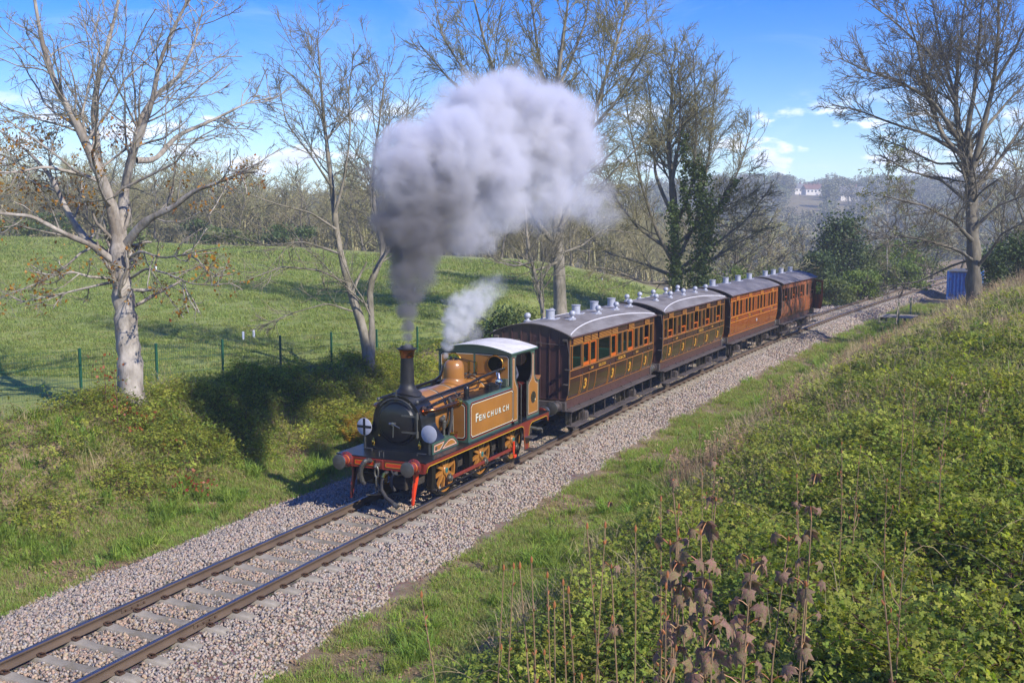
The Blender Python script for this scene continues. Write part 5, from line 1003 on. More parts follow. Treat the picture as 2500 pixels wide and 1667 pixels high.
# --- generic bare trees
def stock(seed, H, spread, clear=.2, r=.16, tw=twig_w, bk=bark_o, lv=None, nl=9, multi=1):
    rng = np.random.default_rng(seed); L = []
    for q in range(multi):
        lean = rng.normal(0, .06*(1+multi), 2); P_ = [(lean[0]*H*t+rng.normal(0, .02*H)*t, lean[1]*H*t+rng.normal(0, .02*H)*t, H*t) for t in np.linspace(0, 1, 6)]; P_[0] = (rng.normal(0, .15)*(multi > 1), rng.normal(0, .15)*(multi > 1), -.2); L.append((P_, r, r*.12))
        for i in range(nl):
            t = clear+(.92-clear)*i/(nl-1); a = rng.uniform(0, 6.28); p0 = np.array([np.interp(t, np.linspace(0, 1, 6), [p[c] for p in P_]) for c in range(3)]); ln = spread*(1.15-.8*t)*rng.uniform(.7, 1.2); el = rng.uniform(.5, 1.1)
            d = np.array([math.cos(a), math.sin(a), el]); L.append(([p0, p0+d*ln*.35, p0+d*ln*.7+np.array([0, 0, .06*ln]), p0+d*ln+np.array([0, 0, .18*ln])], r*(.5-.3*t), r*.08))
    return L
lvW = dict(l1=(1.5, .15, 42, .42, .8, 3.2, 5, .12, .05, .45, .35, .03), l2=(2.2, .12, 38, .45, .5, 1.8, 4, .13, .04, .5, .45, .022), l3=(2.4, .1, 34, .55, .35, 1.1, 3, .13, .04, .6, .6, .018))
WT = [tree('w', '', stock(100+i, h_, sp, cl, .17, multi=mu), bark_o, twig_w, lvW, 200+i, base=(0, 0, 0), k1=6, as_proto=True) for i, (h_, sp, cl, mu) in enumerate(((10.5, 4.0, .15, 1), (9.0, 3.6, .1, 2), (11.5, 3.4, .25, 1), (7.5, 3.6, .08, 3)))]
KT = ('a single straight stem and rounded crown', 'two forked stems', 'a tall clear trunk and narrow crown', 'several stems from the ground')
def place_tree(kind, px_, D, s, label, group='bare trees at the edge of the wood', name='bare_tree', dz=-.1, rz=None, hs=1.0):
    p = on_ground(px_, D); label = label or 'leafless grey-brown tree with '+KT[kind]+', at the far field edge'; t = thing(name, label, 'tree', (p[0], p[1], p[2]+dz), random.uniform(0, 6.28) if rz is None else rz, group)
    for nm, me in zip(('trunk', 'crown'), WT[kind]): link(bpy.data.objects.new(nm, me), t)
    t.scale = (s*hs, s*hs, s*.84); return t
rw = random.Random(3)
EDGE = 'leafless grey-brown tree in the row along the far edge of the green field'
for i in range(30):
    px_ = -60+i*(1540/29)+rw.uniform(-22, 22); place_tree(rw.choice((0, 1, 2, 0, 2)), px_, rw.uniform(106, 122), rw.uniform(.72, 1.05)*(1 if px_ < 1200 else .9), None)
for i, (px_, D, s, kd, hs) in enumerate(((1800, 84, 1.02, 3, 1.25), (1880, 90, .98, 3, 1.2), (1745, 88, 1.0, 1, 1.2), (1960, 100, .8, 3, 1.1))):
    place_tree(kd, px_, D, s, 'rounded leafless thicket tree beyond the last two carriages', 'thicket trees beyond the carriages', hs=hs, dz=-.4)
for i, (px_, D, s, kd) in enumerate(((2440, 72, .95, 0), (2500, 64, .9, 1), (2330, 105, 1.0, 2), (2405, 95, 1.05, 0), (2540, 80, 1.1, 2), (2270, 112, .95, 1))):
    place_tree(kd, px_, D, s, 'leafless tree growing behind the great oak on the right-hand bank', 'trees behind the oak')
# woodland behind the field reads as one mass
pr = []
for i, ms in enumerate(WT):
    V = []; 
    me = bpy.data.meshes.new('wood_tree'); 
    a = [np.empty(len(m_.vertices)*3, dtype=np.float32) for m_ in ms]; qs = []
    for m_, b_ in zip(ms, a): m_.vertices.foreach_get('co', b_); q = np.empty(len(m_.loops), dtype=np.int32); m_.loops.foreach_get('vertex_index', q); qs.append(q.reshape(-1, 4))
    V = np.concatenate([b_.reshape(-1, 3) for b_ in a]); Q = np.concatenate([qs[0], qs[1]+len(a[0])//3]); pr.append(proto('wood_tree_%d' % i, V, Q, [twig_w], smooth=True))
rng = np.random.default_rng(21); PP = []
for i in range(820):
    px_ = rng.uniform(-200, 1720); D = 116+rng.random()**1.3*150; PP.append(on_ground(px_, D))
PP = np.array(PP); PP[:, 2] -= .2; n = len(PP)
scatter('woodland', pr, PP, np.stack([np.zeros(n), np.zeros(n), rng.uniform(0, 6.28, n)], 1), rng.uniform(.6, .98, n), rng.integers(0, 4, n), 'mass of leafless grey-brown woodland behind the green field', 'woodland')
# far hillside wood: rounder, coarser trees
hill_m = mat('far_wood', (122, 120, 92), .95, 0, .12, .5, rnd=.18, huevar=.03)
hill_g = mat('far_wood_green', (112, 118, 74), .95, 0, .2, .5, rnd=.25, huevar=.03)
fp = []
for i in range(4):
    C = np.random.default_rng(300+i).normal(0, 1, (1100, 3)); C = nrm(C)*np.random.default_rng(310+i).uniform(.35, 1, (1100, 1))*np.array([3.4, 3.4, 4.2])+np.array([0, 0, 5.2]); C += .5*np.sin(C*1.7+i)
    V, Q = leaf_quads(np.random.default_rng(320+i), C, .75, .2, .5); Vt, Qt = tubes(np.array([[(0, 0, -1), (.1, 0, 2), (0, .1, 5)]], float), np.array([[.25, .2, .08]]), 5); V = np.concatenate([V, Vt]); fp.append(proto('hill_tree_%d' % i, V, [Q, Qt+len(Q)*4], [hill_m if i < 3 else hill_g]))
PP = []
while len(PP) < 2600:
    px_ = rng.uniform(-300, 2800); D = rng.uniform(270, 860)
    if px_ < 1400 and rng.random() < .45: continue
    if 1925 < px_ < 2012 and 430 < D < 712: continue
    PP.append(on_ground(px_, D))
PP = np.array(PP); n = len(PP)
scatter('hillside_wood', fp, PP, np.stack([np.zeros(n), np.zeros(n), rng.uniform(0, 6.28, n)], 1), rng.uniform(.75, 1.5, n), rng.choice(4, n, p=[.27, .27, .26, .20]), 'hazy wooded hillside on the far horizon', 'woodland')
# --- evergreen and leafy shrubs beside the line
holly_d = mat('dark_evergreen_leaf', (52, 72, 34), .65, 0, .3, 3, trans=.2, col2=(84, 104, 46), mixscale=.9)
shrub_g = mat('spring_green_leaf', (122, 140, 60), .65, 0, .3, 3, trans=.35, col2=(104, 124, 48), mixscale=.8)
shrub_o = mat('olive_green_leaf', (110, 122, 62), .65, 0, .3, 3, trans=.3, col2=(96, 104, 52), mixscale=.8)
def shrub(name, label, px_, D, H, Wd, n, size, m_, cone=.0, seed=1, group=None, stem=True, cat='shrub', pos=None):
    rng = np.random.default_rng(seed); p = on_ground(px_, D) if pos is None else np.array(pos)
    nb = max(8, int(n/220)); u = rng.random(nb)**.8; ang = rng.uniform(0, 6.28, nb); rad = rng.random(nb)**.5*Wd*(1-cone*u)*np.sqrt(np.clip(1-(u-.15)**2, .06, 1)); B = np.stack([rad*np.cos(ang), rad*np.sin(ang), .15*H+u*H*.82], 1)
    C = B[rng.integers(0, nb, n)]+rng.normal(0, 1, (n, 3))*np.array([.26*Wd, .26*Wd, .12*H])*(.55+.45*rng.random((n, 1)))*(1-.5*cone*0); C[:, 2] = np.abs(C[:, 2])
    t = thing(name, label, cat, tuple(p), 0, group); V, Q = leaf_quads(rng, C, size, .5, .7); o = np_obj('crown', V, Q, [m_], t); o['kind'] = 'stuff'
    if stem:
        S = [([(0, 0, -.1), tuple(b*.5+np.array([0, 0, .05*H])), tuple(b)], .035*Wd**.5, .01) for b in B[:min(nb, 26)]]; P0 = np.stack([resample(s_[0], 6) for s_ in S]); R0 = np.stack([np.linspace(s_[1], s_[2], 6) for s_ in S]); Vt, Qt = tubes(P0, R0, 4); np_obj('trunk', Vt, Qt, [bark_o], t)
    return t
shrub('holly_bush', 'dense dark evergreen bush, tallest of the greenery beyond the last carriage', 2050, 92, 6.6, 2.5, 9000, .26, holly_d, .45, 31)
shrub('holly_bush', 'small dark evergreen bush tucked behind the last carriage roof', 1995, 88, 3.6, 1.7, 4000, .24, holly_d, .2, 32)
for i, (px_, D, H, Wd, m_) in enumerate(((2120, 94, 4.2, 2.3, shrub_o), (2185, 98, 4.4, 2.4, shrub_g), (2100, 84, 2.2, 1.8, shrub_g), (2040, 80, 1.8, 1.6, shrub_o), (2250, 106, 4.6, 2.6, shrub_o), (2150, 90, 2.4, 1.6, shrub_o), (2210, 96, 2.4, 1.8, shrub_g))):
    shrub('leafy_shrub', ('tall' if H > 4.1 else 'low')+(' olive-green' if m_ is shrub_o else ' bright green')+' shrub in the belt along the far side of the line', px_, D, H, Wd, 3600, .2, m_, .1, 40+i, 'shrubs beyond the last carriage')
for i, (px_, D, H, Wd, m_) in enumerate(((2430, 62, 2.6, 1.9, holly_d), (2490, 58, 2.8, 2.0, holly_d), (2440, 84, 3.4, 2.4, shrub_g), (2520, 70, 3.2, 2.0, shrub_o))):
    shrub('leafy_shrub', 'leafy green shrub on top of the right-hand bank beside the oak', px_, D, H, Wd, 3000, .18, m_, .1, 60+i, 'shrubs beside the oak')
for i, (px_, D, H, Wd, m_) in enumerate(((1235, 42, 2.6, 1.0, holly_d), (1190, 43, 1.6, .8, shrub_o), (1275, 45, 2.0, .9, shrub_o))):
    shrub('hedge_shrub', 'small leafy shrub beside the thin pale tree, behind the cab', px_, D, H, Wd, 2200, .13, m_, .2, 70+i, 'shrubs behind the cab')
for i, (px_, D, H, Wd, m_) in enumerate(((1720, 72, 2.6, 2.0, shrub_o), (1810, 80, 2.4, 1.8, shrub_g), (1890, 84, 2.2, 1.8, shrub_o), (1960, 80, 2.0, 1.5, shrub_g))):
    shrub('hedge_shrub', 'yellow-green shrub at the foot of the thicket behind the rear carriages', px_, D, H, Wd, 2400, .16, m_, .1, 80+i, 'shrubs at the foot of the thicket')
for i, px_ in enumerate((60, 130, 330, 470, 560, 705)):
    shrub('hedge_shrub', 'low dark green bush at the far edge of the field under the bare trees', px_, 103+i % 3, 1.6+.5*(i % 2), 2.6, 1500, .3, holly_d if i % 2 else shrub_o, .0, 90+i, 'bushes at the field edge', stem=False)
# birch beyond the line
birch_b = mat('birch_bark', (168, 162, 152), .8, 0, .2, 5, .2, 20, (120, 112, 104), 3, .55, .7)
birch_l = mat('birch_leaf', (120, 122, 44), .5, 0, .25, 3, trans=.4)
Db = 92.; bl = [limb(Db, [(2166, 720), (2165, 620), (2166, 520), (2162, 440), (2168, 370)], .06, .015, .3)]
for q in range(9): y0 = 600-q*24; bl.append(limb(Db, [(2165, y0), (2165+(-1)**q*18, y0-22), (2165+(-1)**q*34, y0-20), (2165+(-1)**q*42, y0+6)], .028, .01, random.uniform(-1, 1)))
bl[0][0][0] = np.array([*pix(2166, 720, Db)[:2], float(ground_h(*pix(2166, 720, Db)[:2]))-.2])
tree('birch_tree', 'slender white-stemmed birch with yellow-green haze of new leaf', bl, birch_b, twig_y, lvW, 17, leaves=(2600, .16, birch_l, None))
# ================================================================ ballast, grass, brambles
rng = np.random.default_rng(77)
def ico(seed):
    r = np.random.default_rng(seed); t = (1+5**.5)/2; V = nrm(np.array([(-1, t, 0), (1, t, 0), (-1, -t, 0), (1, -t, 0), (0, -1, t), (0, 1, t), (0, -1, -t), (0, 1, -t), (t, 0, -1), (t, 0, 1), (-t, 0, -1), (-t, 0, 1)], float))
    F = np.array([(0, 11, 5), (0, 5, 1), (0, 1, 7), (0, 7, 10), (0, 10, 11), (1, 5, 9), (5, 11, 4), (11, 10, 2), (10, 7, 6), (7, 1, 8), (3, 9, 4), (3, 4, 2), (3, 2, 6), (3, 6, 8), (3, 8, 9), (4, 9, 5), (2, 4, 11), (6, 2, 10), (8, 6, 7), (9, 8, 1)])
    return V*r.uniform(.72, 1.2, (12, 1))*np.array([1, r.uniform(.65, .9), r.uniform(.5, .75)]), F
st_m = [mat('ballast_pink', (168, 152, 138), .95, 0, .12, 30, .3, 60, rnd=.22, huevar=.02), mat('ballast_grey', (160, 152, 144), .95, 0, .12, 30, .3, 60, rnd=.25), mat('ballast_buff', (164, 142, 120), .95, 0, .12, 30, .3, 60, rnd=.25, huevar=.02), mat('ballast_dark', (122, 116, 110), .95, 0, .12, 30, .3, 60, rnd=.25)]
def chip(seed):
    r = np.random.default_rng(seed); V = np.array([(x, y, z) for x in (-1, 1) for y in (-1, 1) for z in (-1, 1)], float)*np.array([1, r.uniform(.6, .9), r.uniform(.5, .8)]); V = V*r.uniform(.55, 1.05, (8, 3)); return V, np.array([(0, 1, 3, 2), (4, 6, 7, 5), (0, 4, 5, 1), (2, 3, 7, 6), (0, 2, 6, 4), (1, 5, 7, 3)])
stones = [proto('stone_%d' % i, *chip(400+i), [st_m[(0, 1, 0, 2, 3, 0, 1)[i]]]) for i in range(7)]
def rect(n, x0, x1, n0, n1): 
    x = rng.uniform(x0, x1, n); q = rng.uniform(n0, n1, n); return x, q
X = []; N_ = []
for x0, x1, dens in ((-16, -2, 820), (-2, 12, 640), (12, 30, 340), (30, 52, 130), (52, 100, 45)):
    n = int((x1-x0)*5.9*dens); x, q = rect(n, x0, x1, -2.45, 3.45); X.append(x); N_.append(q)
X = np.concatenate(X); N_ = np.concatenate(N_)
edge = .22*wob(X, N_, .8)+.12*wob(X, N_, .3, 2); keep = (N_ > -2.3+edge) & (N_ < 3.25+edge)
ph = (X+2.948)/.637; ds = np.abs(ph-np.round(ph))*.637; onsl = (ds < .115) & (np.abs(N_) < 1.22)
keep &= ~(onsl & (rng.random(len(X)) > .035)); keep &= ~((np.abs(np.abs(N_)-.7535) < .075))
X, N_ = X[keep], N_[keep]; Y = N_+yc(X); n = len(X); grow_ = np.interp(X, [-16, 12, 30, 52, 100], [1, 1.05, 1.35, 1.9, 2.8])
Z = ground_h(X, Y)+.012*rng.normal(size=n)+.008+np.where(np.abs(N_) < .68, .012, 0)
scatter('ballast_stones', stones, np.stack([X, Y, Z], 1), rng.uniform(0, 6.28, (n, 3)), rng.uniform(.016, .034, n)*grow_, np.where((np.abs(N_) < .8) & (rng.random(n) < .6), rng.choice([3, 4, 3], n), rng.integers(0, 7, n)), 'pinkish grey ballast stones bedding the sleepers and shoulders', 'ballast')
# ---- blades
def blades(seed, nb, L, w, spread, lean, seg=3):
    r = np.random.default_rng(seed); V = []; Q = []; T = []
    for b in range(nb):
        a = r.uniform(0, 6.28); o = np.array([r.normal(0, spread), r.normal(0, spread), -.01]); l = L*r.uniform(.55, 1.2); d = np.array([math.cos(a), math.sin(a), 0]); s = np.array([-d[1], d[0], 0]); ln = lean*r.uniform(.3, 1.3); i0 = len(V)
        for k in range(seg):
            t = k/seg; p = o+d*l*ln*t*t+np.array([0, 0, l*t*(1-.35*ln*t)]); V += [p-s*w*(1-.5*t), p+s*w*(1-.5*t)]
        V.append(o+d*l*ln+np.array([0, 0, l*(1-.35*ln)]))
        for k in range(seg-1): Q.append((i0+2*k, i0+2*k+1, i0+2*k+3, i0+2*k+2))
        T.append((i0+2*seg-2, i0+2*seg-1, i0+2*seg))
    return np.array(V), [np.array(Q), np.array(T)]
gr1 = mat('grass_green', (140, 166, 72), .6, 0, .15, 4, rnd=.22, huevar=.025, trans=.4, spec=.2); gr2 = mat('grass_deep', (122, 142, 62), .55, 0, .15, 4, rnd=.2, huevar=.02, trans=.4, spec=.2); straw = mat('dry_straw', (190, 172, 132), .8, 0, .15, 4, rnd=.2, trans=.3); gr3 = mat('grass_yellowish', (158, 156, 96), .6, 0, .15, 4, rnd=.2, huevar=.02, trans=.4, spec=.2)
short_ = [proto('short_grass_%d' % i, *blades(500+i, 16, .10, .0042, .05, .7), [(gr1, gr3, gr3, gr1)[i]]) for i in range(4)]
long_ = [proto('long_grass_%d' % i, *blades(510+i, 22, .30, .0075, .05, .9, 4), [(gr2, gr1, gr2)[i]]) for i in range(3)]
dry_ = [proto('dry_grass_%d' % i, *blades(520+i, 12, .55, .0035, .07, .55, 4), [straw]) for i in range(2)]
def field_pts(n, x0, x1, n0, n1, dens):
    x, q = rect(n, x0, x1, n0, n1); k = rng.random(n) < dens(x, q); return x[k], q[k]
def put(name, protos, segs, smin, smax, label, cat, idx=None, sink=.0, tilt=.15, zoff=0.0, growth=None):
    X = np.concatenate([s[0] for s in segs]); N_ = np.concatenate([s[1] for s in segs]); Y = N_+yc(X); n = len(X)
    s_ = rng.uniform(smin, smax, n)*(growth(X, N_) if growth is not None else 1)
    return scatter(name, protos, np.stack([X, Y, ground_h(X, Y)-sink+(zoff(X, N_) if callable(zoff) else zoff)], 1), np.stack([rng.normal(0, tilt, n), rng.normal(0, tilt, n), rng.uniform(0, 6.28, n)], 1), s_, rng.integers(0, len(protos), n) if idx is None else idx(n), label, cat)
bare = lambda x, q, t=.05: (wob(x, q, 1.3, 4)+.6*wob(x, q, .45, 1)) > -t
def dens_right(x, q): return sstep(q, -6.6, -5.8)*(1-sstep(q+.25*wob(x, q, .9), -2.75, -2.25))*np.where(bare(x, q, .12), 1, .12)
def dens_left(x, q): return sstep(q+.25*wob(x, q, .9), 3.0, 3.5)*(1-.35*sstep(q, 5.2, 7))*np.where(bare(x, q, .3), 1, .3)
g_far = lambda x, q: np.interp(x, [-12, 5, 20, 50, 90], [1, 1.1, 1.4, 2.2, 3.2])
put('verge_grass', short_, [field_pts(30000, -15, 4, -6.6, -2.2, dens_right), field_pts(18000, 4, 26, -6.6, -2.2, dens_right), field_pts(7000, 26, 70, -6.4, -2.2, dens_right), field_pts(24000, -11, 6, 3.0, 9.0, dens_left), field_pts(5000, 6, 24, 3, 8, dens_left), field_pts(5000, 44, 110, 3.0, 6, dens_left)], .7, 1.5, 'short green grass along both verges of the railway', 'grass', growth=g_far)
cl = lambda x, q: np.clip((wob(x, q, 1.1, 7)+.5*wob(x, q, .5, 3))*2.2-.25, 0, 1)
put('tussock_grass', long_, [field_pts(5200, -15, 10, -6.6, -3.0, lambda x, q: np.clip(cl(x, q)*1.6, 0, 1)*sstep(q, -6.8, -5.8)*(1-sstep(q, -4.0, -2.8))), field_pts(2500, 10, 50, -6.4, -3.8, cl), field_pts(3600, -11, 8, 3.6, 6.2, lambda x, q: cl(x, q)*.9), field_pts(1800, -11, 4, 6, 9, lambda x, q: cl(x, q)*.7), field_pts(5600, -17, 60, -15, -6.4, lambda x, q: np.clip(wob(x, q, 1.5, 9)*2-.2, 0, 1))], .6, 1.25, 'tufts of long dark green grass on the verges', 'grass', growth=g_far, tilt=.2)
put('dry_grass', dry_, [field_pts(1500, -13, 14, -6.8, -4.6, lambda x, q: np.clip(wob(x, q, 1.6, 11)*2-.3, 0, 1)), field_pts(1800, 6, 40, -6.9, -4.9, lambda x, q: np.clip(wob(x, q, 2.0, 5)*1.6+.2, 0, 1)), field_pts(5200, -17, 40, -16, -6.4, lambda x, q: np.clip(wob(x, q, 1.6, 13)*2+.1, 0, 1)), field_pts(6500, 2, 46, -17, -8.0, lambda x, q: np.clip(wob(x, q, 1.7, 3)*1.8+.25, 0, 1)), field_pts(1800, -14, 30, -7.4, -5.6, lambda x, q: np.clip(wob(x, q, 1.2, 8)*2+.1, 0, 1)), field_pts(900, -9, 14, 6.5, 9.6, lambda x, q: np.clip(wob(x, q, 1.6, 2)*2-.1, 0, 1))], .6, 1.4, 'dry straw-coloured grass stalks on the banks', 'grass', growth=g_far, tilt=.22)
# meadow tufts in the field
mdw = mat('meadow_green', (138, 152, 80), .7, 0, .15, 4, rnd=.14, huevar=.015, trans=.35, spec=.2)
mg_ = [proto('meadow_grass_%d' % i, *blades(530+i, 26, .15, .012, .2, .9), [(mdw, gr3, mdw)[i]]) for i in range(3)]
xs_, qs_ = [], []
for i in range(15000):
    pass
u = rng.uniform(-60, 1560, 15000); Dd = 33+rng.random(15000)**1.6*62; dq = FWD[:2]/np.linalg.norm(FWD[:2]); XY = CAM[:2]+Dd[:, None]*(dq+RGT[:2][None, :]*((u-1250)/CF)[:, None]); nq = XY[:, 1]-yc(XY[:, 0]); kp = nq > 10.6; XY = XY[kp]; n = len(XY)
scatter('meadow_grass', mg_, np.column_stack([XY, ground_h(XY[:, 0], XY[:, 1])]), np.stack([rng.normal(0, .1, n), rng.normal(0, .1, n), rng.uniform(0, 6.28, n)], 1), rng.uniform(.5, 1.3, n)*(Dd[kp]/45), rng.choice(3, n, p=[.6, .2, .2]), 'rough green meadow grass of the field beyond the fence', 'grass')
# ---- leaf litter
lit = mat('leaf_litter', (150, 120, 96), .9, 0, .15, 5, rnd=.3, huevar=.02)
lp = [proto('litter_%d' % i, *leaf_quads(np.random.default_rng(540+i), np.random.default_rng(550+i).normal(0, .09, (14, 3))*np.array([1, 1, .06])+np.array([0, 0, .012]), .05, 3.0), [lit]) for i in range(2)]
put('leaf_litter', lp, [field_pts(4200, -11, 9, 3.0, 6.2, lambda x, q: np.where(bare(x, q, .1), .12, .8)), field_pts(2600, -14, 10, -5.8, -2.3, lambda x, q: np.where(bare(x, q, .25), .05, .6))], .7, 1.4, 'brown dead leaves lying on the verges', 'dead leaves', zoff=.004, tilt=.05)
# ---- brambles
def leaflet(V, T, o, d, up_, L, w, cup=.18):
    s = np.cross(d, up_); s /= max(np.linalg.norm(s), 1e-6); i = len(V); V += [o, o+d*L*.45+s*w-up_*0+up_*cup*L*.3, o+d*L*.5, o+d*L*.45-s*w+up_*cup*L*.3, o+d*L-up_*cup*L*.5]; T += [(i, i+2, i+1), (i, i+3, i+2), (i+1, i+2, i+4), (i+2, i+3, i+4)]
def sprig(seed, nl, size, R, H, stem=True):
    r = np.random.default_rng(seed); V = []; T = []; a0 = r.uniform(0, 6.28); path = [np.array([0, 0, 0])]
    for k in range(1, 7): t = k/6; path.append(np.array([math.cos(a0)*R*t+r.normal(0, .02), math.sin(a0)*R*t+r.normal(0, .02), H*math.sin(t*2.2)/.81*1.0]))
    for j in range(nl):
        t = .15+.85*r.random(); f = t*6; i = min(int(f), 5); p = path[i]*(1-f+i)+path[i+1]*(f-i)+np.array([r.normal(0, R*.35), r.normal(0, R*.35), r.normal(0, H*.22)]); az = r.uniform(0, 6.28); up_ = np.array([r.normal(0, .38), r.normal(0, .38), 1]); up_ /= np.linalg.norm(up_); d = np.array([math.cos(az), math.sin(az), 0]); d -= up_*d.dot(up_); d /= np.linalg.norm(d); s = np.cross(up_, d); L = size*r.uniform(.65, 1.25)
        leaflet(V, T, p, d, up_, L, L*.36); leaflet(V, T, p-d*L*.1, (d*.25+s)/1.03, up_, L*.8, L*.28); leaflet(V, T, p-d*L*.1, (d*.25-s)/1.03, up_, L*.8, L*.28)
    V = np.array(V); T = np.array(T); return V, T, np.stack(path)
br1 = mat('bramble_leaf', (138, 148, 64), .7, 0, .2, 6, rnd=.28, huevar=.03, trans=.45, spec=.2); br2 = mat('bramble_bright_leaf', (174, 180, 84), .7, 0, .2, 6, rnd=.22, huevar=.02, trans=.5, spec=.2); br3 = mat('bramble_dark_leaf', (98, 114, 52), .7, 0, .2, 6, rnd=.25, huevar=.02, trans=.4, spec=.2); cane = mat('bramble_cane', (98, 62, 52), .7, 0, .2, 6, rnd=.2)
def br_proto(nm, seed, nl, size, R, H, m_):
    V, T, path = sprig(seed, nl, size, R, H); Vt, Qt = tubes(path[None], np.linspace(.005, .0025, 7)[None], 3); return proto(nm, np.concatenate([V, Vt]), [T, Qt+len(V)], [m_, cane], midx=[0]*len(T)+[1]*len(Qt))
near_b = [br_proto('bramble_%d' % i, 600+i, 32, .041, .34, .16, (br1, br1, br2, br3, br1)[i]) for i in range(5)]
far_b = [br_proto('bramble_clump_%d' % i, 620+i, 34, .085, .42, .26, (br1, br2, br1, br3)[i]) for i in range(4)]
lump = lambda x, q: .04+(.42-.17*sstep(x, 0, 14))*np.clip(.15+wob(x, q, .9, 3)+.5*wob(x, q, .4, 1), 0, 1)*np.sqrt(rng.random(len(x)))
patch = lambda x, q: .22+.78*np.clip(wob(x, q, 1.5, 3)*1.8+.75, 0, 1)
def dbank(x, q): return sstep(-q+.5*wob(x, q, 1.9, 6), 5.6, 6.8)*patch(x, q)
put('bramble_cover', near_b, [field_pts(29000, -19, -3, -15.5, -4.4, dbank), field_pts(17000, -3, 14, -16.5, -4.4, dbank), field_pts(9000, -8.5, 13, 5.3, 9.0, lambda x, q: sstep(q+.6*wob(x, q, 1.7, 2), 5.2, 6.4)*np.where(x > -3.0+1.5*wob(x, q, 2., 1), patch(x, q), .2)*(1-.6*sstep(q, 8.2, 9)))], .65, 1.35, 'tangled green bramble cover on both banks', 'brambles', tilt=.42, zoff=lump)
put('bramble_thicket', far_b, [field_pts(9000, 10, 40, -20, -4.7, dbank), field_pts(5000, 40, 100, -24, -6.5, dbank), field_pts(3500, 44, 112, 4.6, 12, lambda x, q: .8*sstep(q, 4.4, 5.4)), field_pts(1200, 13, 44, 5.4, 10, lambda x, q: .8)], .6, 1.1, 'heaped bramble thickets further along the banks', 'brambles', tilt=.3, zoff=.02, growth=lambda x, q: np.interp(x, [0, 30, 100], [1, 1.1, 1.5]))
# long bare canes arching through the brambles
cv = []; 
for i in range(900):
    x = rng.uniform(-17, 30); q = rng.uniform(-15, -5.2) if rng.random() < .75 else rng.uniform(5.6, 9)
    y = q+float(yc(x)); z = float(ground_h(x, y)); a = rng.uniform(0, 6.28); L = rng.uniform(.5, 1.4); H = rng.uniform(.15, .6); t = np.linspace(0, 1, 7); cv.append(np.stack([x+math.cos(a)*L*t, y+math.sin(a)*L*t, z+.05+H*np.sin(t*2.4)], 1))
V, Q = tubes(np.stack(cv), np.repeat(np.linspace(.006, .002, 7)[None], len(cv), 0), 4); o = np_obj('bramble_canes', V, Q, [straw]); tag(o, 'thin dry canes arching out of the brambles', 'canes', kind='stuff')
# ================================================================ fence, plants, platform, container, houses, driver
fgreen = mat('fence_green', (22, 78, 58), .5, 0, .12, 5)
wireg = mat('fence_wire_green', (44, 92, 66), .55, .2, .1, 5)
F0 = np.array([2.2, 9.9]); FD = np.array([.9925, -.122])
fx = lambda kk: F0+FD*2.5*kk
fence = thing('mesh_fence', 'green wire mesh fence on slim posts along the foot of the field', 'fence', (*F0, float(ground_h(*F0))))
fo = tuple(fence.location)
ftop = lambda kk: 2.70-.112*kk
wires = MB(wireg)
for kk in range(-6, 10):
    p = fx(kk); zt = ftop(kk); zb = min(float(ground_h(*p))-.2, zt-1.2); mb = MB(fgreen); mb.box(p[0]-.032, p[0]+.032, p[1]-.03, p[1]+.03, zb, zt, None, .006); mb.box(p[0]-.036, p[0]+.036, p[1]-.034, p[1]+.034, zt-.003, zt+.012, None, .004); mb.build('post', fence, fo)
    if kk < 9:
        q = fx(kk+1); zt2 = ftop(kk+1); n = 34; L = []
        for i in range(n):
            t = (i+.5)/n; w = p*(1-t)+q*t; z1 = zt*(1-t)+zt2*t-.03; L.append([(w[0], w[1], z1-1.22), (w[0], w[1], z1)])
        V, Q = tubes(np.array(L)-np.array(fo), np.full((n, 2), .003), 3); H_ = [[(*p, zt-.05-dz), (*q, zt2-.05-dz)] for dz in (0, .2, .4, .42, .62, .82, .84, 1.04, 1.2)]; V2, Q2 = tubes(np.array(H_)-np.array(fo), np.full((9, 2), .005), 3)
        o = np_obj('wire_panel', np.concatenate([V, V2]), np.concatenate([Q, Q2+len(V)]), [wireg], fence); o['kind'] = 'stuff'
# white tree guards in the field
guard = mat('white_guard', (214, 216, 220), .5, 0, .05)
for px_, D in ((590, 43), (616, 43.5), (1012, 62), (382, 70), (1470, 88)):
    p = on_ground(px_, D); mb = MB(guard); mb.lathe([(.05, -.1), (.05, .34), (.045, .35)], (0, 0, 0), (0, 0, 1), 8); mb.tube([(.07, 0, -.1), (.07, 0, .38)], .012, 5, MATS['oak_bark'])
    o = mb.build('tree_guard'); o.location = p; tag(o, 'short white plastic tree guard standing in the green field', 'tree guard', 'tree guards in the field')
# ---- red-leaved seedlings round the sycamore foot
redleaf = mat('red_young_leaf', (146, 66, 50), .5, 0, .25, 8, trans=.35, col2=(160, 104, 54), mixscale=4)
rg = np.random.default_rng(91)
for i in range(11):
    px_, py_ = ((250, 905), (290, 925), (300, 880), (345, 930), (395, 900), (430, 960), (455, 985), (245, 820), (272, 840), (340, 900), (480, 1000))[i]; D = 25.6-.35*(i % 3)-(1.2 if py_ > 950 else 0)
    p = on_ground(px_, D); H = rg.uniform(.3, .6) if i not in (7, 8) else 1.5; t = thing('red_seedling', 'red-leaved sycamore seedling in the brambles below the large sycamore', 'seedling', tuple(p), 0, 'red seedlings below the sycamore')
    st = MB(cane); st.tube([(0, 0, -.05), (.03, .02, H*.5), (.01, .05, H)], [.012, .009, .005], 5); st.build('stem', t); n = 26; C = np.stack([rg.normal(0, .17, n), rg.normal(0, .17, n), H*rg.uniform(.35, 1.05, n)], 1); V, Q = leaf_quads(rg, C, .085, .3, .8); o = np_obj('leaves', V, Q, [redleaf], t); o['kind'] = 'stuff'
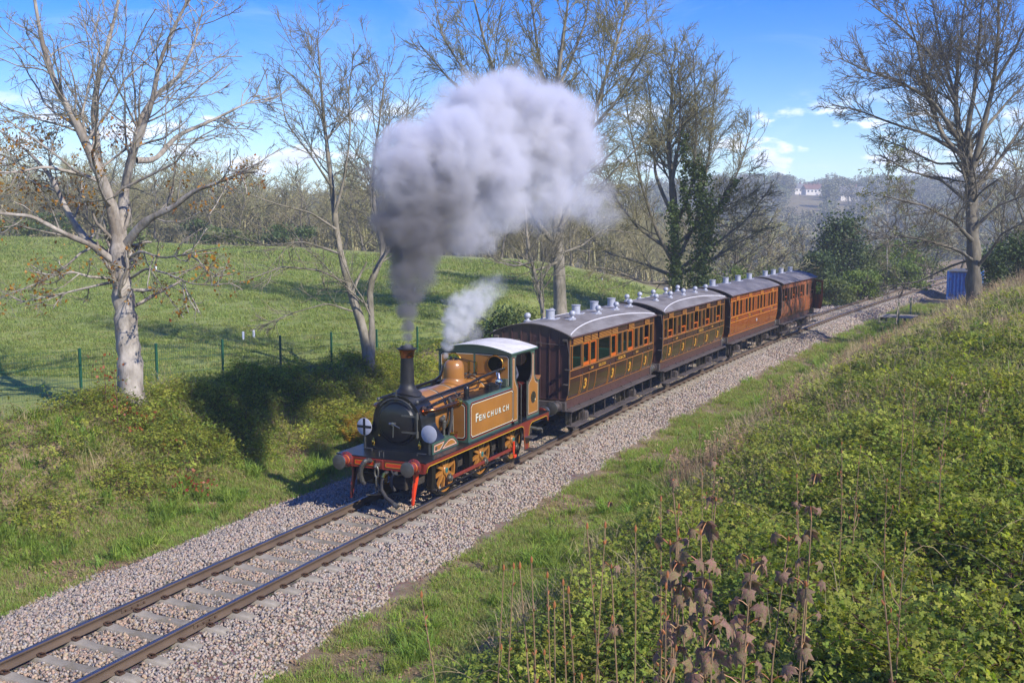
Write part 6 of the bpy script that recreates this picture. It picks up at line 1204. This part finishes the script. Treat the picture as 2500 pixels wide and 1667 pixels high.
# golden bracken on the bank beside the smokebox
brk = mat('golden_bracken', (186, 140, 44), .6, 0, .3, 8, trans=.35, col2=(140, 140, 50), mixscale=4)
for i, (px_, D) in enumerate(((860, 31.2), (885, 31.6), (835, 30.9), (905, 31.2), (850, 30.2), (880, 30.4))):
    p = on_ground(px_, D); t = thing('bracken_clump', 'golden yellow bracken clump on the bank behind the smokebox', 'bracken', tuple(p), 0, 'golden bracken clumps'); V = []; T = []
    for f in range(12):
        a = rg.uniform(0, 6.28); L = rg.uniform(.5, .85); d = np.array([math.cos(a), math.sin(a), 0]); sd = np.array([-d[1], d[0], 0])
        for j in range(12):
            tt = (j+1)/13; c = d*L*tt*.8+np.array([0, 0, L*.75*math.sin(tt*2.1)]); w = .19*(1-tt)+.02
            for e in (-1, 1): leaflet(V, T, c, (sd*e+d*.4)/1.08, np.array([0, 0, 1.]), w, w*.22)
    o = np_obj('fronds', np.array(V), np.array(T), [brk], t); o['kind'] = 'stuff'
# ---- foreground sycamore saplings: every big leaf is a part
def palm_leaf():
    """five-lobed drooping leaf, stalk at the origin, hanging along +x"""
    V = [(0, 0, 0)]; ang = [-150, -105, -75, -48, -22, 0, 22, 48, 75, 105, 150]; rad = [.25, .74, .52, .98, .68, 1.06, .68, .98, .52, .74, .25]
    for a, r in zip(ang, rad): V.append((r*math.cos(math.radians(a))*.9, r*math.sin(math.radians(a))*.85, -.42*r*r-.16*abs(math.sin(math.radians(a)))*r))
    for a, r in zip(ang, rad): V.append((.5*r*math.cos(math.radians(a))*.9, .5*r*math.sin(math.radians(a))*.85, -.05*r+(.05 if r > .6 else -.03)))
    n = len(ang); F = [(0, n+1+i, n+2+i) for i in range(n-1)]+[(n+1+i, 1+i, 2+i) for i in range(n-1)]+[(n+1+i, 2+i, n+2+i) for i in range(n-1)]
    return np.array(V), np.array(F)
purp = [mat('purple_young_leaf', (150, 110, 100), .55, 0, .35, 14, .4, 40, (128, 122, 78), 5, rnd=.2, trans=.3), mat('bronze_young_leaf', (122, 112, 72), .5, 0, .35, 14, .4, 40, (142, 104, 90), 5, rnd=.2, trans=.3)]
lv_me = [np_mesh('leaf', *palm_leaf(), [m_], smooth=True) for m_ in purp]
stem_m = mat('sapling_stem', (138, 112, 82), .7, 0, .2, 10); bud_m = mat('red_bud', (164, 84, 56), .5, 0, .2, 10, col2=(150, 130, 66), mixscale=2)
budme = MB(bud_m); budme.lathe([(.003, 0), (.0065, .010), (.005, .024), (0, .036)], (0, 0, 0), (0, 0, 1), 6); bo_ = budme.build('bud'); bud_me = bo_.data; bpy.data.objects.remove(bo_)
def axis_pt(base, top, t, bow): return base*(1-t)+top*t+bow*math.sin(t*math.pi)
def sapling(base, H, lean, leaves, label, group, seed, leafs=.1, low=.45, kinds=(0, 1)):
    r = random.Random(seed); t = thing('sycamore_sapling', label, 'sapling', tuple(base), 0, group); top = np.array([lean[0], lean[1], H]); z0 = np.array([0, 0, -.08]); bow = np.array([r.uniform(-.05, .05), r.uniform(-.05, .05), 0])
    st = MB(stem_m); st.tube([axis_pt(z0, top, q/6, bow) for q in range(7)], [.0095-.0009*q for q in range(7)], 6); st.build('stem', t)
    b = bpy.data.objects.new('bud', bud_me); link(b, t); b.location = top
    for i in range(leaves):
        f = low+(1-low)*((i//2)/max(1, leaves//2-1)) if leaves > 2 else .9; p = axis_pt(z0, top, f, bow); a = (i % 2)*math.pi+(i//2)*1.57+r.uniform(-.4, .4); pl = leafs*r.uniform(.5, 1.0); q = p+np.array([math.cos(a)*pl, math.sin(a)*pl, pl*.55])
        pt = MB(bud_m); pt.tube([p, (p+q)/2+np.array([0, 0, .01]), q], .003, 4); pt.build('leaf_stalk', t)
        o = bpy.data.objects.new('leaf', lv_me[r.choice(kinds)]); link(o, t); o.location = q; s = leafs*1.0*r.uniform(.5, 1.25)*(1.15-.35*f); o.scale = (s, s, s*r.uniform(.8, 1.6)); o.rotation_euler = (r.uniform(-.35, .35), r.uniform(.5, 1.25), a)
    return t
def stand(px_, D):
    return on_ground(px_, D)
sg = 'purple-leaved saplings in the foreground brambles'
for i, (px_, D, topy, nlv, ls) in enumerate(((1745, 5.3, 1335, 14, .115), (1685, 5.5, 1370, 12, .11), (1795, 5.1, 1400, 12, .115), (1640, 5.3, 1420, 12, .11), (1840, 5.4, 1440, 10, .11), (1960, 6.2, 1270, 14, .10), (1920, 6.3, 1330, 10, .09), (1700, 7.2, 1190, 12, .08), (1740, 7.0, 1240, 10, .08), (1560, 6.4, 1420, 6, .08), (1720, 4.7, 1560, 8, .11), (2010, 5.3, 1480, 6, .10))):
    b = stand(px_, D); H = float((pix(px_, topy, D)-b)[2]); 
    sapling(b, max(.35, H), (random.uniform(-.15, .15), random.uniform(-.15, .15)), nlv+(12 if i in (0, 1, 2, 3, 4, 10) else 3), ('tallest' if i == 5 else 'young')+' sycamore sapling with drooping purple-bronze leaves in the foreground brambles' if i != 7 else 'distant small sycamore sapling with folded bronze leaves, beyond the purple-leaved group', sg, 900+i, ls, low=.28 if i in (0, 1, 2, 3, 4, 10) else .5)
def shoot(base, H, lean, nb, label, group, seed):
    r = random.Random(seed); t = thing('budding_shoot', label, 'shoot', tuple(base), 0, group); top = np.array([lean[0], lean[1], H]); z0 = np.array([0, 0, -.1]); bow = np.array([r.uniform(-.06, .06), r.uniform(-.06, .06), 0]); st = MB(stem_m); st.tube([axis_pt(z0, top, q/6, bow) for q in range(7)], [.0085-.0009*q for q in range(7)], 5)
    tips = [top]
    for j in range(r.randint(1, 3)):
        f = r.uniform(.45, .8); p = axis_pt(z0, top, f, bow); a = r.uniform(0, 6.28); q = p+np.array([math.cos(a)*.08, math.sin(a)*.08, .16]); st.tube([p, (p+q)/2+np.array([math.cos(a)*.02, math.sin(a)*.02, 0]), q], [.005, .004, .003], 4); tips.append(q)
    nt_ = len(tips)-1; t['label'] = 'tall thin budding shoot with '+('one side twig', 'two side twigs', 'three side twigs')[nt_-1]+' rising from the foreground brambles'
    st.build('stem', t)
    for tp in tips: o = bpy.data.objects.new('bud', bud_me); link(o, t); o.location = tp; o.scale = (1.2, 1.2, 1.2)
    for j in range(nb):
        f = r.uniform(.45, .97); p = axis_pt(z0, top, f, bow); a = r.uniform(0, 6.28); o = bpy.data.objects.new('bud', bud_me); link(o, t); o.location = p; o.rotation_euler = (.6*math.sin(a), .6*math.cos(a), 0); s = r.uniform(.7, 1.1); o.scale = (s, s, s)
sh = 'budding shoots in the foreground'
for i, (px_, D, topy, ln) in enumerate(((1460, 5.6, 1310, .05), (1500, 5.5, 1312, -.12), (1530, 5.4, 1320, .06), (1410, 5.0, 1415, -.25), (1380, 5.4, 1460, .0), (1365, 5.6, 1440, -.05), (1290, 5.6, 1400, .02), (1255, 5.8, 1416, .0), (1230, 5.8, 1420, .0), (1180, 5.3, 1490, -.3), (1620, 5.8, 1330, .1), (1640, 6.6, 1240, -.04), (1660, 6.7, 1260, .02), (1590, 5.2, 1440, .1), (1640, 5.2, 1470, .0), (2350, 4.2, 1440, -.25), (2240, 7.5, 1330, .0), (1955, 9.0, 1180, .02), (2070, 11, 1095, .0), (2110, 11.5, 1105, .03), (2200, 10.5, 1190, -.05), (2330, 12, 930, .02), (2220, 13, 960, .0), (1330, 4.9, 1520, .05), (1440, 4.8, 1480, -.08), (2250, 16, 945, .0), (1750, 13, 1085, .05), (1720, 14, 1050, -.03))):
    b = stand(px_, D); H = max(.4, float((pix(px_, topy, D)-b)[2])); shoot(b, H, (ln*.5, -ln), 9, 'tall thin shoot tipped with red and green buds rising from the foreground brambles', sh, 950+i)
# ---- dry brown stalks by the platform and round the oak
stk = mat('dry_brown_stalk', (150, 122, 96), .85, 0, .2, 6, rnd=.3); 
def stalkp(seed):
    r = np.random.default_rng(seed); L = []
    for j in range(9): o = r.normal(0, .14, 2); ln = r.normal(0, .12, 2); h_ = r.uniform(.6, 1.25); L.append([(o[0], o[1], -.05), (o[0]+ln[0]*.4, o[1]+ln[1]*.4, h_*.5), (o[0]+ln[0], o[1]+ln[1], h_)])
    V, Q = tubes(np.array(L), np.tile(np.array([.008, .007, .004]), (9, 1)), 3); C = np.concatenate([np.array(l)[None, 2] +r.normal(0, .03, (5, 3)) for l in L]); Vl, Ql = leaf_quads(r, C, .06); return np.concatenate([V, Vl]), np.concatenate([Q, Ql+len(V)])
sp_ = [proto('stalk_%d' % i, *stalkp(700+i), [stk]) for i in range(3)]
put('dry_stalks', sp_, [field_pts(260, 20, 46, -7.8, -6.0, lambda x, q: np.clip(wob(x, q, 2.4, 1)*1.5+.3, 0, 1)), field_pts(800, 34, 62, -14.5, -8.6, lambda x, q: np.clip(wob(x, q, 3, 4)*1.2+.6, 0, 1)*sstep(x, 30, 40)), field_pts(160, 4, 20, -6.6, -5.0, lambda x, q: np.clip(wob(x, q, 1.6, 6)*2, 0, 1)), field_pts(200, -6, 40, -14, -7, lambda x, q: np.clip(wob(x, q, 2.3, 12)*2-.5, 0, 1))], .5, 1.0, 'dry brown stalks standing on the right-hand bank', 'stalks', tilt=.12)
# ---- timber crossing platform beside the line
tim = mat('weathered_timber', (166, 154, 136), .9, 0, .25, 6, .4, 30, (96, 92, 76), 2, stretch=(1, 1, 1)); timg = mat('mossy_timber', (140, 142, 112), .9, 0, .25, 6, .4, 30)
px0, py0 = 49.5, float(yc(49.5))-3.7; gz0 = float(ground_h(px0, py0-.4)); plat = thing('timber_platform', 'weathered timber platform with steps and handrail beside the track', 'platform', (px0, py0, gz0), hd(49.5))
for j in range(9): mb = MB(tim); mb.box(-.2+j*.29, .06+j*.29, -2.0, .1, .72, .77, None, .01); mb.build('plank', plat)
for j, z in enumerate((.22, .47)): mb = MB(tim); mb.box(-.75+j*.27, -.48+j*.27, -1.1, .0, z-.04, z, None, .01); mb.build('step', plat)
for x, y, zt in ((-.15, -1.15, 1.75), (-.15, .02, .75), (2.3, .02, .72), (2.35, -1.15, .72), (5.0, -1.1, 1.75), (2.35, -1.9, .72)): mb = MB(timg); mb.box(x-.06, x+.06, y-.06, y+.06, -.2, zt, None, .012); mb.build('post', plat)
mb = MB(tim); mb.box(-.2, 9.5, -1.16, -1.10, 1.42, 1.52, None, .01); mb.build('handrail', plat); mb = MB(tim); mb.tube([(-.2, -1.12, 1.5), (-.8, -1.1, .1)], .04, 6); mb.build('brace', plat); mb = MB(timg); mb.box(-.2, 2.4, .0, .05, .5, .72, None, .01); mb.build('joist', plat)
mb = MB(tim); mb.prism([(-.8, .0), (-.7, 0), (-.1, .72), (-.2, .72)], lambda u, v, d: (u, d, v), -1.12, -1.06); mb.build('stringer', plat)
# ---- blue container
blue = mat('container_blue', (42, 98, 178), .5, 0, .2, 3, .05, 20, (70, 62, 58), 1.6, .56, .7); blued = mat('container_roof', (74, 92, 104), .7, 0, .2, 3, .05, 20, (110, 88, 70), 2)
q0 = on_ground(2350, 89); cont = thing('storage_container', 'blue corrugated steel container beneath the oak', 'container', (q0[0], q0[1], q0[2]-.05), hd(q0[0])+.05)
for nm, f_ in (('end_wall', lambda u, d: (-d, u)), ):
    for j in range(8): mb = MB(blue); a = -1.2+j*.3; mb.prism([(a+.02, .12), (a+.13, .12), (a+.13, 2.42), (a+.02, 2.42)], lambda u, v, d: (-d, u, v), -.02, .05); mb.build('corrugation', cont)
mb = MB(blue); mb.box(0, 5.9, -1.2, 1.2, .1, 2.45, None, .01); mb.build('box', cont)
for j in range(19): mb = MB(blue); a = .12+j*.31; mb.box(a, a+.14, 1.2, 1.245, .14, 2.42, None, .01); mb.build('corrugation', cont)
for y in (-1.2, 1.2):
    mb = MB(blue); mb.box(-.09, .08, y-.08, y+.08, 0, 2.56, None, .01); mb.build('corner_post', cont)
mb = MB(blued); mb.box(-.08, 6.0, -1.27, 1.27, 2.45, 2.58, None, .015); mb.build('roof', cont)
# ---- houses on the far hillside
hw_ = mat('house_white', (214, 208, 200), .8, 0, .06); hr_ = mat('house_roof', (112, 76, 62), .9, 0, .15, 1); hg_ = mat('house_window', (60, 66, 74), .3, 0, .1); hr2 = mat('house_slate', (104, 102, 106), .9, 0, .1, 1)
for i, (px_, py_, D, w, d, h_, rm) in enumerate(((1945, 492, 690, 9, 7, 4.6, hr2), (1965, 485, 700, 8, 7, 5.2, hr_), (1988, 484, 705, 8, 7, 5.4, hr_), (1976, 489, 680, 9, 6, 4.0, hr_), (2072, 530, 560, 16, 8, 4.2, hr2), (2105, 488, 710, 8, 7, 4.5, hr_))):
    p = pix(px_, py_, D); g = float(ground_h(p[0], p[1])); h0 = p[2]-g; hs = thing('hillside_house', ('long low white house below the wooded skyline' if i == 4 else 'small white house with brown roof among the far hillside trees' if rm is hr_ else 'small white house with slate roof among the far hillside trees'), 'house', (p[0], p[1], g-.5), YAW+random.uniform(-.4, .4)-1.57, 'houses on the far hillside')
    H = max(h_, h0+h_*.4)+.5; mb = MB(hw_); mb.box(-w/2, w/2, -d/2, d/2, 0, H); mb.build('wall', hs); mb = MB(rm); mb.prism([(-d/2-.5, H-.2), (d/2+.5, H-.2), (0, H+d*.42)], lambda u, v, dd: (dd, u, v), -w/2-.4, w/2+.4); ro = mb.build('roof', hs); mb = MB(hr_); mb.box(w*.2, w*.2+.9, -.4, .5, H+1, H+d*.42+1.1); mb.build('chimney', ro)
    for x in (-w*.3, 0, w*.3): mb = MB(hg_); mb.box(x-.6, x+.6, -d/2-.06, -d/2+.05, H-2.2, H-.9); mb.build('window', hs)
# ---- driver in the cab
jk = mat('grey_jacket', (74, 76, 88), .9, 0, .2, 12, .3, 60); trs = mat('dark_trousers', (34, 36, 48), .9, 0, .15); skin = mat('skin', (196, 148, 122), .5, 0, .08); cap = mat('black_cap', (22, 22, 24), .7)
def person():
    J = dict(pel=(0, 0, .95, .155, .12), wst=(0, 0, 1.12, .15, .115), chs=(-.02, 0, 1.34, .175, .13), nkb=(-.02, 0, 1.50, .085, .08), nk=(-.03, 0, 1.57, .055, .058), hd0=(-.05, 0, 1.66, .078, .092), hd1=(-.05, 0, 1.76, .072, .088), hpl=(0, .10, .88, .095, .095), knl=(-.04, .11, .50, .062, .062), anl=(0, .11, .10, .045, .045), tol=(-.17, .12, .05, .04, .035), hpr=(0, -.10, .88, .095, .095), knr=(-.02, -.11, .50, .062, .062), anr=(.02, -.11, .10, .045, .045), tor=(-.15, -.12, .05, .04, .035),
        shl=(-.02, .19, 1.44, .075, .07), ell=(-.16, .24, 1.20, .05, .05), wrl=(-.38, .18, 1.24, .034, .034), shr=(-.01, -.19, 1.44, .078, .072), elr=(.06, -.27, 1.17, .055, .055), wrr=(-.16, -.24, 1.06, .036, .036), nose=(-.135, 0, 1.70, .018, .018))
    for s_, w in (('l', np.array((-.38, .18, 1.24))), ('r', np.array((-.16, -.24, 1.06)))):
        dr = nrm(w-np.array(J['el'+s_][:3])); J['pm'+s_] = (*(w+dr*.06), .04, .022)
        for f, off in enumerate((-.03, -.01, .01, .03)): J['f%d%s' % (f, s_)] = (*(w+dr*.11+np.array([0, off, 0])), .009, .009); J['g%d%s' % (f, s_)] = (*(w+dr*(.145+.006*(f in (1, 2)))+np.array([0, off, -.025])), .008, .008)
        J['th'+s_] = (*(w+dr*.075+np.array([0, .05 if s_ == 'r' else -.05, .01])), .010, .010)
    E = [('pel', 'wst'), ('wst', 'chs'), ('chs', 'nkb'), ('nkb', 'nk'), ('nk', 'hd0'), ('hd0', 'hd1'), ('hd0', 'nose'), ('chs', 'shl'), ('chs', 'shr'), ('pel', 'hpl'), ('hpl', 'knl'), ('knl', 'anl'), ('anl', 'tol'), ('pel', 'hpr'), ('hpr', 'knr'), ('knr', 'anr'), ('anr', 'tor')]
    for s_ in 'lr': E += [('sh'+s_, 'el'+s_), ('el'+s_, 'wr'+s_), ('wr'+s_, 'pm'+s_), ('pm'+s_, 'th'+s_)]+[('pm'+s_, 'f%d%s' % (f, s_)) for f in range(4)]+[('f%d%s' % (f, s_), 'g%d%s' % (f, s_)) for f in range(4)]
    K = list(J); me = bpy.data.meshes.new('body'); me.from_pydata([J[q][:3] for q in K], [(K.index(a), K.index(b)) for a, b in E], []); ob = bpy.data.objects.new('body', me); COL.objects.link(ob); sm = ob.modifiers.new('s', 'SKIN'); sv = me.skin_vertices[0].data if me.skin_vertices else None
    if sv is None: bpy.context.view_layer.objects.active = ob; bpy.ops.mesh.customdata_skin_add(); sv = me.skin_vertices[0].data
    for i, q in enumerate(K): sv[i].radius = J[q][3:5]; sv[i].use_root = (q == 'pel')
    ob.modifiers.new('u', 'SUBSURF').levels = 1; bpy.context.view_layer.update(); dg = bpy.context.evaluated_depsgraph_get(); out = bpy.data.meshes.new_from_object(ob.evaluated_get(dg)); bpy.data.objects.remove(ob); out.materials.clear()
    for m_ in (jk, trs, skin, blackl): out.materials.append(m_)
    for p in out.polygons:
        c = p.center; p.use_smooth = True; wl = (Vector(c)-Vector((-.38, .18, 1.24))).length; wr = (Vector(c)-Vector((-.16, -.24, 1.06))).length
        p.material_index = 2 if c.z > 1.53 or (wl < .2 and c.x < -.37) or (wr < .2 and c.x < -.155 and c.z < 1.075) else 3 if c.z < .13 else 1 if c.z < .93 else 0
    return out
drv = bpy.data.objects.new('person', person()); link(drv); drv.location = (3.52, -.70, 1.12); drv.rotation_euler = (0, 0, .25); tag(drv, 'person in a grey jacket and black cap standing in the locomotive cab', 'person')
mb = MB(cap); mb.lathe([(.098, 0), (.105, .03), (.10, .075), (.06, .10), (0, .105)], (-.05, 0, 1.755), (0, 0, 1), 18); mb.prism([(-.07, -.19), (.07, -.19), (.085, -.09), (-.085, -.09)], lambda u, v, d: (v+.03-.02, u, 1.765+d), 0, .012); mb.build('cap', drv)
mb = MB(blackl)
for y in (-.033, .033): mb.lathe([(.011, 0), (.008, .006), (0, .008)], (-.128, y, 1.725), (-1, 0, 0), 8)
mb.build('eyes', drv)
# ================================================================ smoke, steam and haze
def smoke_obj(name, label, balls, dens, c_dark, c_lite, warp, wscale, edge, dark_fn, step, dcore=1.0):
    """closed hull round a string of puffs; the volume inside thins to nothing at the puffs' ragged edges"""
    C = np.array([b[:3] for b in balls]); R = np.array([b[3] for b in balls]); org = C.mean(0)
    V = []; F = []; o = 0
    for c, r in zip(C, R):
        th = np.linspace(0, np.pi, 9); ph = np.arange(14)*2*np.pi/14
        P_ = np.array([[np.sin(t)*np.cos(p), np.sin(t)*np.sin(p), np.cos(t)] for t in th[1:-1] for p in ph]+[[0, 0, 1], [0, 0, -1]])*(r*1.28+warp*.5)+c-org; V.append(P_); m = 14
        for i in range(6):
            for j in range(m): F.append((o+i*m+j, o+(i+1)*m+j, o+(i+1)*m+(j+1) % m, o+i*m+(j+1) % m))
        for j in range(m): F.append((o+j, o+(j+1) % m, o+7*m)); F.append((o+6*m+(j+1) % m, o+6*m+j, o+7*m+1))
        o += 7*m+2
    me = bpy.data.meshes.new(name); me.from_pydata(np.concatenate(V).tolist(), [], F); ob = bpy.data.objects.new(name, me); COL.objects.link(ob); md = ob.modifiers.new('r', 'REMESH'); md.mode = 'VOXEL'; md.voxel_size = min(R)*.6
    dg = bpy.context.evaluated_depsgraph_get(); out = bpy.data.meshes.new_from_object(ob.evaluated_get(dg)); bpy.data.objects.remove(ob)
    m = bpy.data.materials.new(name); m.use_nodes = True; t = m.node_tree; N = t.nodes; L = t.links; N.remove(N['Principled BSDF']); pv = N.new('ShaderNodeVolumePrincipled'); L.new(pv.outputs[0], N['Material Output'].inputs['Volume'])
    pv.inputs['Anisotropy'].default_value = .1
    tc_ = N.new('ShaderNodeTexCoord'); n1 = N.new('ShaderNodeTexNoise'); n1.inputs['Scale'].default_value = wscale; n1.inputs['Detail'].default_value = 7; n1.inputs['Roughness'].default_value = .66; L.new(tc_.outputs['Object'], n1.inputs['Vector'])
    s1_ = N.new('ShaderNodeVectorMath'); s1_.operation = 'SUBTRACT'; s1_.inputs[1].default_value = (.5, .5, .5); L.new(n1.outputs['Color'], s1_.inputs[0]); s2_ = N.new('ShaderNodeVectorMath'); s2_.operation = 'SCALE'; s2_.inputs['Scale'].default_value = warp*4; L.new(s1_.outputs[0], s2_.inputs[0]); dch = N.new('ShaderNodeVectorMath'); dch.operation = 'DISTANCE'; dch.inputs[1].default_value = tuple(np.array(balls[0][:3])-org); L.new(tc_.outputs['Object'], dch.inputs[0]); mch = N.new('ShaderNodeMapRange'); mch.inputs[1].default_value = .1; mch.inputs[2].default_value = 2.6 if warp > .3 else 1.0; mch.inputs[3].default_value = warp*.35; mch.inputs[4].default_value = warp*4; L.new(dch.outputs['Value'], mch.inputs[0]); L.new(mch.outputs[0], s2_.inputs['Scale']); ad = N.new('ShaderNodeVectorMath'); ad.operation = 'ADD'; L.new(tc_.outputs['Object'], ad.inputs[0]); L.new(s2_.outputs[0], ad.inputs[1])
    cur = None
    for b in balls:
        d = N.new('ShaderNodeVectorMath'); d.operation = 'DISTANCE'; d.inputs[1].default_value = tuple(np.array(b[:3])-org); L.new(ad.outputs[0], d.inputs[0]); mr = N.new('ShaderNodeMapRange'); mr.interpolation_type = 'SMOOTHSTEP'; mr.inputs[1].default_value = b[3]; mr.inputs[2].default_value = b[3]*edge; mr.inputs[3].default_value = 0; mr.inputs[4].default_value = b[4]; L.new(d.outputs['Value'], mr.inputs[0])
        if cur is None: cur = mr.outputs[0]
        else: mm = N.new('ShaderNodeMath'); mm.operation = 'MAXIMUM'; L.new(cur, mm.inputs[0]); L.new(mr.outputs[0], mm.inputs[1]); cur = mm.outputs[0]
    n2 = N.new('ShaderNodeTexNoise'); n2.inputs['Scale'].default_value = wscale*1.9; n2.inputs['Detail'].default_value = 6; n2.inputs['Roughness'].default_value = .6; L.new(tc_.outputs['Object'], n2.inputs['Vector']); r2 = N.new('ShaderNodeMapRange'); r2.inputs[1].default_value = .34; r2.inputs[2].default_value = .66; r2.inputs[3].default_value = .08; r2.inputs[4].default_value = 1.9; L.new(n2.outputs[0], r2.inputs[0])
    m2 = N.new('ShaderNodeMath'); m2.operation = 'MULTIPLY'; L.new(cur, m2.inputs[0]); L.new(r2.outputs[0], m2.inputs[1]); m3 = N.new('ShaderNodeMath'); m3.operation = 'MULTIPLY'; m3.inputs[1].default_value = dens; L.new(m2.outputs[0], m3.inputs[0]); L.new(m3.outputs[0], pv.inputs['Density'])
    # sooty near the chimney, pale where it has spread: a property of the smoke itself
    dd = N.new('ShaderNodeVectorMath'); dd.operation = 'DISTANCE'; dd.inputs[1].default_value = tuple(np.array(dark_fn[:3])-org); L.new(ad.outputs[0], dd.inputs[0]); rd = N.new('ShaderNodeMapRange'); rd.inputs[1].default_value = dark_fn[3]; rd.inputs[2].default_value = dark_fn[4]; L.new(dd.outputs['Value'], rd.inputs[0]); mx = N.new('ShaderNodeMix'); mx.data_type = 'RGBA'; mx.inputs[6].default_value = c_dark; mx.inputs[7].default_value = c_lite; L.new(rd.outputs[0], mx.inputs[0]); L.new(mx.outputs[2], pv.inputs['Color'])
    m.cycles.volume_step_rate = step; out.materials.clear(); out.materials.append(m); ob = bpy.data.objects.new(name, out); link(ob); ob.location = org; return tag(ob, label, 'smoke', kind='stuff')
def ball(px_, py_, rpx, d=1.0, dD=0.0):
    D = 23.0+max(0, px_-1000)*.0145+dD; p = pix(px_, py_, D); return (*p, rpx/CF*D, d)
SB = [ball(994, 846, 13, 3.0), ball(994, 822, 17, 2.6), ball(995, 795, 23, 2.2), ball(996, 760, 34, 1.7), ball(1000, 715, 46, 1.3), ball(1010, 665, 62, 1), ball(1012, 600, 78, 1, .2), ball(985, 540, 74, 1, -.2), ball(1050, 560, 80, 1, .3), ball(980, 450, 82, 1, -.3), ball(1060, 470, 100, 1, .2), ball(990, 370, 78, .8, .3), ball(1090, 370, 110, 1, -.2), ball(1140, 470, 92, .9, .5), ball(1160, 300, 112, .95, .3), ball(1190, 410, 110, .9, -.3), ball(1250, 280, 110, .9), ball(1290, 360, 118, .85, .4), ball(1350, 310, 108, .8, -.2), ball(1240, 500, 70, .45, .2), ball(1390, 380, 88, .55, .3), ball(1150, 570, 62, .6, .2), ball(1430, 470, 70, .22), ball(1330, 470, 90, .28), ball(1470, 520, 50, .12)]
smoke_obj('smoke_plume', 'billowing plume from the chimney, dark grey below and pale lavender white above', [(b[0], b[1], b[2], b[3]*(1.16 if i > 4 else .98), b[4]) for i, b in enumerate(SB)], 4.2, (.38, .37, .39, 1), (.92, .92, .99, 1), .40, 1.05, .46, (*pix(998, 710, 23.2), 1.7, 3.4), .13)
TB = [(*pix(x, y, 25+dD), r/CF*25, d) for x, y, r, d, dD in ((1088, 868, 9, 1.2, 0), (1094, 840, 19, 1.1, 0), (1108, 812, 32, 1, 0), (1125, 778, 46, .9, .1), (1150, 745, 48, .7, .2), (1180, 725, 42, .35, .3), (1120, 745, 34, .5, 0), (1150, 815, 30, .25, .3), (1205, 700, 40, .12, .5))]
smoke_obj('steam_wisp', 'small white wisp of steam blowing off from the dome safety valves', [(b[0], b[1], b[2], b[3]*1.1, b[4]) for b in TB], 4.5, (.96, .96, .97, 1), (.96, .96, .97, 1), .2, 2.2, .5, (*pix(1100, 800, 25), 5, 9), .25)
hz = MB(); gmin = float(gz.min())-1.0
hz.box(-130, 2760, -1100, 1700, gmin, 62); ho = hz.build('haze', smooth=0); tag(ho, 'thin blue spring haze over the valley', 'haze', kind='stuff')
hm = bpy.data.materials.new('haze'); hm.use_nodes = True; hn = hm.node_tree; hn.nodes.remove(hn.nodes['Principled BSDF']); hv = hn.nodes.new('ShaderNodeVolumePrincipled'); hv.inputs['Color'].default_value = (.80, .88, 1.0, 1); hv.inputs['Density'].default_value = .0007; hv.inputs['Anisotropy'].default_value = 0.0; hn.links.new(hv.outputs[0], hn.nodes['Material Output'].inputs['Volume']); ho.data.materials.append(hm)
